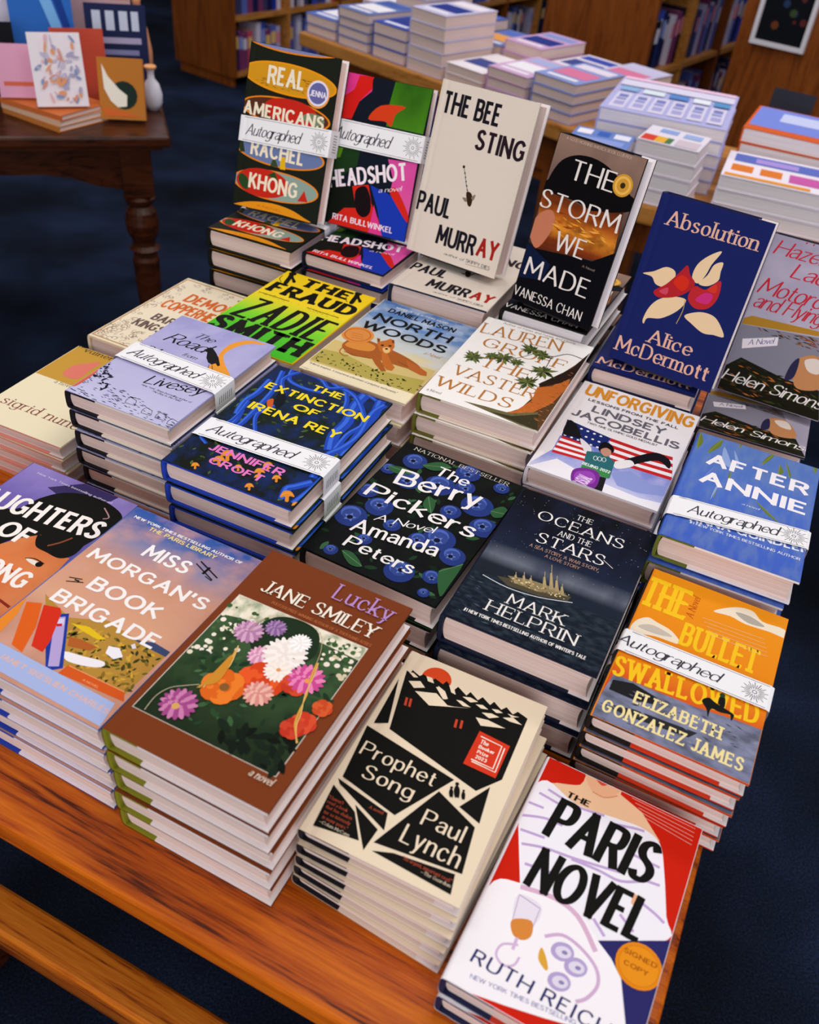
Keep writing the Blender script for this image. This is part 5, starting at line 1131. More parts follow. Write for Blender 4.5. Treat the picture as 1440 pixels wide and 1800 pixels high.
 ('P', '@green', [(0.572, -0.001), (0.999, 0.001), (0.982, 0.284), (0.553, 0.284), (0.545, 0.147)]),
 ('S', '#d8401c', [(0.455, 0.164), (0.731, 0.141), (0.638, 0.198), (0.609, 0.279), (0.525, 0.257), (0.332, 0.264)]),
 ('P', '#1c3a1c', [(-0.017, 0.483), (0.299, 0.472), (0.292, 0.576), (-0.012, 0.739), (-0.04, 0.581)]),
 ('P', '#141812', [(-0.012, 0.739), (0.412, 0.699), (0.347, 0.878), (0.121, 0.963), (0.024, 0.998)]),
 ('P', '#5a8a1c', [(-0.017, 0.483), (0.098, 0.482), (0.076, 0.547), (-0.018, 0.568)]),
 ('P', '@pinkred', [(0.639, 0.487), (0.982, 0.47), (0.992, 0.854), (0.73, 0.702), (0.738, 0.608)]),
 ('P', '#1c3ab0', [(0.487, 0.68), (0.733, 0.712), (1.001, 0.852), (1.003, 1.0), (0.734, 1.011), (0.612, 0.821)]),
 ('S', '#d8281c', [(0.794, 0.663), (0.975, 0.804), (0.986, 0.865), (0.805, 0.754), (0.727, 0.692)]),
 ('P', '#d8281c', [(0.275, 0.716), (0.467, 0.682), (0.536, 0.8), (0.658, 0.9), (0.734, 1.011), (0.02, 1.021), (0.081, 0.974), (0.22, 0.873), (0.36, 0.855)]),
 ('S', '#1a1014', [(0.324, 0.742), (0.432, 0.697), (0.516, 0.77), (0.536, 0.863), (0.459, 0.906), (0.363, 0.865)]),
 ('P', '#e23a8a', [(0.568, 0.806), (0.665, 0.92), (0.738, 1.011), (0.554, 1.011), (0.562, 0.913)]),
 ('T', 'HEADSHOT', 'sansc', '#f6e8f0', 0.02, 0.76, 0.894, 0.595, 0.116),
 ('T', 'a novel', 'script', '#f0e0ec', 0.598, 0.718, 0.854, 0.671, 0.031),
 ('T', 'RITA BULLWINKEL', 'sansb', '#f2dce6', 0.102, 0.966, 0.836, 0.966, 0.041),
],
'hazel':[
 ('G', 0, 0, 1, 1, '@hazelsky'),
 ('P', '#b8862c', [(-0.033, 0.548), (0.085, 0.497), (0.691, 0.474), (0.708, 0.502), (-0.036, 0.567)]),
 ('P', '#8a8694', [(-0.048, 0.569), (0.713, 0.51), (0.878, 0.782), (-0.004, 0.869)]),
 ('K', 111, 50, [(0.122, 0.562), (0.713, 0.51), (0.771, 0.605), (0.167, 0.57)], 10, ['#5a4a2c', '#a86a2c', '#2c2c24', '#8a3c20'], 'stroke'),
 ('P', '#f4e8ee', [(0.078, 0.649), (0.38, 0.576), (0.397, 0.627), (0.104, 0.708)]),
 ('T', 'A Novel', 'script', '#5a5a90', 0.147, 0.676, 0.356, 0.623, 0.034),
 ('P', '#1e1c12', [(0.129, 0.763), (0.556, 0.809), (0.898, 0.815), (1.008, 0.996), (-0.042, 1.003), (-0.029, 0.874)]),
 ('K', 112, 90, [(0.134, 0.772), (0.903, 0.823), (0.998, 0.98), (-0.017, 0.997)], 13, ['#3a4a1c', '#5a3c1c', '#141410', '#c06a2c', '#2c3418'], 'stroke'),
 ('S', '#c88a5a', [(0.609, 0.677), (0.78, 0.621), (0.901, 0.777), (0.819, 0.833), (0.673, 0.829)]),
 ('S', '#2c2a4a', [(0.577, 0.711), (0.627, 0.663), (0.644, 0.78), (0.573, 0.814)]),
 ('S', '#e8d8cc', [(0.677, 0.662), (0.79, 0.637), (0.839, 0.717), (0.739, 0.721)]),
 ('T', 'The', 'script', '#cc2a3c', 0.251, 0.012, 0.508, 0.012, 0.04),
 ('T', 'Hazelbourne', 'script', '#cc2a3c', 0.057, 0.11, 1.011, 0.11, 0.083),
 ('T', 'Ladies', 'script', '#cc2a3c', 0.275, 0.218, 0.803, 0.218, 0.086),
 ('T', 'Motorcycle', 'script', '#cc2a3c', 0.047, 0.353, 0.921, 0.353, 0.098),
 ('T', 'and Flying Club', 'script', '#cc2a3c', 0.054, 0.442, 1.011, 0.442, 0.091),
 ('T', 'Helen Simonson', 'script', '#f4ece8', 0.026, 0.927, 1.146, 0.927, 0.071),
],
'vuln':[
 ('G', 0, 0, 1, 1, '#efe2c0'),
 ('G', 0, 0, 1, 0.43, '#c8983c'),
 ('T', 'the', 'serif', '#3a3026', -0.048, 0.009, 0.089, 0.009, 0.05),
 ('T', 'vulnerables', 'serif', '#3a3026', 0.122, 0.044, 0.747, 0.044, 0.052),
 ('T', 'a novel', 'serif', '#6a5a50', 0.27, 0.46, 0.477, 0.46, 0.038),
 ('T', 'sigrid nunez', 'serif', '#8a4a44', 0.108, 0.816, 1.019, 0.816, 0.085),
 ('S', '#e07a6a', [(0.244, 0.351), (0.217, 0.235), (0.296, 0.16), (0.391, 0.096), (0.402, 0.204), (0.405, 0.348)]),
],
'demon':[
 ('G', 0, 0, 1, 1, '#ecdabc'),
 ('G', 0.03, 0.02, 0.97, 0.98, '#b88a5a'),
 ('G', 0.045, 0.03, 0.955, 0.97, '#efdfc4'),
 ('K', 121, 60, [(0.04, 0.03), (0.3, 0.03), (0.12, 0.5), (0.3, 0.96), (0.04, 0.97)], 11, ['#8a7a74', '#6a5a58', '#b09c90', '#a8846a'], 'curl'),
 ('K', 122, 26, [(0.3, 0.03), (0.96, 0.03), (0.96, 0.12), (0.3, 0.12)], 9, ['#8a7a74', '#6a5a58', '#b09c90'], 'curl'),
 ('K', 123, 60, [(0.05, 0.78), (0.95, 0.78), (0.95, 0.97), (0.05, 0.97)], 12, ['#a8846a', '#6a5a58', '#c8a484', '#8a6a54'], 'curl'),
 ('T', 'DEMON', 'sansc', '#d8692a', 0.3, 0.3, 0.85, 0.3, 0.12),
 ('T', 'COPPERHEAD', 'sansc', '#d8692a', 0.18, 0.45, 0.92, 0.45, 0.12),
 ('T', 'BARBARA', 'sansc', '#6a5450', 0.28, 0.62, 0.85, 0.62, 0.09),
 ('T', 'KINGSOLVER', 'sansc', '#6a5450', 0.2, 0.74, 0.9, 0.74, 0.09),
],
}

# ------------------------------------------------------------------ books
def page_material(name, h1, h2):
    m, nt, b, N = nodes(name, .75, .15)
    tc = N('ShaderNodeTexCoord'); mp = N('ShaderNodeMapping'); nt.links.new(tc.outputs['Object'], mp.inputs[0])
    mp.inputs['Scale'].default_value = (6, 6, 1500)
    nz = N('ShaderNodeTexNoise'); nz.inputs['Scale'].default_value = 1; nz.inputs['Detail'].default_value = 3; nt.links.new(mp.outputs[0], nz.inputs['Vector'])
    r = ramp(N, [(.35, h2), (.65, h1)]); nt.links.new(nz.outputs['Fac'], r.inputs[0]); nt.links.new(r.outputs[0], b.inputs['Base Color'])
    return m
PAGE = {'pink': page_material('paper_edge', '#efd8cf', '#d8bcb3'), 'cream': page_material('paper_edge_cream', '#efdcc4', '#d8c0a4'), 'white': page_material('paper_edge_white', '#f4eef0', '#ddd4d8')}
def outer_path(W, T, off, dep=.004):
    """cross-section (x, z) of a cased book from the front board's fore-edge round the spine to the back board's"""
    x0 = -W/2+dep; P = [(W/2, T+off), (x0+.012, T+off), (x0+.007, T+off-.0006), (x0+.002, T+off-.0001)]
    for i in range(1, 10):
        a = math.pi/2-math.pi*i/10; c, s = math.cos(a), math.sin(a)
        P.append((x0-(dep+off)*abs(c)**.55, T/2+(T/2+off)*math.copysign(abs(s)**.75, s)))
    return P+[(x0+.002, -off+.0001), (x0+.007, -off+.0006), (x0+.012, -off), (W/2, -off)]
BOARD = .0026
SPINE = {'paris': ('RUTH REICHL  THE PARIS NOVEL', 'brushs', '#1c2050')}
def make_book(key, W, H, T, style, label, group, band=None):
    """style: spine cloth, board colour, quarter share, jacket base, jacket spine, page kind"""
    cloth, board, q, base, spine, pg = style
    BT = min(BOARD, T*.11)
    root = thing('hardcover_book', label, 'book', group=group)
    # pages
    mb = MB(); n = 9; P = []
    x0 = -W/2+.0045; z0, z1 = BT+.0001, T-BT-.0001
    for i in range(n+1):
        a = math.pi/2-math.pi*i/n; P.append((x0+.004-.004*math.cos(a), (z0+z1)/2+(z1-z0)/2*math.sin(a)))
    P = [(x0+.03, z1)]+P+[(x0+.03, z0)]
    for i in range(7):
        t = i/6; P.append((W/2-.0035-.0022*math.sin(math.pi*t), z0+(z1-z0)*t))
    mb.prism(P, -H/2+.0035, H/2-.0035, 'y'); mb.build('page_block', PAGE[pg], root)
    # case: two boards and the cloth spine, one wrapped profile
    O = outer_path(W, T, -.0004); I = []
    for (x, z) in O:
        I.append((max(x, -W/2+.004)+(.0005 if x < -W/2+.008 else 0), min(max(z, BT), T-BT)))
    mb = MB(); qx = -W/2+q*W
    O2 = [O[0], (qx, O[0][1])]+O[1:-1]+[(qx, O[-1][1]), O[-1]]
    I2 = [I[0], (qx, I[0][1])]+I[1:-1]+[(qx, I[-1][1]), I[-1]]
    vs = []
    for (a, b) in zip(O2, I2):
        for (x, z) in (a, b):
            vs += [(x, -H/2, z), (x, H/2, z)]
    fs = []; mi = []
    for i in range(len(O2)-1):
        a = 4*i; b = a+4; m_ = 1 if i in (0, len(O2)-2) else 0
        for f in ((a, b, b+1, a+1), (a+2, a+3, b+3, b+2), (a, a+2, b+2, b), (a+1, b+1, b+3, a+3)): fs.append(f); mi.append(m_)
    e = 4*(len(O2)-1)
    fs += [(0, 1, 3, 2), (e, e+2, e+3, e+1)]; mi += [1, 1]
    link('case_binding', vs, fs, [paint(cloth, .6, .2), paint(board, .6, .2)], mi, root)
    # jacket with the printed front
    J = outer_path(W, T, .0002)
    J = [(W/2-.02, T-BT-.0002), (W/2+.0002, T-BT-.0002), (W/2+.0005, T-.0012)]+[(W/2+.0002, J[0][1])]+J[1:-1]+[(W/2+.0002, J[-1][1]), (W/2+.0005, .0012), (W/2+.0002, BT+.0002), (W/2-.02, BT+.0002)]
    vs = []; uv = []; fs = []; mi = []
    for x, z in J:
        vs += [(x, -H/2-.0002, z), (x, H/2+.0002, z)]; u = x/W+.5; uv += [(u, 1), (u, 0)]
    mats = [ink(base), ink(spine), paint('#efe6e6')]; idx = {base: 0}
    for i in range(len(J)-1):
        fs.append((2*i, 2*i+2, 2*i+3, 2*i+1))
        mid = (J[i][0]+J[i+1][0])/2; mi.append(2 if i in (0, len(J)-2) else 1 if i > 6 else 0)
    stick = None; sv, sf_, sm_, smats, sidx = [], [], [], [], {}
    for item in artwork(ART.get(key, []), W, H):
        if item == 'sticker': stick = True; continue
        poly, c, layer = item
        poly = clip(poly, .022*W*1000, .3, W*1000-.15, H*1000-.3)
        if len(poly) < 3: continue
        ar = sum(poly[i-1][0]*poly[i][1]-poly[i][0]*poly[i-1][1] for i in range(len(poly)))
        if stick:
            if c not in sidx: sidx[c] = len(smats); smats.append(ink(c))
            nb = len(sv); sv += [(x/1000-W/2, y/1000-H/2, T+.0003+layer*.000005) for x, y in poly]
            f = tuple(range(nb, nb+len(poly))); sf_.append(f if ar > 0 else f[::-1]); sm_.append(sidx[c]); continue
        if c not in idx: idx[c] = len(mats); mats.append(ink(c))
        nb = len(vs)
        for x, y in poly:
            vs.append((x/1000-W/2, y/1000-H/2, T+.00025+layer*.000005)); uv.append((x/1000/W, 1-y/1000/H))
        f = tuple(range(nb, nb+len(poly)))
        fs.append(f if ar > 0 else f[::-1]); mi.append(idx[c])
    if key in SPINE:
        tx, ft, sc = SPINE[key]; cap = T*.42
        if sc not in idx: idx[sc] = len(mats); mats.append(ink(sc))
        for q, s in lettering(tx, ft, 18, 0, H*1000-34, 0, cap*1000):
            nb = len(vs); vs += [(-W/2-.0006-s*.00001, H/2-x/1000, T/2-cap/2+y/1000) for x, y in q]; uv += [(0, 0)]*len(q); fs.append(tuple(range(nb, nb+len(q)))); mi.append(idx[sc])
    dj = link('dust_jacket', vs, fs, mats, mi, root, uvs=uv)
    if sv:
        so = link('sticker', sv, sf_, smats, sm_, dj); so['label'] = 'round award or signed-copy sticker'
    if band:
        vl0, vr0, vl1, vr1, tu0, tu1 = band
        off = .0022 if key != 'road' else .003
        Jb = outer_path(W, T, off)
        Jb = [(W/2-.001, T+off)]+Jb[1:-1]+[(W/2-.001, -off)]
        Jb = Jb+[(W/2+.0022, -off*.4), (W/2+.0026, T*.2), (W/2+.0026, T*.8), (W/2+.0022, T+off*.4)]
        if off: Jb = [(x, max(z, -.0000)) for x, z in Jb]
        vs = []; fs = []; mi = []
        for x, z in Jb:
            t = min(max(x/W+.5, 0), 1); ya, yb = H/2-(vl0+(vr0-vl0)*t)*H, H/2-(vl1+(vr1-vl1)*t)*H
            vs += [(x, yb, z), (x, ya, z)]
        nJ = len(Jb)
        for i in range(nJ): j = (i+1) % nJ; fs.append((2*i, 2*j, 2*j+1, 2*i+1)); mi.append(0)
        def at(u, s): # s 0 top edge .. 1 bottom edge
            v = (vl0+(vr0-vl0)*u)*(1-s)+(vl1+(vr1-vl1)*u)*s
            return (u*W*1000, (1-v)*H*1000)
        polys = []
        for s in (.06, .94): polys += ribbon([at(.05, s), at(.985, s)], lambda a: .5)
        a, b = at(tu0, .72), at(tu1, .72)
        lets = lettering('Autographed', 'script', a[0], a[1], b[0], b[1], (vl1-vl0)*H*1000*.44); polys += [q for q, s in lets]; lift = [0]*(len(polys)-len(lets))+[s*.000004 for q, s in lets]
        c = at(.9, .5); rn = random.Random(3)
        for i in range(26):
            an = 2*math.pi*i/26; q_ = (vl1-vl0)*H*1000*.4; r0, r1 = (q_*.42, q_) if i % 2 else (q_*.3, q_*.75)
            polys += ribbon([(c[0]+r0*math.cos(an), c[1]+r0*math.sin(an)), (c[0]+r1*math.cos(an), c[1]+r1*math.sin(an))], lambda a: .6)
        polys += ribbon(circ(c[0], c[1], 2, 10), lambda a: .7, True)
        for k, p in enumerate(polys):
            nb = len(vs); vs += [(x/1000-W/2, y/1000-H/2, T+off+.00006+(lift[k] if k < len(lift) else 0)) for x, y in p]; fs.append(tuple(range(nb, nb+len(p)))); mi.append(1)
        # the emblem folds over onto the fore-edge side too
        for i in range(7):
            y = H/2-(vr0+(vr1-vr0)*(.2+.1*i))*H; vs += [(W/2+.0028, y-.0004, T*.3), (W/2+.0028, y+.0004, T*.3), (W/2+.0028, y+.0012, T*.7), (W/2+.0028, y+.0004, T*.7)]
            nb = len(vs); fs.append((nb-4, nb-3, nb-2, nb-1)); mi.append(1)
        o = link('paper_band', vs, fs, [paint('#f3f1f4', .6, .2), paint('#33303c', .6, .2)], mi, root)
        o['label'] = 'white paper band with handwritten-style lettering'
    return root
def dup(root, label):
    c = root.copy(); COL.objects.link(c); c['label'] = label
    for ch in list(root.children):
        d = ch.copy(); COL.objects.link(d); d.parent = c
        for g in list(ch.children):
            e = g.copy(); COL.objects.link(e); e.parent = d
    return c

# ------------------------------------------------------------------ materials of the place
def wood(name, c1, c2, c3, scale=(1, 14, 14), rough=.38, dist=2.0, coord='Object'):
    m, nt, b, N = nodes(name, rough, .2)
    tc = N('ShaderNodeTexCoord'); mp = N('ShaderNodeMapping'); nt.links.new(tc.outputs[coord], mp.inputs[0]); mp.inputs['Scale'].default_value = scale
    nz = N('ShaderNodeTexNoise'); nz.inputs['Scale'].default_value = 2.2; nz.inputs['Detail'].default_value = 6; nz.inputs['Distortion'].default_value = dist
    nt.links.new(mp.outputs[0], nz.inputs['Vector'])
    m2 = N('ShaderNodeMapping'); nt.links.new(tc.outputs[coord], m2.inputs[0]); m2.inputs['Scale'].default_value = tuple(s*7 for s in scale)
    n2 = N('ShaderNodeTexNoise'); n2.inputs['Scale'].default_value = 3; n2.inputs['Detail'].default_value = 3; nt.links.new(m2.outputs[0], n2.inputs['Vector'])
    ad = N('ShaderNodeMix', data_type='FLOAT'); ad.inputs[0].default_value = .3; nt.links.new(nz.outputs['Fac'], ad.inputs[2]); nt.links.new(n2.outputs['Fac'], ad.inputs[3])
    r = ramp(N, [(.36, c3), (.45, c2), (.62, c1)]); nt.links.new(ad.outputs[0], r.inputs[0]); nt.links.new(r.outputs[0], b.inputs['Base Color'])
    return m
OAK = wood('honey_oak', '#d66e0c', '#ae4a06', '#4e1c04', (1.3, 26, 26), .45, 1.2)
BENCHOAK = wood('bench_oak', '#e88a26', '#cf6a14', '#7a3408', (1.3, 26, 26), .45, 1.2)
OAKEND = wood('bookcase_oak', '#8a4a1c', '#7a3f16', '#5e2e0e', (10, 10, 1.1))
OAKPALE = wood('shelf_oak', '#c88a44', '#b87a38', '#9a6028', (2, 12, 12))
DARKWOOD = wood('dark_cherry', '#4a2412', '#3a1a0c', '#220e06', (3, 14, 14), .3)
def carpet():
    m, nt, b, N = nodes('navy_carpet', .95, .05)
    tc = N('ShaderNodeTexCoord')
    nz = N('ShaderNodeTexNoise'); nz.inputs['Scale'].default_value = 2.2; nz.inputs['Detail'].default_value = 3; nt.links.new(tc.outputs['Object'], nz.inputs['Vector'])
    n2 = N('ShaderNodeTexNoise'); n2.inputs['Scale'].default_value = 260; nt.links.new(tc.outputs['Object'], n2.inputs['Vector'])
    ad = N('ShaderNodeMix', data_type='FLOAT'); ad.inputs[0].default_value = .4; nt.links.new(nz.outputs['Fac'], ad.inputs[2]); nt.links.new(n2.outputs['Fac'], ad.inputs[3])
    r = ramp(N, [(.38, '#0d1118'), (.5, '#171e2f'), (.64, '#25324f')]); nt.links.new(ad.outputs[0], r.inputs[0]); nt.links.new(r.outputs[0], b.inputs['Base Color'])
    bp = N('ShaderNodeBump'); bp.inputs['Strength'].default_value = .4; bp.inputs['Distance'].default_value = .004; nt.links.new(n2.outputs['Fac'], bp.inputs['Height']); nt.links.new(bp.outputs[0], b.inputs['Normal'])
    return m
mb = MB(); mb.box(-7, 7, -4, 10, -.06, 0); fl = mb.build('floor', carpet()); fl['kind'] = 'structure'
WALL = paint('#d8d2c8', .8, .1, 'wall_paint')
for nm_, q in (('wall_back', (-7, 7, 9.9, 10)), ('wall_left', (-7, -6.9, -4, 9.9)), ('wall_right', (6.9, 7, -4, 9.9))):
    mb = MB(); mb.box(q[0], q[1], q[2], q[3], 0, 3.2); o = mb.build(nm_, WALL); o['kind'] = 'structure'

CA, SA = math.cos(R(22)), math.sin(R(22))
def ab(a, b, z=0): return Vector((a*CA+b*SA, -a*SA+b*CA, z))
ROW = R(-22); TOP = .75

# ------------------------------------------------------------------ the display table
tb = thing('display_table', 'honey oak display table covered with stacks of novels in the foreground', 'table', ab(0, 0), ROW)
mb = MB(); mb.box(-.84, .110, .24, 1.33, TOP-.03, TOP-.0005, bev=.004); mb.build('table_top', OAK, tb)
mb = MB()
for x0, x1, y0, y1 in ((-.78, .06, .30, .32), (-.78, .06, 1.25, 1.27), (-.78, -.76, .30, 1.27), (.04, .06, .30, 1.27)): mb.box(x0, x1, y0, y1, TOP-.12, TOP-.03)
mb.build('apron', DARKWOOD, tb)
for x, y in ((-.75, .33), (.03, .33), (-.75, 1.24), (.03, 1.24)):
    mb = MB(); mb.box(x-.035, x+.035, y-.035, y+.035, 0, TOP-.03, bev=.005); mb.build('leg', DARKWOOD, tb)
# low slatted bench pushed against the table
bn = thing('slatted_bench', 'low oak slatted bench in the dark below the front table edge', 'bench', ab(0, 0), ROW)
for y0, y1 in ((.245, .288), (.135, .178)):
    mb = MB(); mb.box(-.95, .12, y0, y1, .395, .45, bev=.004); mb.build('slat', BENCHOAK, bn)
for x in (-.92, .07):
    mb = MB(); mb.box(x-.02, x+.02, .14, .283, .34, .395); mb.build('cross_rail', DARKWOOD, bn)
    for y in (.155, .265):
        mb = MB(); mb.box(x-.018, x+.018, y-.018, y+.018, 0, .34); mb.build('leg', DARKWOOD, bn)

# ------------------------------------------------------------------ stacks of novels
ORD = ['topmost', 'second from the top', 'third from the top', 'fourth from the top', 'fifth from the top', 'sixth from the top', 'seventh from the top']
# key: copies, thickness, a, b, turn, width, height, (cloth, board, share, jacket, spine, pages), name, band, jitter
DEF = {
 'lucky': (5, .027, -.2758, .4095, -.1, .1517, .2366, ('#84861f', '#f2e9ea', .23, '#7a3a1b', '#743618', 'pink'), 'brown hardcover with a framed flower photograph', None, [(0, 0, 0), (.001, -.001, -.2), (.002, .001, .2), (.001, -.002, .1), (.002, -.001, -.2)]),
 'morgan': (4, .027, -.445, .4185, -.7, .1575, .2327, ('#1c3db0', '#efe6f2', .3, '#4c6cac', '#2f57a6', 'pink'), 'sunset-sky hardcover with white title and biplane', None, [(0, 0, 0), (.003, -.003, .3), (.004, -.001, .2), (.003, -.003, -.2)]),
 'prophet': (5, .0148, -.1271, .4293, 1.0, .1383, .2105, ('#13131c', '#e6d4c6', .33, '#efdcc0', '#efdcc0', 'pink'), 'cream hardcover with black angular house design', None, [(0, 0, 0), (.001, -.004, 0), (.005, -.008, -2.0), (.007, -.011, -3.8), (.008, -.013, -4.8)]),
 'paris': (2, .025, .0241, .3924, -1.4, .1424, .219, ('#1c2248', '#cf3a24', .3, '#f3eef6', '#f4eef4', 'pink'), 'red and white hardcover with striped shirt and gold sticker', None, [(0, 0, 0), (.002, -.003, -.6)]),
 'daughters': (3, .027, -.6166, .4489, .7, .148, .224, ('#2a2440', '#e8dcd4', .3, '#6a5aa4', '#4a3c7c', 'pink'), 'violet hardcover with dark-haired face', None, None),
 'road': (6, .0258, -.6105, .7225, .8, .1432, .2146, ('#17151d', '#efe4d6', .3, '#a9a6d4', '#39466c', 'pink'), 'lavender hardcover with crow and orange crescent', (.415, .44, .60, .625, .06, .74), [(0, 0, 0), (.001, .001, -.3), (.004, 0, .5), (.003, -.001, -.4), (.006, .001, .3), (.007, 0, -.2)]),
 'extinction': (5, .029, -.4428, .6944, .8, .159, .2293, ('#1f41b8', '#1f41b8', .3, '#1c2a1a', '#4f5a26', 'pink'), 'dark forest hardcover with yellow title', (.605, .575, .765, .735, .07, .72), [(0, 0, 0), (.003, -.001, -.3), (.005, -.001, .2), (.003, .001, -.4), (.004, 0, .3)]),
 'berry': (3, .034, -.2664, .6874, -2.3, .1564, .2261, ('#101014', '#101014', .3, '#0c0d10', '#3c7a26', 'pink'), 'black hardcover strewn with blueberries', None, [(0, 0, 0), (-.003, -.002, .6), (-.002, .001, .8)]),
 'oceans': (3, .038, -.1055, .6685, .1, .1545, .2245, ('#161c34', '#141a30', .3, '#10182c', '#141c36', 'pink'), 'dark navy hardcover with warship at sea', None, [(0, 0, 0), (.001, -.006, .2), (.002, -.008, -.4)]),
 'bullet': (5, .021, .0484, .6304, -.9, .1395, .2173, ('#15120f', '#da3a18', .3, '#e8860f', '#2a2a32', 'pink'), 'orange hardcover with horseman and desert', (.466, .462, .606, .606, -.03, .66), [(0, 0, 0), (-.002, -.001, .5), (.001, -.003, -.6), (-.002, -.002, .4), (.002, -.001, -.3)]),
 'vuln': (4, .0188, -.7640, .6975, 1.5, .14, .194, ('#1c2648', '#ec9484', .2, '#efe2c0', '#e8d8b4', 'pink'), 'tan and cream book with lower-case title', None, None),
 'demon': (3, .03, -.7545, .9129, -.4, .145, .2197, ('#e8d4b8', '#e8d4b8', .3, '#ecdabc', '#d8b890', 'pink'), 'cream book with scrollwork border', None, None),
 'fraud': (4, .033, -.5945, .948, -.5, .151, .224, ('#f0c020', '#f0c020', .3, '#fbd21a', '#48b028', 'pink'), 'yellow and green book with heavy black lettering', None, None),
 'north': (4, .032, -.4360, .9545, -.6, .1535, .2314, ('#e4d4b4', '#e4d4b4', .3, '#efe0be', '#e4dcd0', 'pink'), 'blue-sky book with orange mountain cat', None, [(0, 0, 0), (-.001, -.003, -.4), (0, .001, .2), (-.001, -.002, -.2)]),
 'vaster': (5, .0285, -.2751, .9689, .9, .1558, .2343, ('#6a6c26', '#f0e2d0', .2, '#f5f0ec', '#c88a5c', 'pink'), 'white hardcover with cliff and oak leaves', None, [(0, 0, 0), (-.001, -.004, -.5), (.001, -.008, -1.0), (.002, -.003, -.3), (0, -.002, -.3)]),
 'unforgiving': (4, .028, -.1162, .9368, -.3, .1579, .2251, ('#e8e2ea', '#e8e2ea', .3, '#f4eef0', '#27388e', 'pink'), 'white hardcover with snowboarder and striped flag', None, None),
 'annie': (4, .0345, .0432, .8656, .8, .144, .2175, ('#68702a', '#f6eef0', .27, '#4a6cc4', '#3558bc', 'pink'), 'blue hardcover with white title and leaves', (.668, .60, .834, .745, .14, .78), [(0, 0, 0), (-.003, -.005, -.3), (.001, -.006, .6), (-.002, -.003, -.4)]),
}
STANDS = {  # key: stack centre a, b, turn, copies below; standing copy base a, b, z, turn, lean; size; style; name; band
 'real': (-.7409, 1.178, 1.2, 5, (-.7405, 1.135, .176, 3.4, 17.5), .149, .230, ('#14150f', '#14150f', .3, '#1e211a', '#1e211a', 'pink'), 'dark green hardcover with orange oval panels', (.438, .412, .595, .577, .08, .68)),
 'headshot': (-.5906, 1.1946, -.3, 6, (-.6055, 1.180, .168, 3.1, 16.9), .137, .214, ('#12131c', '#1a1c2c', .3, '#141822', '#1c38a8', 'pink'), 'magenta, green and blue hardcover', (.296, .293, .475, .469, -.03, .62)),
 'bee': (-.4312, 1.1945, .2, 4, (-.452, 1.161, .166, -6.4, 14.7), .153, .236, ('#16263e', '#16263e', .3, '#e4d6c8', '#efe8ea', 'pink'), 'thick cream hardcover with wasp drawing', None),
 'storm': (-.275, 1.20, -1.0, 5, (-.271, 1.092, .168, -13, 13.2), .127, .2195, ('#0e0c0c', '#0e0c0c', .3, '#2a201c', '#0c0c10', 'white'), 'black and ember-coloured hardcover with gold seal', None),
 'absolution': (-.1247, 1.165, 1.5, 5, (-.106, 1.07, .141, -6.2, 12.5), .141, .2135, ('#141a48', '#141a48', .3, '#1b2460', '#1b2460', 'pink'), 'navy hardcover with cream and red flower', None),
 'hazel': (.0275, 1.1626, 2.0, 3, (.035, 1.144, .105, -3, 14), .139, .210, ('#2c2a3a', '#2c2a3a', .3, '#a8a0b4', '#5a5470', 'pink'), 'grey hardcover with red script title', None),
}
BANDADD = .0026
for key, (n, t, a, b, turn, W, H, style, nm, band, jit) in DEF.items():
    T = t-(BANDADD if band else .0006)
    rn = random.Random(key)
    jit = jit or [(0, 0, 0)]+[(rn.uniform(-.003, .003), rn.uniform(-.003, .002), rn.uniform(-.7, .7)) for _ in range(n-1)]
    first = None
    for i in range(n):
        lab = '%s, %s of its stack' % (nm, ORD[i].replace(' from the top', ' from top')) if n > 1 else nm
        if first is None: root = first = make_book(key, W, H, T, style, lab, 'copies of the '+nm, band)
        else: root = dup(first, lab)
        ja, jb, jr = jit[i]
        root.location = ab(a+ja, b+jb, TOP+(n-1-i)*t+.0004); root.rotation_euler = (0, 0, ROW+R(turn+jr))
BLACK = paint('#101014', .35, .5, 'black_enamel')
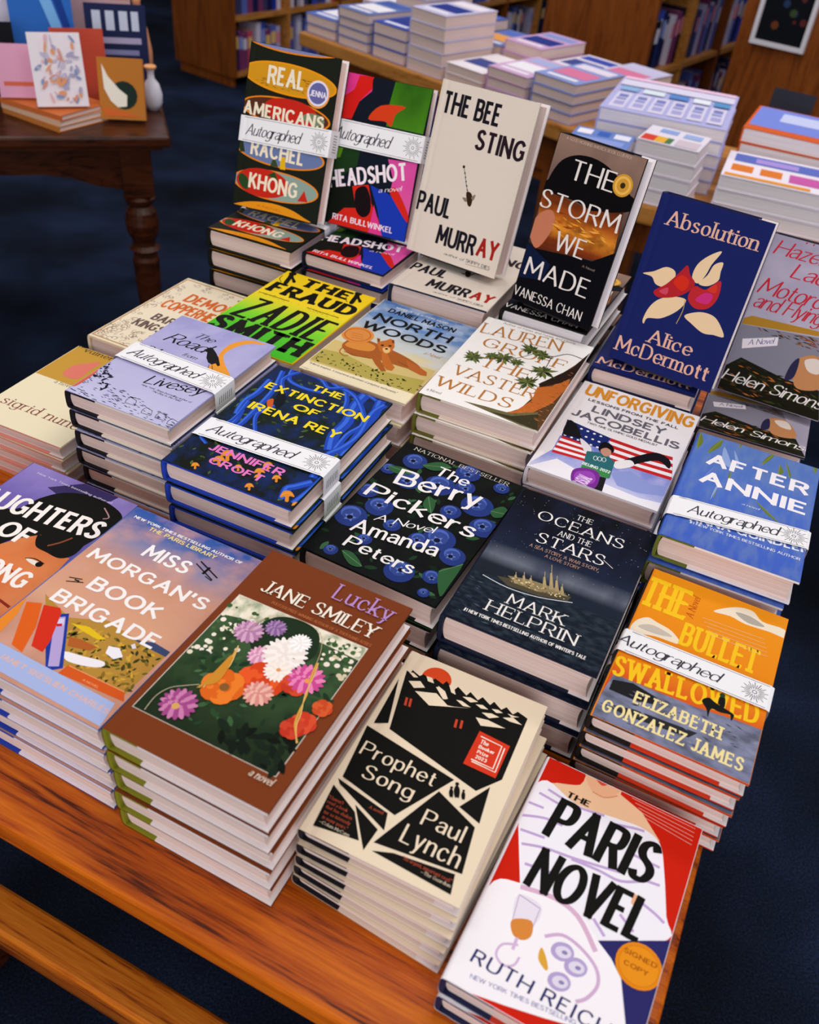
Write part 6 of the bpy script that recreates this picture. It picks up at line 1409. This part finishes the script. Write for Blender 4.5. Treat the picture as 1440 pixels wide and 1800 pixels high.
for key, (a, b, turn, n, (sa_, sb_, zb, sturn, lean), W, H, style, nm, band) in STANDS.items():
    sl = math.sin(R(lean)); t = (zb-.003)/(n+sl); T = t-(BANDADD if band else .0006)
    rn = random.Random(key)
    first = make_book(key, W, H, T, style, nm+' standing on an easel at the back', 'copies of the '+nm, band)
    Rm = Matrix.Rotation(ROW+R(sturn), 4, 'Z') @ Matrix.Rotation(R(90-lean), 4, 'X')
    P = ab(sa_, sb_, TOP+zb+.0008)
    first.matrix_world = Matrix.Translation(P-(Rm @ Vector((0, -H/2, T)))) @ Rm
    for i in range(n):
        root = dup(first, '%s lying flat, %s under its easel' % (nm, ORD[i].replace(' from the top', ' from top')))
        root.matrix_world = Matrix.Translation(ab(a+(rn.uniform(-.003, .003) if i else 0), b+(rn.uniform(-.003, .003) if i else 0), TOP+(n-1-i)*t+.0004)) @ Matrix.Rotation(ROW+R(turn+(rn.uniform(-.8, .8) if i else 0)), 4, 'Z')
    # easel: foot plate, back rest, folded prop
    e = thing('book_easel', 'black easel holding up the '+nm.replace(' hardcover', ' cover'), 'stand', group='easels behind the standing novels')
    e.matrix_world = Matrix.Translation(P-(Rm @ Vector((0, 0, T)))) @ Rm
    mb = MB(); mb.box(-W*.3, W*.3, .0006, H*.5, -.0045, -.0012, bev=.001); mb.build('back_rest', BLACK, e)
    mb = MB(); mb.box(-W*.33, W*.33, -.0026, -.0006, -.004, T-.002); mb.build('ledge', BLACK, e)
    Mi = e.matrix_world.inverted()
    def loc(x, y, z): return Mi @ (P+Matrix.Rotation(ROW+R(sturn), 4, 'Z') @ Vector((x, y, z)))
    zt = -zb+n*t+.0016
    mb = MB(); mb.tube([Vector((0, H*.46, -.004)), loc(0, T+.09, zt+.0025)], .0022); mb.build('prop_leg', BLACK, e)

# ------------------------------------------------------------------ generic goods for the blurred background
def plain_book(name, label, cat, group, M, w, h, t, cover, page='pink', art=None, art2=None):
    root = thing(name, label, cat, group=group); root.matrix_world = M
    mb = MB(); mb.box(-w/2+.004, w/2-.002, -h/2+.002, h/2-.002, .0018, t-.0018); mb.build('page_block', PAGE[page], root)
    mb = MB(); c = paint(cover, .4)
    mb.box(-w/2, w/2, -h/2, h/2, 0, .0018); mb.box(-w/2, w/2, -h/2, h/2, t-.0018, t); mb.box(-w/2, -w/2+.004, -h/2, h/2, .0018, t-.0018)
    ms = [c]
    for k, q in enumerate(art or ()):
        x0, y0, x1, y1, col = q
        mb.add([(x0*w-w/2, h/2-y1*h, t+.0003+k*.0001), (x1*w-w/2, h/2-y1*h, t+.0003+k*.0001), (x1*w-w/2, h/2-y0*h, t+.0003+k*.0001), (x0*w-w/2, h/2-y0*h, t+.0003+k*.0001)], [(0, 1, 2, 3)], len(ms)); ms.append(paint(col, .4))
    if art2:
        for k, (col, pts) in enumerate(art2):
            mb.add([(x*w-w/2, h/2-y*h, t+.001+k*.0001) for x, y in pts], [tuple(range(len(pts)))[::-1]], len(ms)); ms.append(paint(col, .4))
    mb.build('cover', ms, root)
    return root
def TR(v, rz): return Matrix.Translation(v) @ Matrix.Rotation(rz, 4, 'Z')
def upright(P, rz, lean, h, t):
    """front cover faces the viewer; P is the middle of its lower edge"""
    Rm = Matrix.Rotation(rz, 4, 'Z') @ Matrix.Rotation(R(90-lean), 4, 'X')
    return Matrix.Translation(Vector(P)-(Rm @ Vector((0, -h/2, t)))) @ Rm

# ------------------------------------------------------------------ dark table on the left
LT = R(20.4); LO = Vector((-.67, 2.16, 0))
def lt(u, v, z=0): return LO+Vector((-math.cos(LT)*u-math.sin(LT)*v, -math.sin(LT)*u+math.cos(LT)*v, z))
t = thing('side_table', 'dark cherry side table with turned legs behind on the left', 'table', LO, LT)
mb = MB(); mb.box(-1.3, 0, 0, .88, TOP-.026, TOP, bev=.006); mb.box(-1.28, -.02, .02, .86, TOP-.038, TOP-.026); mb.build('table_top', DARKWOOD, t)
def apron(L, side):
    q = [(.06, 0), (.06, -.10), (.12, -.105), (.18, -.095), (.24, -.075), (.3, -.066), (L-.3, -.066), (L-.24, -.075), (L-.18, -.095), (L-.12, -.105), (L-.06, -.10), (L-.06, 0)]
    return q
for nm_, L, ax, y in (('front', 1.3, 'y', .05), ('back', 1.3, 'y', .81)):
    mb = MB(); mb.prism([(-p, TOP-.038+z) for p, z in apron(L, 0)], y, y+.02, 'y'); mb.build('apron', DARKWOOD, t)
for x in (-.07, -1.25):
    mb = MB(); mb.prism([(p, TOP-.038+z) for p, z in apron(.88, 0)], x, x+.02, 'x'); mb.build('apron', DARKWOOD, t)
PROF = [(.022, 0), (.026, .02), (.022, .06), (.027, .16), (.031, .30), (.034, .40), (.036, .415), (.030, .425), (.030, .435), (.040, .445), (.030, .455), (.029, .465), (.040, .49), (.043, .515), (.038, .545), (.027, .56), (.036, .57), (.040, .58), (.030, .59)]
for x, y in ((-.085, .075), (-.085, .80), (-1.215, .075), (-1.215, .80)):
    mb = MB(); mb.lathe(PROF, x, y, 20); mb.box(x-.037, x+.037, y-.037, y+.037, .59, TOP-.038, bev=.003); mb.build('leg', DARKWOOD, t)
F0 = LT
# goods on it
cols = ['#c87a3a', '#e0b898', '#d0703a']
for i in range(3):
    plain_book('gift_book', '%s hardcover, %s of the low pile at the side table edge' % (['orange', 'pale tan', 'rust'][2-i], ['bottom', 'middle', 'topmost'][i]), 'book', 'low pile on the side table', TR(lt(.258, .155, TOP+i*.0125+.0003), F0+R(40+(i % 3)*2)), .15, .2, .0122, cols[i])
zt = TOP+3*.0125+.0006
plain_book('notebook', 'pink card-covered notebook with coral line leaning on the low pile', 'notebook', None, upright(lt(.318, .155, zt+.004), F0+R(-2), 16, .115, .012), .115, .115, .012, '#e2a4c0', art=[(.1, .7, .9, .78, '#d86a50')])
rn = random.Random(5)
blots = [(rn.choice(['#e8b8c0', '#d89a8a', '#b0a8c8', '#e8a070', '#8a9ac0', '#c8c0d8']), [(max(.03, min(.97, x)), max(.03, min(.97, y))) for x, y in circ(rn.uniform(.1, .9), rn.uniform(.06, .94), rn.uniform(.03, .09), 7, rn.uniform(.015, .04), rn.uniform(0, 3))]) for _ in range(60)]
plain_book('notebook', 'white floral notebook standing upright on the low pile', 'notebook', None, upright(lt(.234, .085, zt+.005), F0+R(4), 18, .155, .016), .115, .155, .016, '#f0e6ec', art2=blots)
plain_book('novel', 'coral red hardcover leaning behind the floral notebook', 'book', None, upright(lt(.188, .245, TOP+.008), F0+R(2), 16, .165, .022), .125, .165, .022, '#c8503c')
plain_book('picture_book', 'tall glossy blue book leaning behind the coral hardcover', 'book', None, upright(lt(.268, .345, TOP+.008), F0+R(2), 16, .31, .02), .15, .31, .02, '#2f6ac0', art2=[('#7ab4ec', [(.3, .02), (.5, .02), (.9, .7), (.95, .98), (.8, .8)]), ('#1c3f90', [(.55, .02), (.7, .02), (.97, .6), (.97, .8)])])
plain_book('novel', 'small kraft-brown hardcover with white bird picture at the table corner', 'book', None, upright(lt(.102, .105, TOP+.008), F0+R(-8), 17, .135, .024), .105, .135, .024, '#c07830', art2=[('#20302c', circ(.55, .6, .3, 16, .23)), ('#f6eede', [(.1, .1), (.22, .3), (.45, .5), (.62, .6), (.6, .78), (.4, .8), (.25, .7), (.12, .5)]), ('#d86a30', [(.05, .8), (.5, .86), (.9, .95), (.1, .95)])])
plain_book('novel', 'navy hardcover with pale lettering standing behind the kraft-brown book', 'book', None, upright(lt(.095, .345, TOP+.009), F0+R(-4), 14, .2, .03), .15, .2, .03, '#20284e', art=[(.12, .08, .26, .3, '#c8d0e4'), (.34, .08, .48, .3, '#c8d0e4'), (.56, .08, .7, .3, '#c8d0e4'), (.76, .08, .88, .3, '#c8d0e4'), (.1, .38, .9, .45, '#b0a8c8'), (.15, .52, .85, .58, '#8a8ab8')])
plain_book('gift_box', 'pale pink and lilac box standing upright behind the navy book', 'box', None, upright(lt(.135, .52, TOP+.008), F0+R(-4), 6, .27, .06), .17, .27, .06, '#e0b8c0', art=[(.35, .02, .98, .3, '#b8b0d4'), (.3, .3, .98, .34, '#d88a50')])
plain_book('picture_book', 'dark blue book with a pale face on its cover, farthest left', 'book', None, upright(lt(.385, .40, TOP+.008), F0+R(0), 13, .3, .025), .19, .3, .025, '#161c38', art2=[('#dcd4e6', spline([(.2, .05), (.75, .05), (.82, .35), (.7, .6), (.5, .72), (.3, .62), (.18, .35)], True, 4)), ('#c88448', [(.3, .6), (.5, .72), (.7, .58), (.6, .72), (.45, .76)]), ('#181c34', [(.28, .25), (.42, .22), (.42, .27), (.3, .29)]), ('#181c34', [(.55, .22), (.7, .25), (.68, .29), (.56, .27)]), ('#8a80a8', [(.44, .5), (.58, .5), (.52, .54)])])
plain_book('notebook', 'black book leaning in the shade below the face picture', 'book', None, upright(lt(.40, .27, TOP+.006), F0+R(3), 14, .17, .02), .13, .17, .02, '#14141a')
for k, (u, v, col, hh, lb) in enumerate(((.024, .215, '#e4e2f0', .10, 'pearl white round bud vase at the side table corner'), (.034, .45, '#e49a70', .22, 'orange glazed bud vase behind the pearl white one'))):
    o = thing('bud_vase', lb, 'vase', lt(u, v, TOP))
    mb = MB(); s = hh/.12; q = min(s, 1); mb.lathe([(.016*q, 0), (.028*q, .02*s), (.030*q, .045*s), (.022*q, .075*s), (.010*q, .09*s), (.010*q, .108*s), (.016*q, .12*s)], 0, 0, 20); mb.build('vase_body', paint(col, .25, .5), o, True)
    mb = MB(); mb.lathe([(.017*q, .117*s), (.0185*q, .121*s), (.017*q, .125*s), (.013*q, .122*s)], 0, 0, 20); mb.build('rim', paint('#e8a060', .3, .5), o, True)

# ------------------------------------------------------------------ long table of stacks behind
E1 = R(-41.6)
T2 = Vector((-.57, 3.39, 0))
def t2(u, v, z=0): return T2+Vector((math.cos(E1)*u-math.sin(E1)*v, math.sin(E1)*u+math.cos(E1)*v, z))
t = thing('display_table', 'long oak table of stacked hardcovers behind the standing novels', 'table', T2, E1)
mb = MB(); mb.box(0, 1.22, 0, .60, TOP-.045, TOP, bev=.006); mb.build('table_top', OAKPALE, t)
mb = MB(); mb.box(.05, 1.17, .05, .55, TOP-.13, TOP-.045); mb.build('apron', OAKEND, t)
for x, y in ((.09, .09), (1.13, .09), (.09, .51), (1.13, .51)):
    mb = MB(); mb.box(x-.04, x+.04, y-.04, y+.04, 0, TOP-.13); mb.build('leg', OAKEND, t)
rn = random.Random(12)
TOPS = ['#5a74c4', '#c8c4e4', '#8a9ad4', '#e6dcec', '#3a52b0', '#d0a8d0', '#a8b4e0', '#6a7cb8', '#efe6ea', '#4460a8']
TN = {'#5a74c4': 'mid-blue', '#c8c4e4': 'pale lilac', '#8a9ad4': 'soft blue', '#e6dcec': 'off-white', '#3a52b0': 'royal blue', '#d0a8d0': 'mauve', '#a8b4e0': 'powder blue', '#6a7cb8': 'slate blue', '#efe6ea': 'white', '#4460a8': 'denim blue'}
RN = ['front', 'back']
CN = ['first', 'second', 'third', 'fourth', 'fifth', 'sixth', 'seventh']
hs = [[2, 4, 3, 5, 2, 3, 4], [3, 5, 3, 2, 3, 2, 3]]
for r_ in range(2):
    for c in range(7):
        n = hs[r_][c]; th = rn.uniform(.026, .036); jr = rn.uniform(-.8, .8)
        col = TOPS[(r_*3+c*7+r_*c) % 10]; u, v = .09+c*.168, .135+r_*.265
        acc = rn.choice(TOPS); acc2 = rn.choice(['#2a3a8a', '#f0ecf4', '#d87aa0', '#e8a050', '#3a4a90'])
        for i in range(n):
            L = '%s hardcover, %s in %s stack from left, %s row, rear table' % (TN[col], ['bottom', 'second up', 'third up', 'fourth up', 'fifth up'][i] if i < n-1 else 'topmost', CN[c], RN[r_])
            plain_book('hardcover_book', L, 'book', 'stacks on the long rear table', TR(t2(u+rn.uniform(-.002, .002), v+rn.uniform(-.003, .003), TOP+i*th+.0003), E1+R(jr+rn.uniform(-.6, .6))), .150, .232, th-.0004, col, 'pink', art=[(.08, .08, .92, .3, acc), (.1, .4, .9, .75, acc2), (.15, .82, .85, .9, '#f0ecf4')])

# ------------------------------------------------------------------ picture-book display on the right
E3 = R(-20)
T3 = Vector((.275, 2.13, 0))
def t3(u, v, z=0): return T3+Vector((math.cos(E3)*u-math.sin(E3)*v, math.sin(E3)*u+math.cos(E3)*v, z))
t = thing('display_table', 'oak table of boxed sets and picture books at the right edge', 'table', T3, E3)
mb = MB(); mb.box(0, 1.1, 0, .62, TOP-.045, TOP, bev=.006); mb.build('table_top', OAKPALE, t)
mb = MB(); mb.box(.05, 1.05, .05, .57, TOP-.13, TOP-.045); mb.build('apron', OAKEND, t)
for x, y in ((.09, .09), (1.01, .09), (.09, .53), (1.01, .53)):
    mb = MB(); mb.box(x-.04, x+.04, y-.04, y+.04, 0, TOP-.13); mb.build('leg', OAKEND, t)
def pile(u, v, n, w, h, th, col, nm, cat, art, rz=0, name='boxed_set', page='white', z0=TOP, last=True):
    for i in range(n):
        plain_book(name, '%s, %s of its pile' % (nm, ['topmost', 'second from top', 'third from top', 'fourth from top', 'fifth from top', 'sixth from top'][n-1-i]), cat, 'piles on the right-hand table', TR(t3(u, v, z0+i*th+.0003), E3+R(rz+(i % 3-1)*.7)), w, h, th-.0005, col, page, art=art if i == n-1 else None)
por = []
for i in range(6):
    x = .05+i*.155
    por += [(x, .5, x+.125, .93, '#d8d4ec'), (x+.025, .55, x+.1, .64, '#7a80c0'), (x+.02, .66, x+.1, .72, '#8f94cc'), (x+.025, .76, x+.105, .86, '#a8a4d8')]
por += [(.02, .02, .98, .1, '#eec8e4'), (.02, .12, .98, .3, '#dcd8f0'), (.05, .33, .2, .46, '#8fb4e0'), (.24, .33, .42, .46, '#dce8f4'), (.46, .33, .62, .46, '#5a8ad0'), (.66, .33, .8, .46, '#e8eef8'), (.83, .33, .96, .46, '#5a94cc')]
pile(.155, .33, 5, .30, .34, .03, '#b4b4e4', 'wide box with a row of small portraits', 'box', por, 3)
pile(.05, .075, 3, .14, .13, .034, '#6a86c8', 'blue and white striped paperback', 'book', [(.05, .1, .3, .4, '#f0ecf8'), (.4, .1, .6, .4, '#3a62b8'), (.68, .1, .95, .4, '#e8e8f4'), (.1, .55, .9, .85, '#8a9cd8')], 2, 'paperback_book')
pile(.215, .075, 4, .14, .13, .034, '#e4dcea', 'pale picture book with rainbow badge', 'book', [(.03, .6, .5, .95, '#d8402c'), (.25, .6, .42, .95, '#e8b030'), (.42, .6, .52, .95, '#4a7a4a'), (.2, .1, .5, .35, '#8aa4dc'), (.6, .12, .9, .4, '#9ab0e0'), (.58, .55, .95, .95, '#cfc0cc')], -3, 'paperback_book')
pile(.495, .13, 3, .32, .20, .032, '#ece4f0', 'white comic album with orange panels', 'book', [(.05, .5, .2, .75, '#e07a28'), (.25, .5, .4, .75, '#e07a28'), (.45, .5, .95, .8, '#c85aa8'), (.05, .08, .95, .38, '#5a6cc0'), (.2, .15, .5, .32, '#a890d8'), (.02, .88, .6, .97, '#e8962c')], 1, 'comic_album')
pile(.515, .40, 4, .34, .24, .034, '#d8602a', 'orange-edged album with a pale blue cover', 'book', [(.02, .02, .98, .84, '#7a8ce0'), (.2, .15, .7, .5, '#c8d0f4'), (.5, .4, .85, .75, '#5a6cd0'), (.55, .2, .9, .45, '#e0e4f8')], -2, 'comic_album')
pile(.80, .18, 3, .2, .27, .03, '#c8c0dc', 'pale violet annual', 'book', [(.1, .1, .9, .5, '#e08ab0'), (.1, .6, .9, .9, '#6a7cc8')], 2, 'comic_album')
pile(.80, .46, 4, .2, .27, .03, '#8a94d0', 'dusty blue annual', 'book', [(.1, .1, .9, .6, '#d8d4f0'), (.2, .7, .8, .9, '#4a5ab8')], -2, 'comic_album')
for k, (u, lb) in enumerate(((.42, 'grey acrylic sign holder on the right-hand table, nearer the box of portraits'), (.62, 'grey acrylic sign holder on the right-hand table, farther right'))):
    o = thing('sign_holder', lb, 'sign', t3(u, .572, TOP), E3+R(-10), 'sign holders on the right-hand table')
    mb = MB(); mb.box(-.05, .05, -.04, .04, 0, .006, bev=.002); mb.build('foot', paint('#3a3c48', .3, .5), o)
    mb = MB(); mb.box(-.055, .055, -.003, .003, .006, .17, M=Matrix.Rotation(R(-10), 4, 'X')); mb.build('panel', paint('#2c2e3a', .2, .5), o)
    mb = MB()
    for q in ((-.03, .10, .04, .112), (.0, .05, .014, .1)): mb.box(q[0], q[2], -.0045, -.0032, q[1], q[3], M=Matrix.Rotation(R(-10), 4, 'X'))
    mb.build('lettering', paint('#c8c4b4', .4), o)

# ------------------------------------------------------------------ bookcases at the back
DV = Vector((.551, .8345, 0)); DN = Vector((.8345, -.551, 0))   # along the shelves / out of the open side
def bookcase(B, panelw, length, levels, nm, height=1.7, depth=.30, module=.45, seed=1, first=0):
    """B: foot of the end panel's shelf-side corner; the panel runs back from it"""
    ang = math.atan2(DV.y, DV.x)
    t = thing('bookcase', nm, 'bookcase', B, ang)
    # local: x along the shelves, y toward -open side (0 at the open face)
    mb = MB(); mb.box(-.03, 0, -.02, panelw, 0.05, height, bev=.004); mb.box(-.02, 0, 0, panelw-.03, 0, .05); mb.build('end_panel', OAKEND, t)
    mb = MB(); mb.box(0, length, depth, depth+.015, 0, height); mb.build('back_panel', OAKEND, t)
    k = 0
    for z in levels:
        mb = MB(); mb.box(0, length, 0, depth, z-.022, z); mb.build('shelf', OAKPALE, t)
    nmod = int(length/module)
    for i in range(1, nmod+1):
        mb = MB(); mb.box(i*module-.018, i*module, -.004, depth, 0, height); mb.build('upright', OAKPALE if i % 2 else OAKEND, t)
    mb = MB(); mb.box(-.03, length, 0, panelw, height, height+.03); mb.build('top_board', OAKEND, t)
    return t, ang
SPC = {'#2438a0': 'deep blue', '#3a52b8': 'blue', '#b8b4dc': 'pale lilac', '#14182c': 'black', '#5a6cc0': 'periwinkle', '#1c2250': 'navy', '#d8d0e8': 'whitish', '#7a3a6a': 'plum', '#c8506a': 'rose', '#40406a': 'slate'}
def shelve(B, ang, z, x0, x1, where, seed, hmax=.25, depth=.3):
    rn = random.Random(seed); x = x0
    while x < x1-.03:
        w = min(rn.uniform(.022, .045), x1-x-.001); h = rn.uniform(hmax*.75, hmax); d = rn.uniform(.14, .17)
        if rn.random() < .1: x += .03; continue
        c = rn.choice(list(SPC)); mb = MB()
        o = thing('shelved_book', '%s spine among the books on the %s' % (SPC[c], where), 'book', None or (0, 0, 0), 0, 'books on the '+where)
        o.matrix_world = Matrix.Translation(B) @ Matrix.Rotation(ang, 4, 'Z') @ Matrix.Translation((x+w/2, .03+rn.uniform(0, .015), z+.0005))
        mb.box(-w/2+.0003, -w/2+.003, 0, d, 0, h); mb.box(w/2-.003, w/2-.0003, 0, d, 0, h); mb.box(-w/2+.003, w/2-.003, 0, .003, 0, h); mb.build('cover', paint(c, .4), o)
        mb = MB(); mb.box(-w/2+.003, w/2-.003, .003, d-.004, .003, h-.003); mb.build('page_block', PAGE['pink'], o)
        mb = MB(); mb.box(-w/2+.004, w/2-.004, -.0006, 0, h*.55, h*.85); mb.build('spine_title', paint(rn.choice(['#d8d4e8', '#e8c070', '#8a9ae0', '#e08aa0']), .4), o)
        x += w+.001
def full_case(B, pw, L, levels, nm, where, seed, rows, height=1.7):
    t, ang = bookcase(Vector(B), pw, L, levels, nm, height)
    for r_ in rows:
        for i in range(int(L/.45)):
            shelve(Vector(B), ang, levels[r_], i*.45+.006, (i+1)*.45-.022, '%s shelf of the %s' % (['lowest', 'second', 'third'][r_], where), seed*10+r_*3+i, .24)
full_case((-1.27, 5.40, 0), .47, 1.35, [.07, .355, .68, 1.0], 'oak bookcase with broad end panel at the back left', 'left bookcase', 1, (0, 1))
full_case((-.22, 6.1, 0), .47, 1.8, [.07, .36, .68, 1.0], 'oak bookcase behind the long table in the middle', 'middle bookcase', 2, (0, 1))
full_case((.78, 4.22, 0), .50, 1.35, [.22, .545, .86, 1.2], 'oak bookcase with wide end panel right of centre', 'right bookcase', 3, (0, 1, 2))
# back of a case at the right with two framed pictures hung on it
t = thing('bookcase', 'oak bookcase back with framed pictures at the far right', 'bookcase', (1.10, 4.08, 0), math.atan2(-DN.y*-1, DN.x))
mb = MB(); mb.box(0, 1.3, 0, .03, 0, 1.5, bev=.004); mb.build('back_panel', OAKEND, t)
mb = MB(); mb.box(0, 1.3, .03, .3, 1.47, 1.5); mb.box(0, .03, .03, .3, 0, 1.47); mb.box(1.27, 1.3, .03, .3, 0, 1.47); mb.build('carcass', OAKEND, t)
for x, lb in ((.17, 'white-framed dark picture on the right bookcase back, left of two'), (.46, 'white-framed dark picture on the right bookcase back, right of two')):
    o = thing('framed_picture', lb, 'picture', t.matrix_basis @ Vector((x, -.001, .93)), t.rotation_euler.z, 'framed pictures on the bookcase back')
    mb = MB(); w, h, f = .11, .17, .016
    for q in ((-w, w, -h, -h+f), (-w, w, h-f, h), (-w, -w+f, -h+f, h-f), (w-f, w, -h+f, h-f)): mb.box(q[0], q[1], -.02, 0, q[2], q[3])
    mb.build('frame', paint('#d8d4dc', .4), o)
    mb = MB(); mb.box(-w+f, w-f, -.008, -.001, -h+f, h-f); 
    ms = [paint('#14161c', .4)]; rn = random.Random(x)
    for k in range(14):
        px, pz, s = rn.uniform(-w+.035, w-.035), rn.uniform(-h+.035, h-.035), rn.uniform(.006, .016)
        mb.add([(px+a, -.0085-k*.0001, pz+b_) for a, b_ in circ(0, 0, s, 7)], [tuple(range(7))], len(ms)); ms.append(paint(rn.choice(['#3a4a30', '#6a3a20', '#2a3a5a', '#5a2a2a']), .4))
    mb.build('print', ms, o)
bpy.context.view_layer.update()
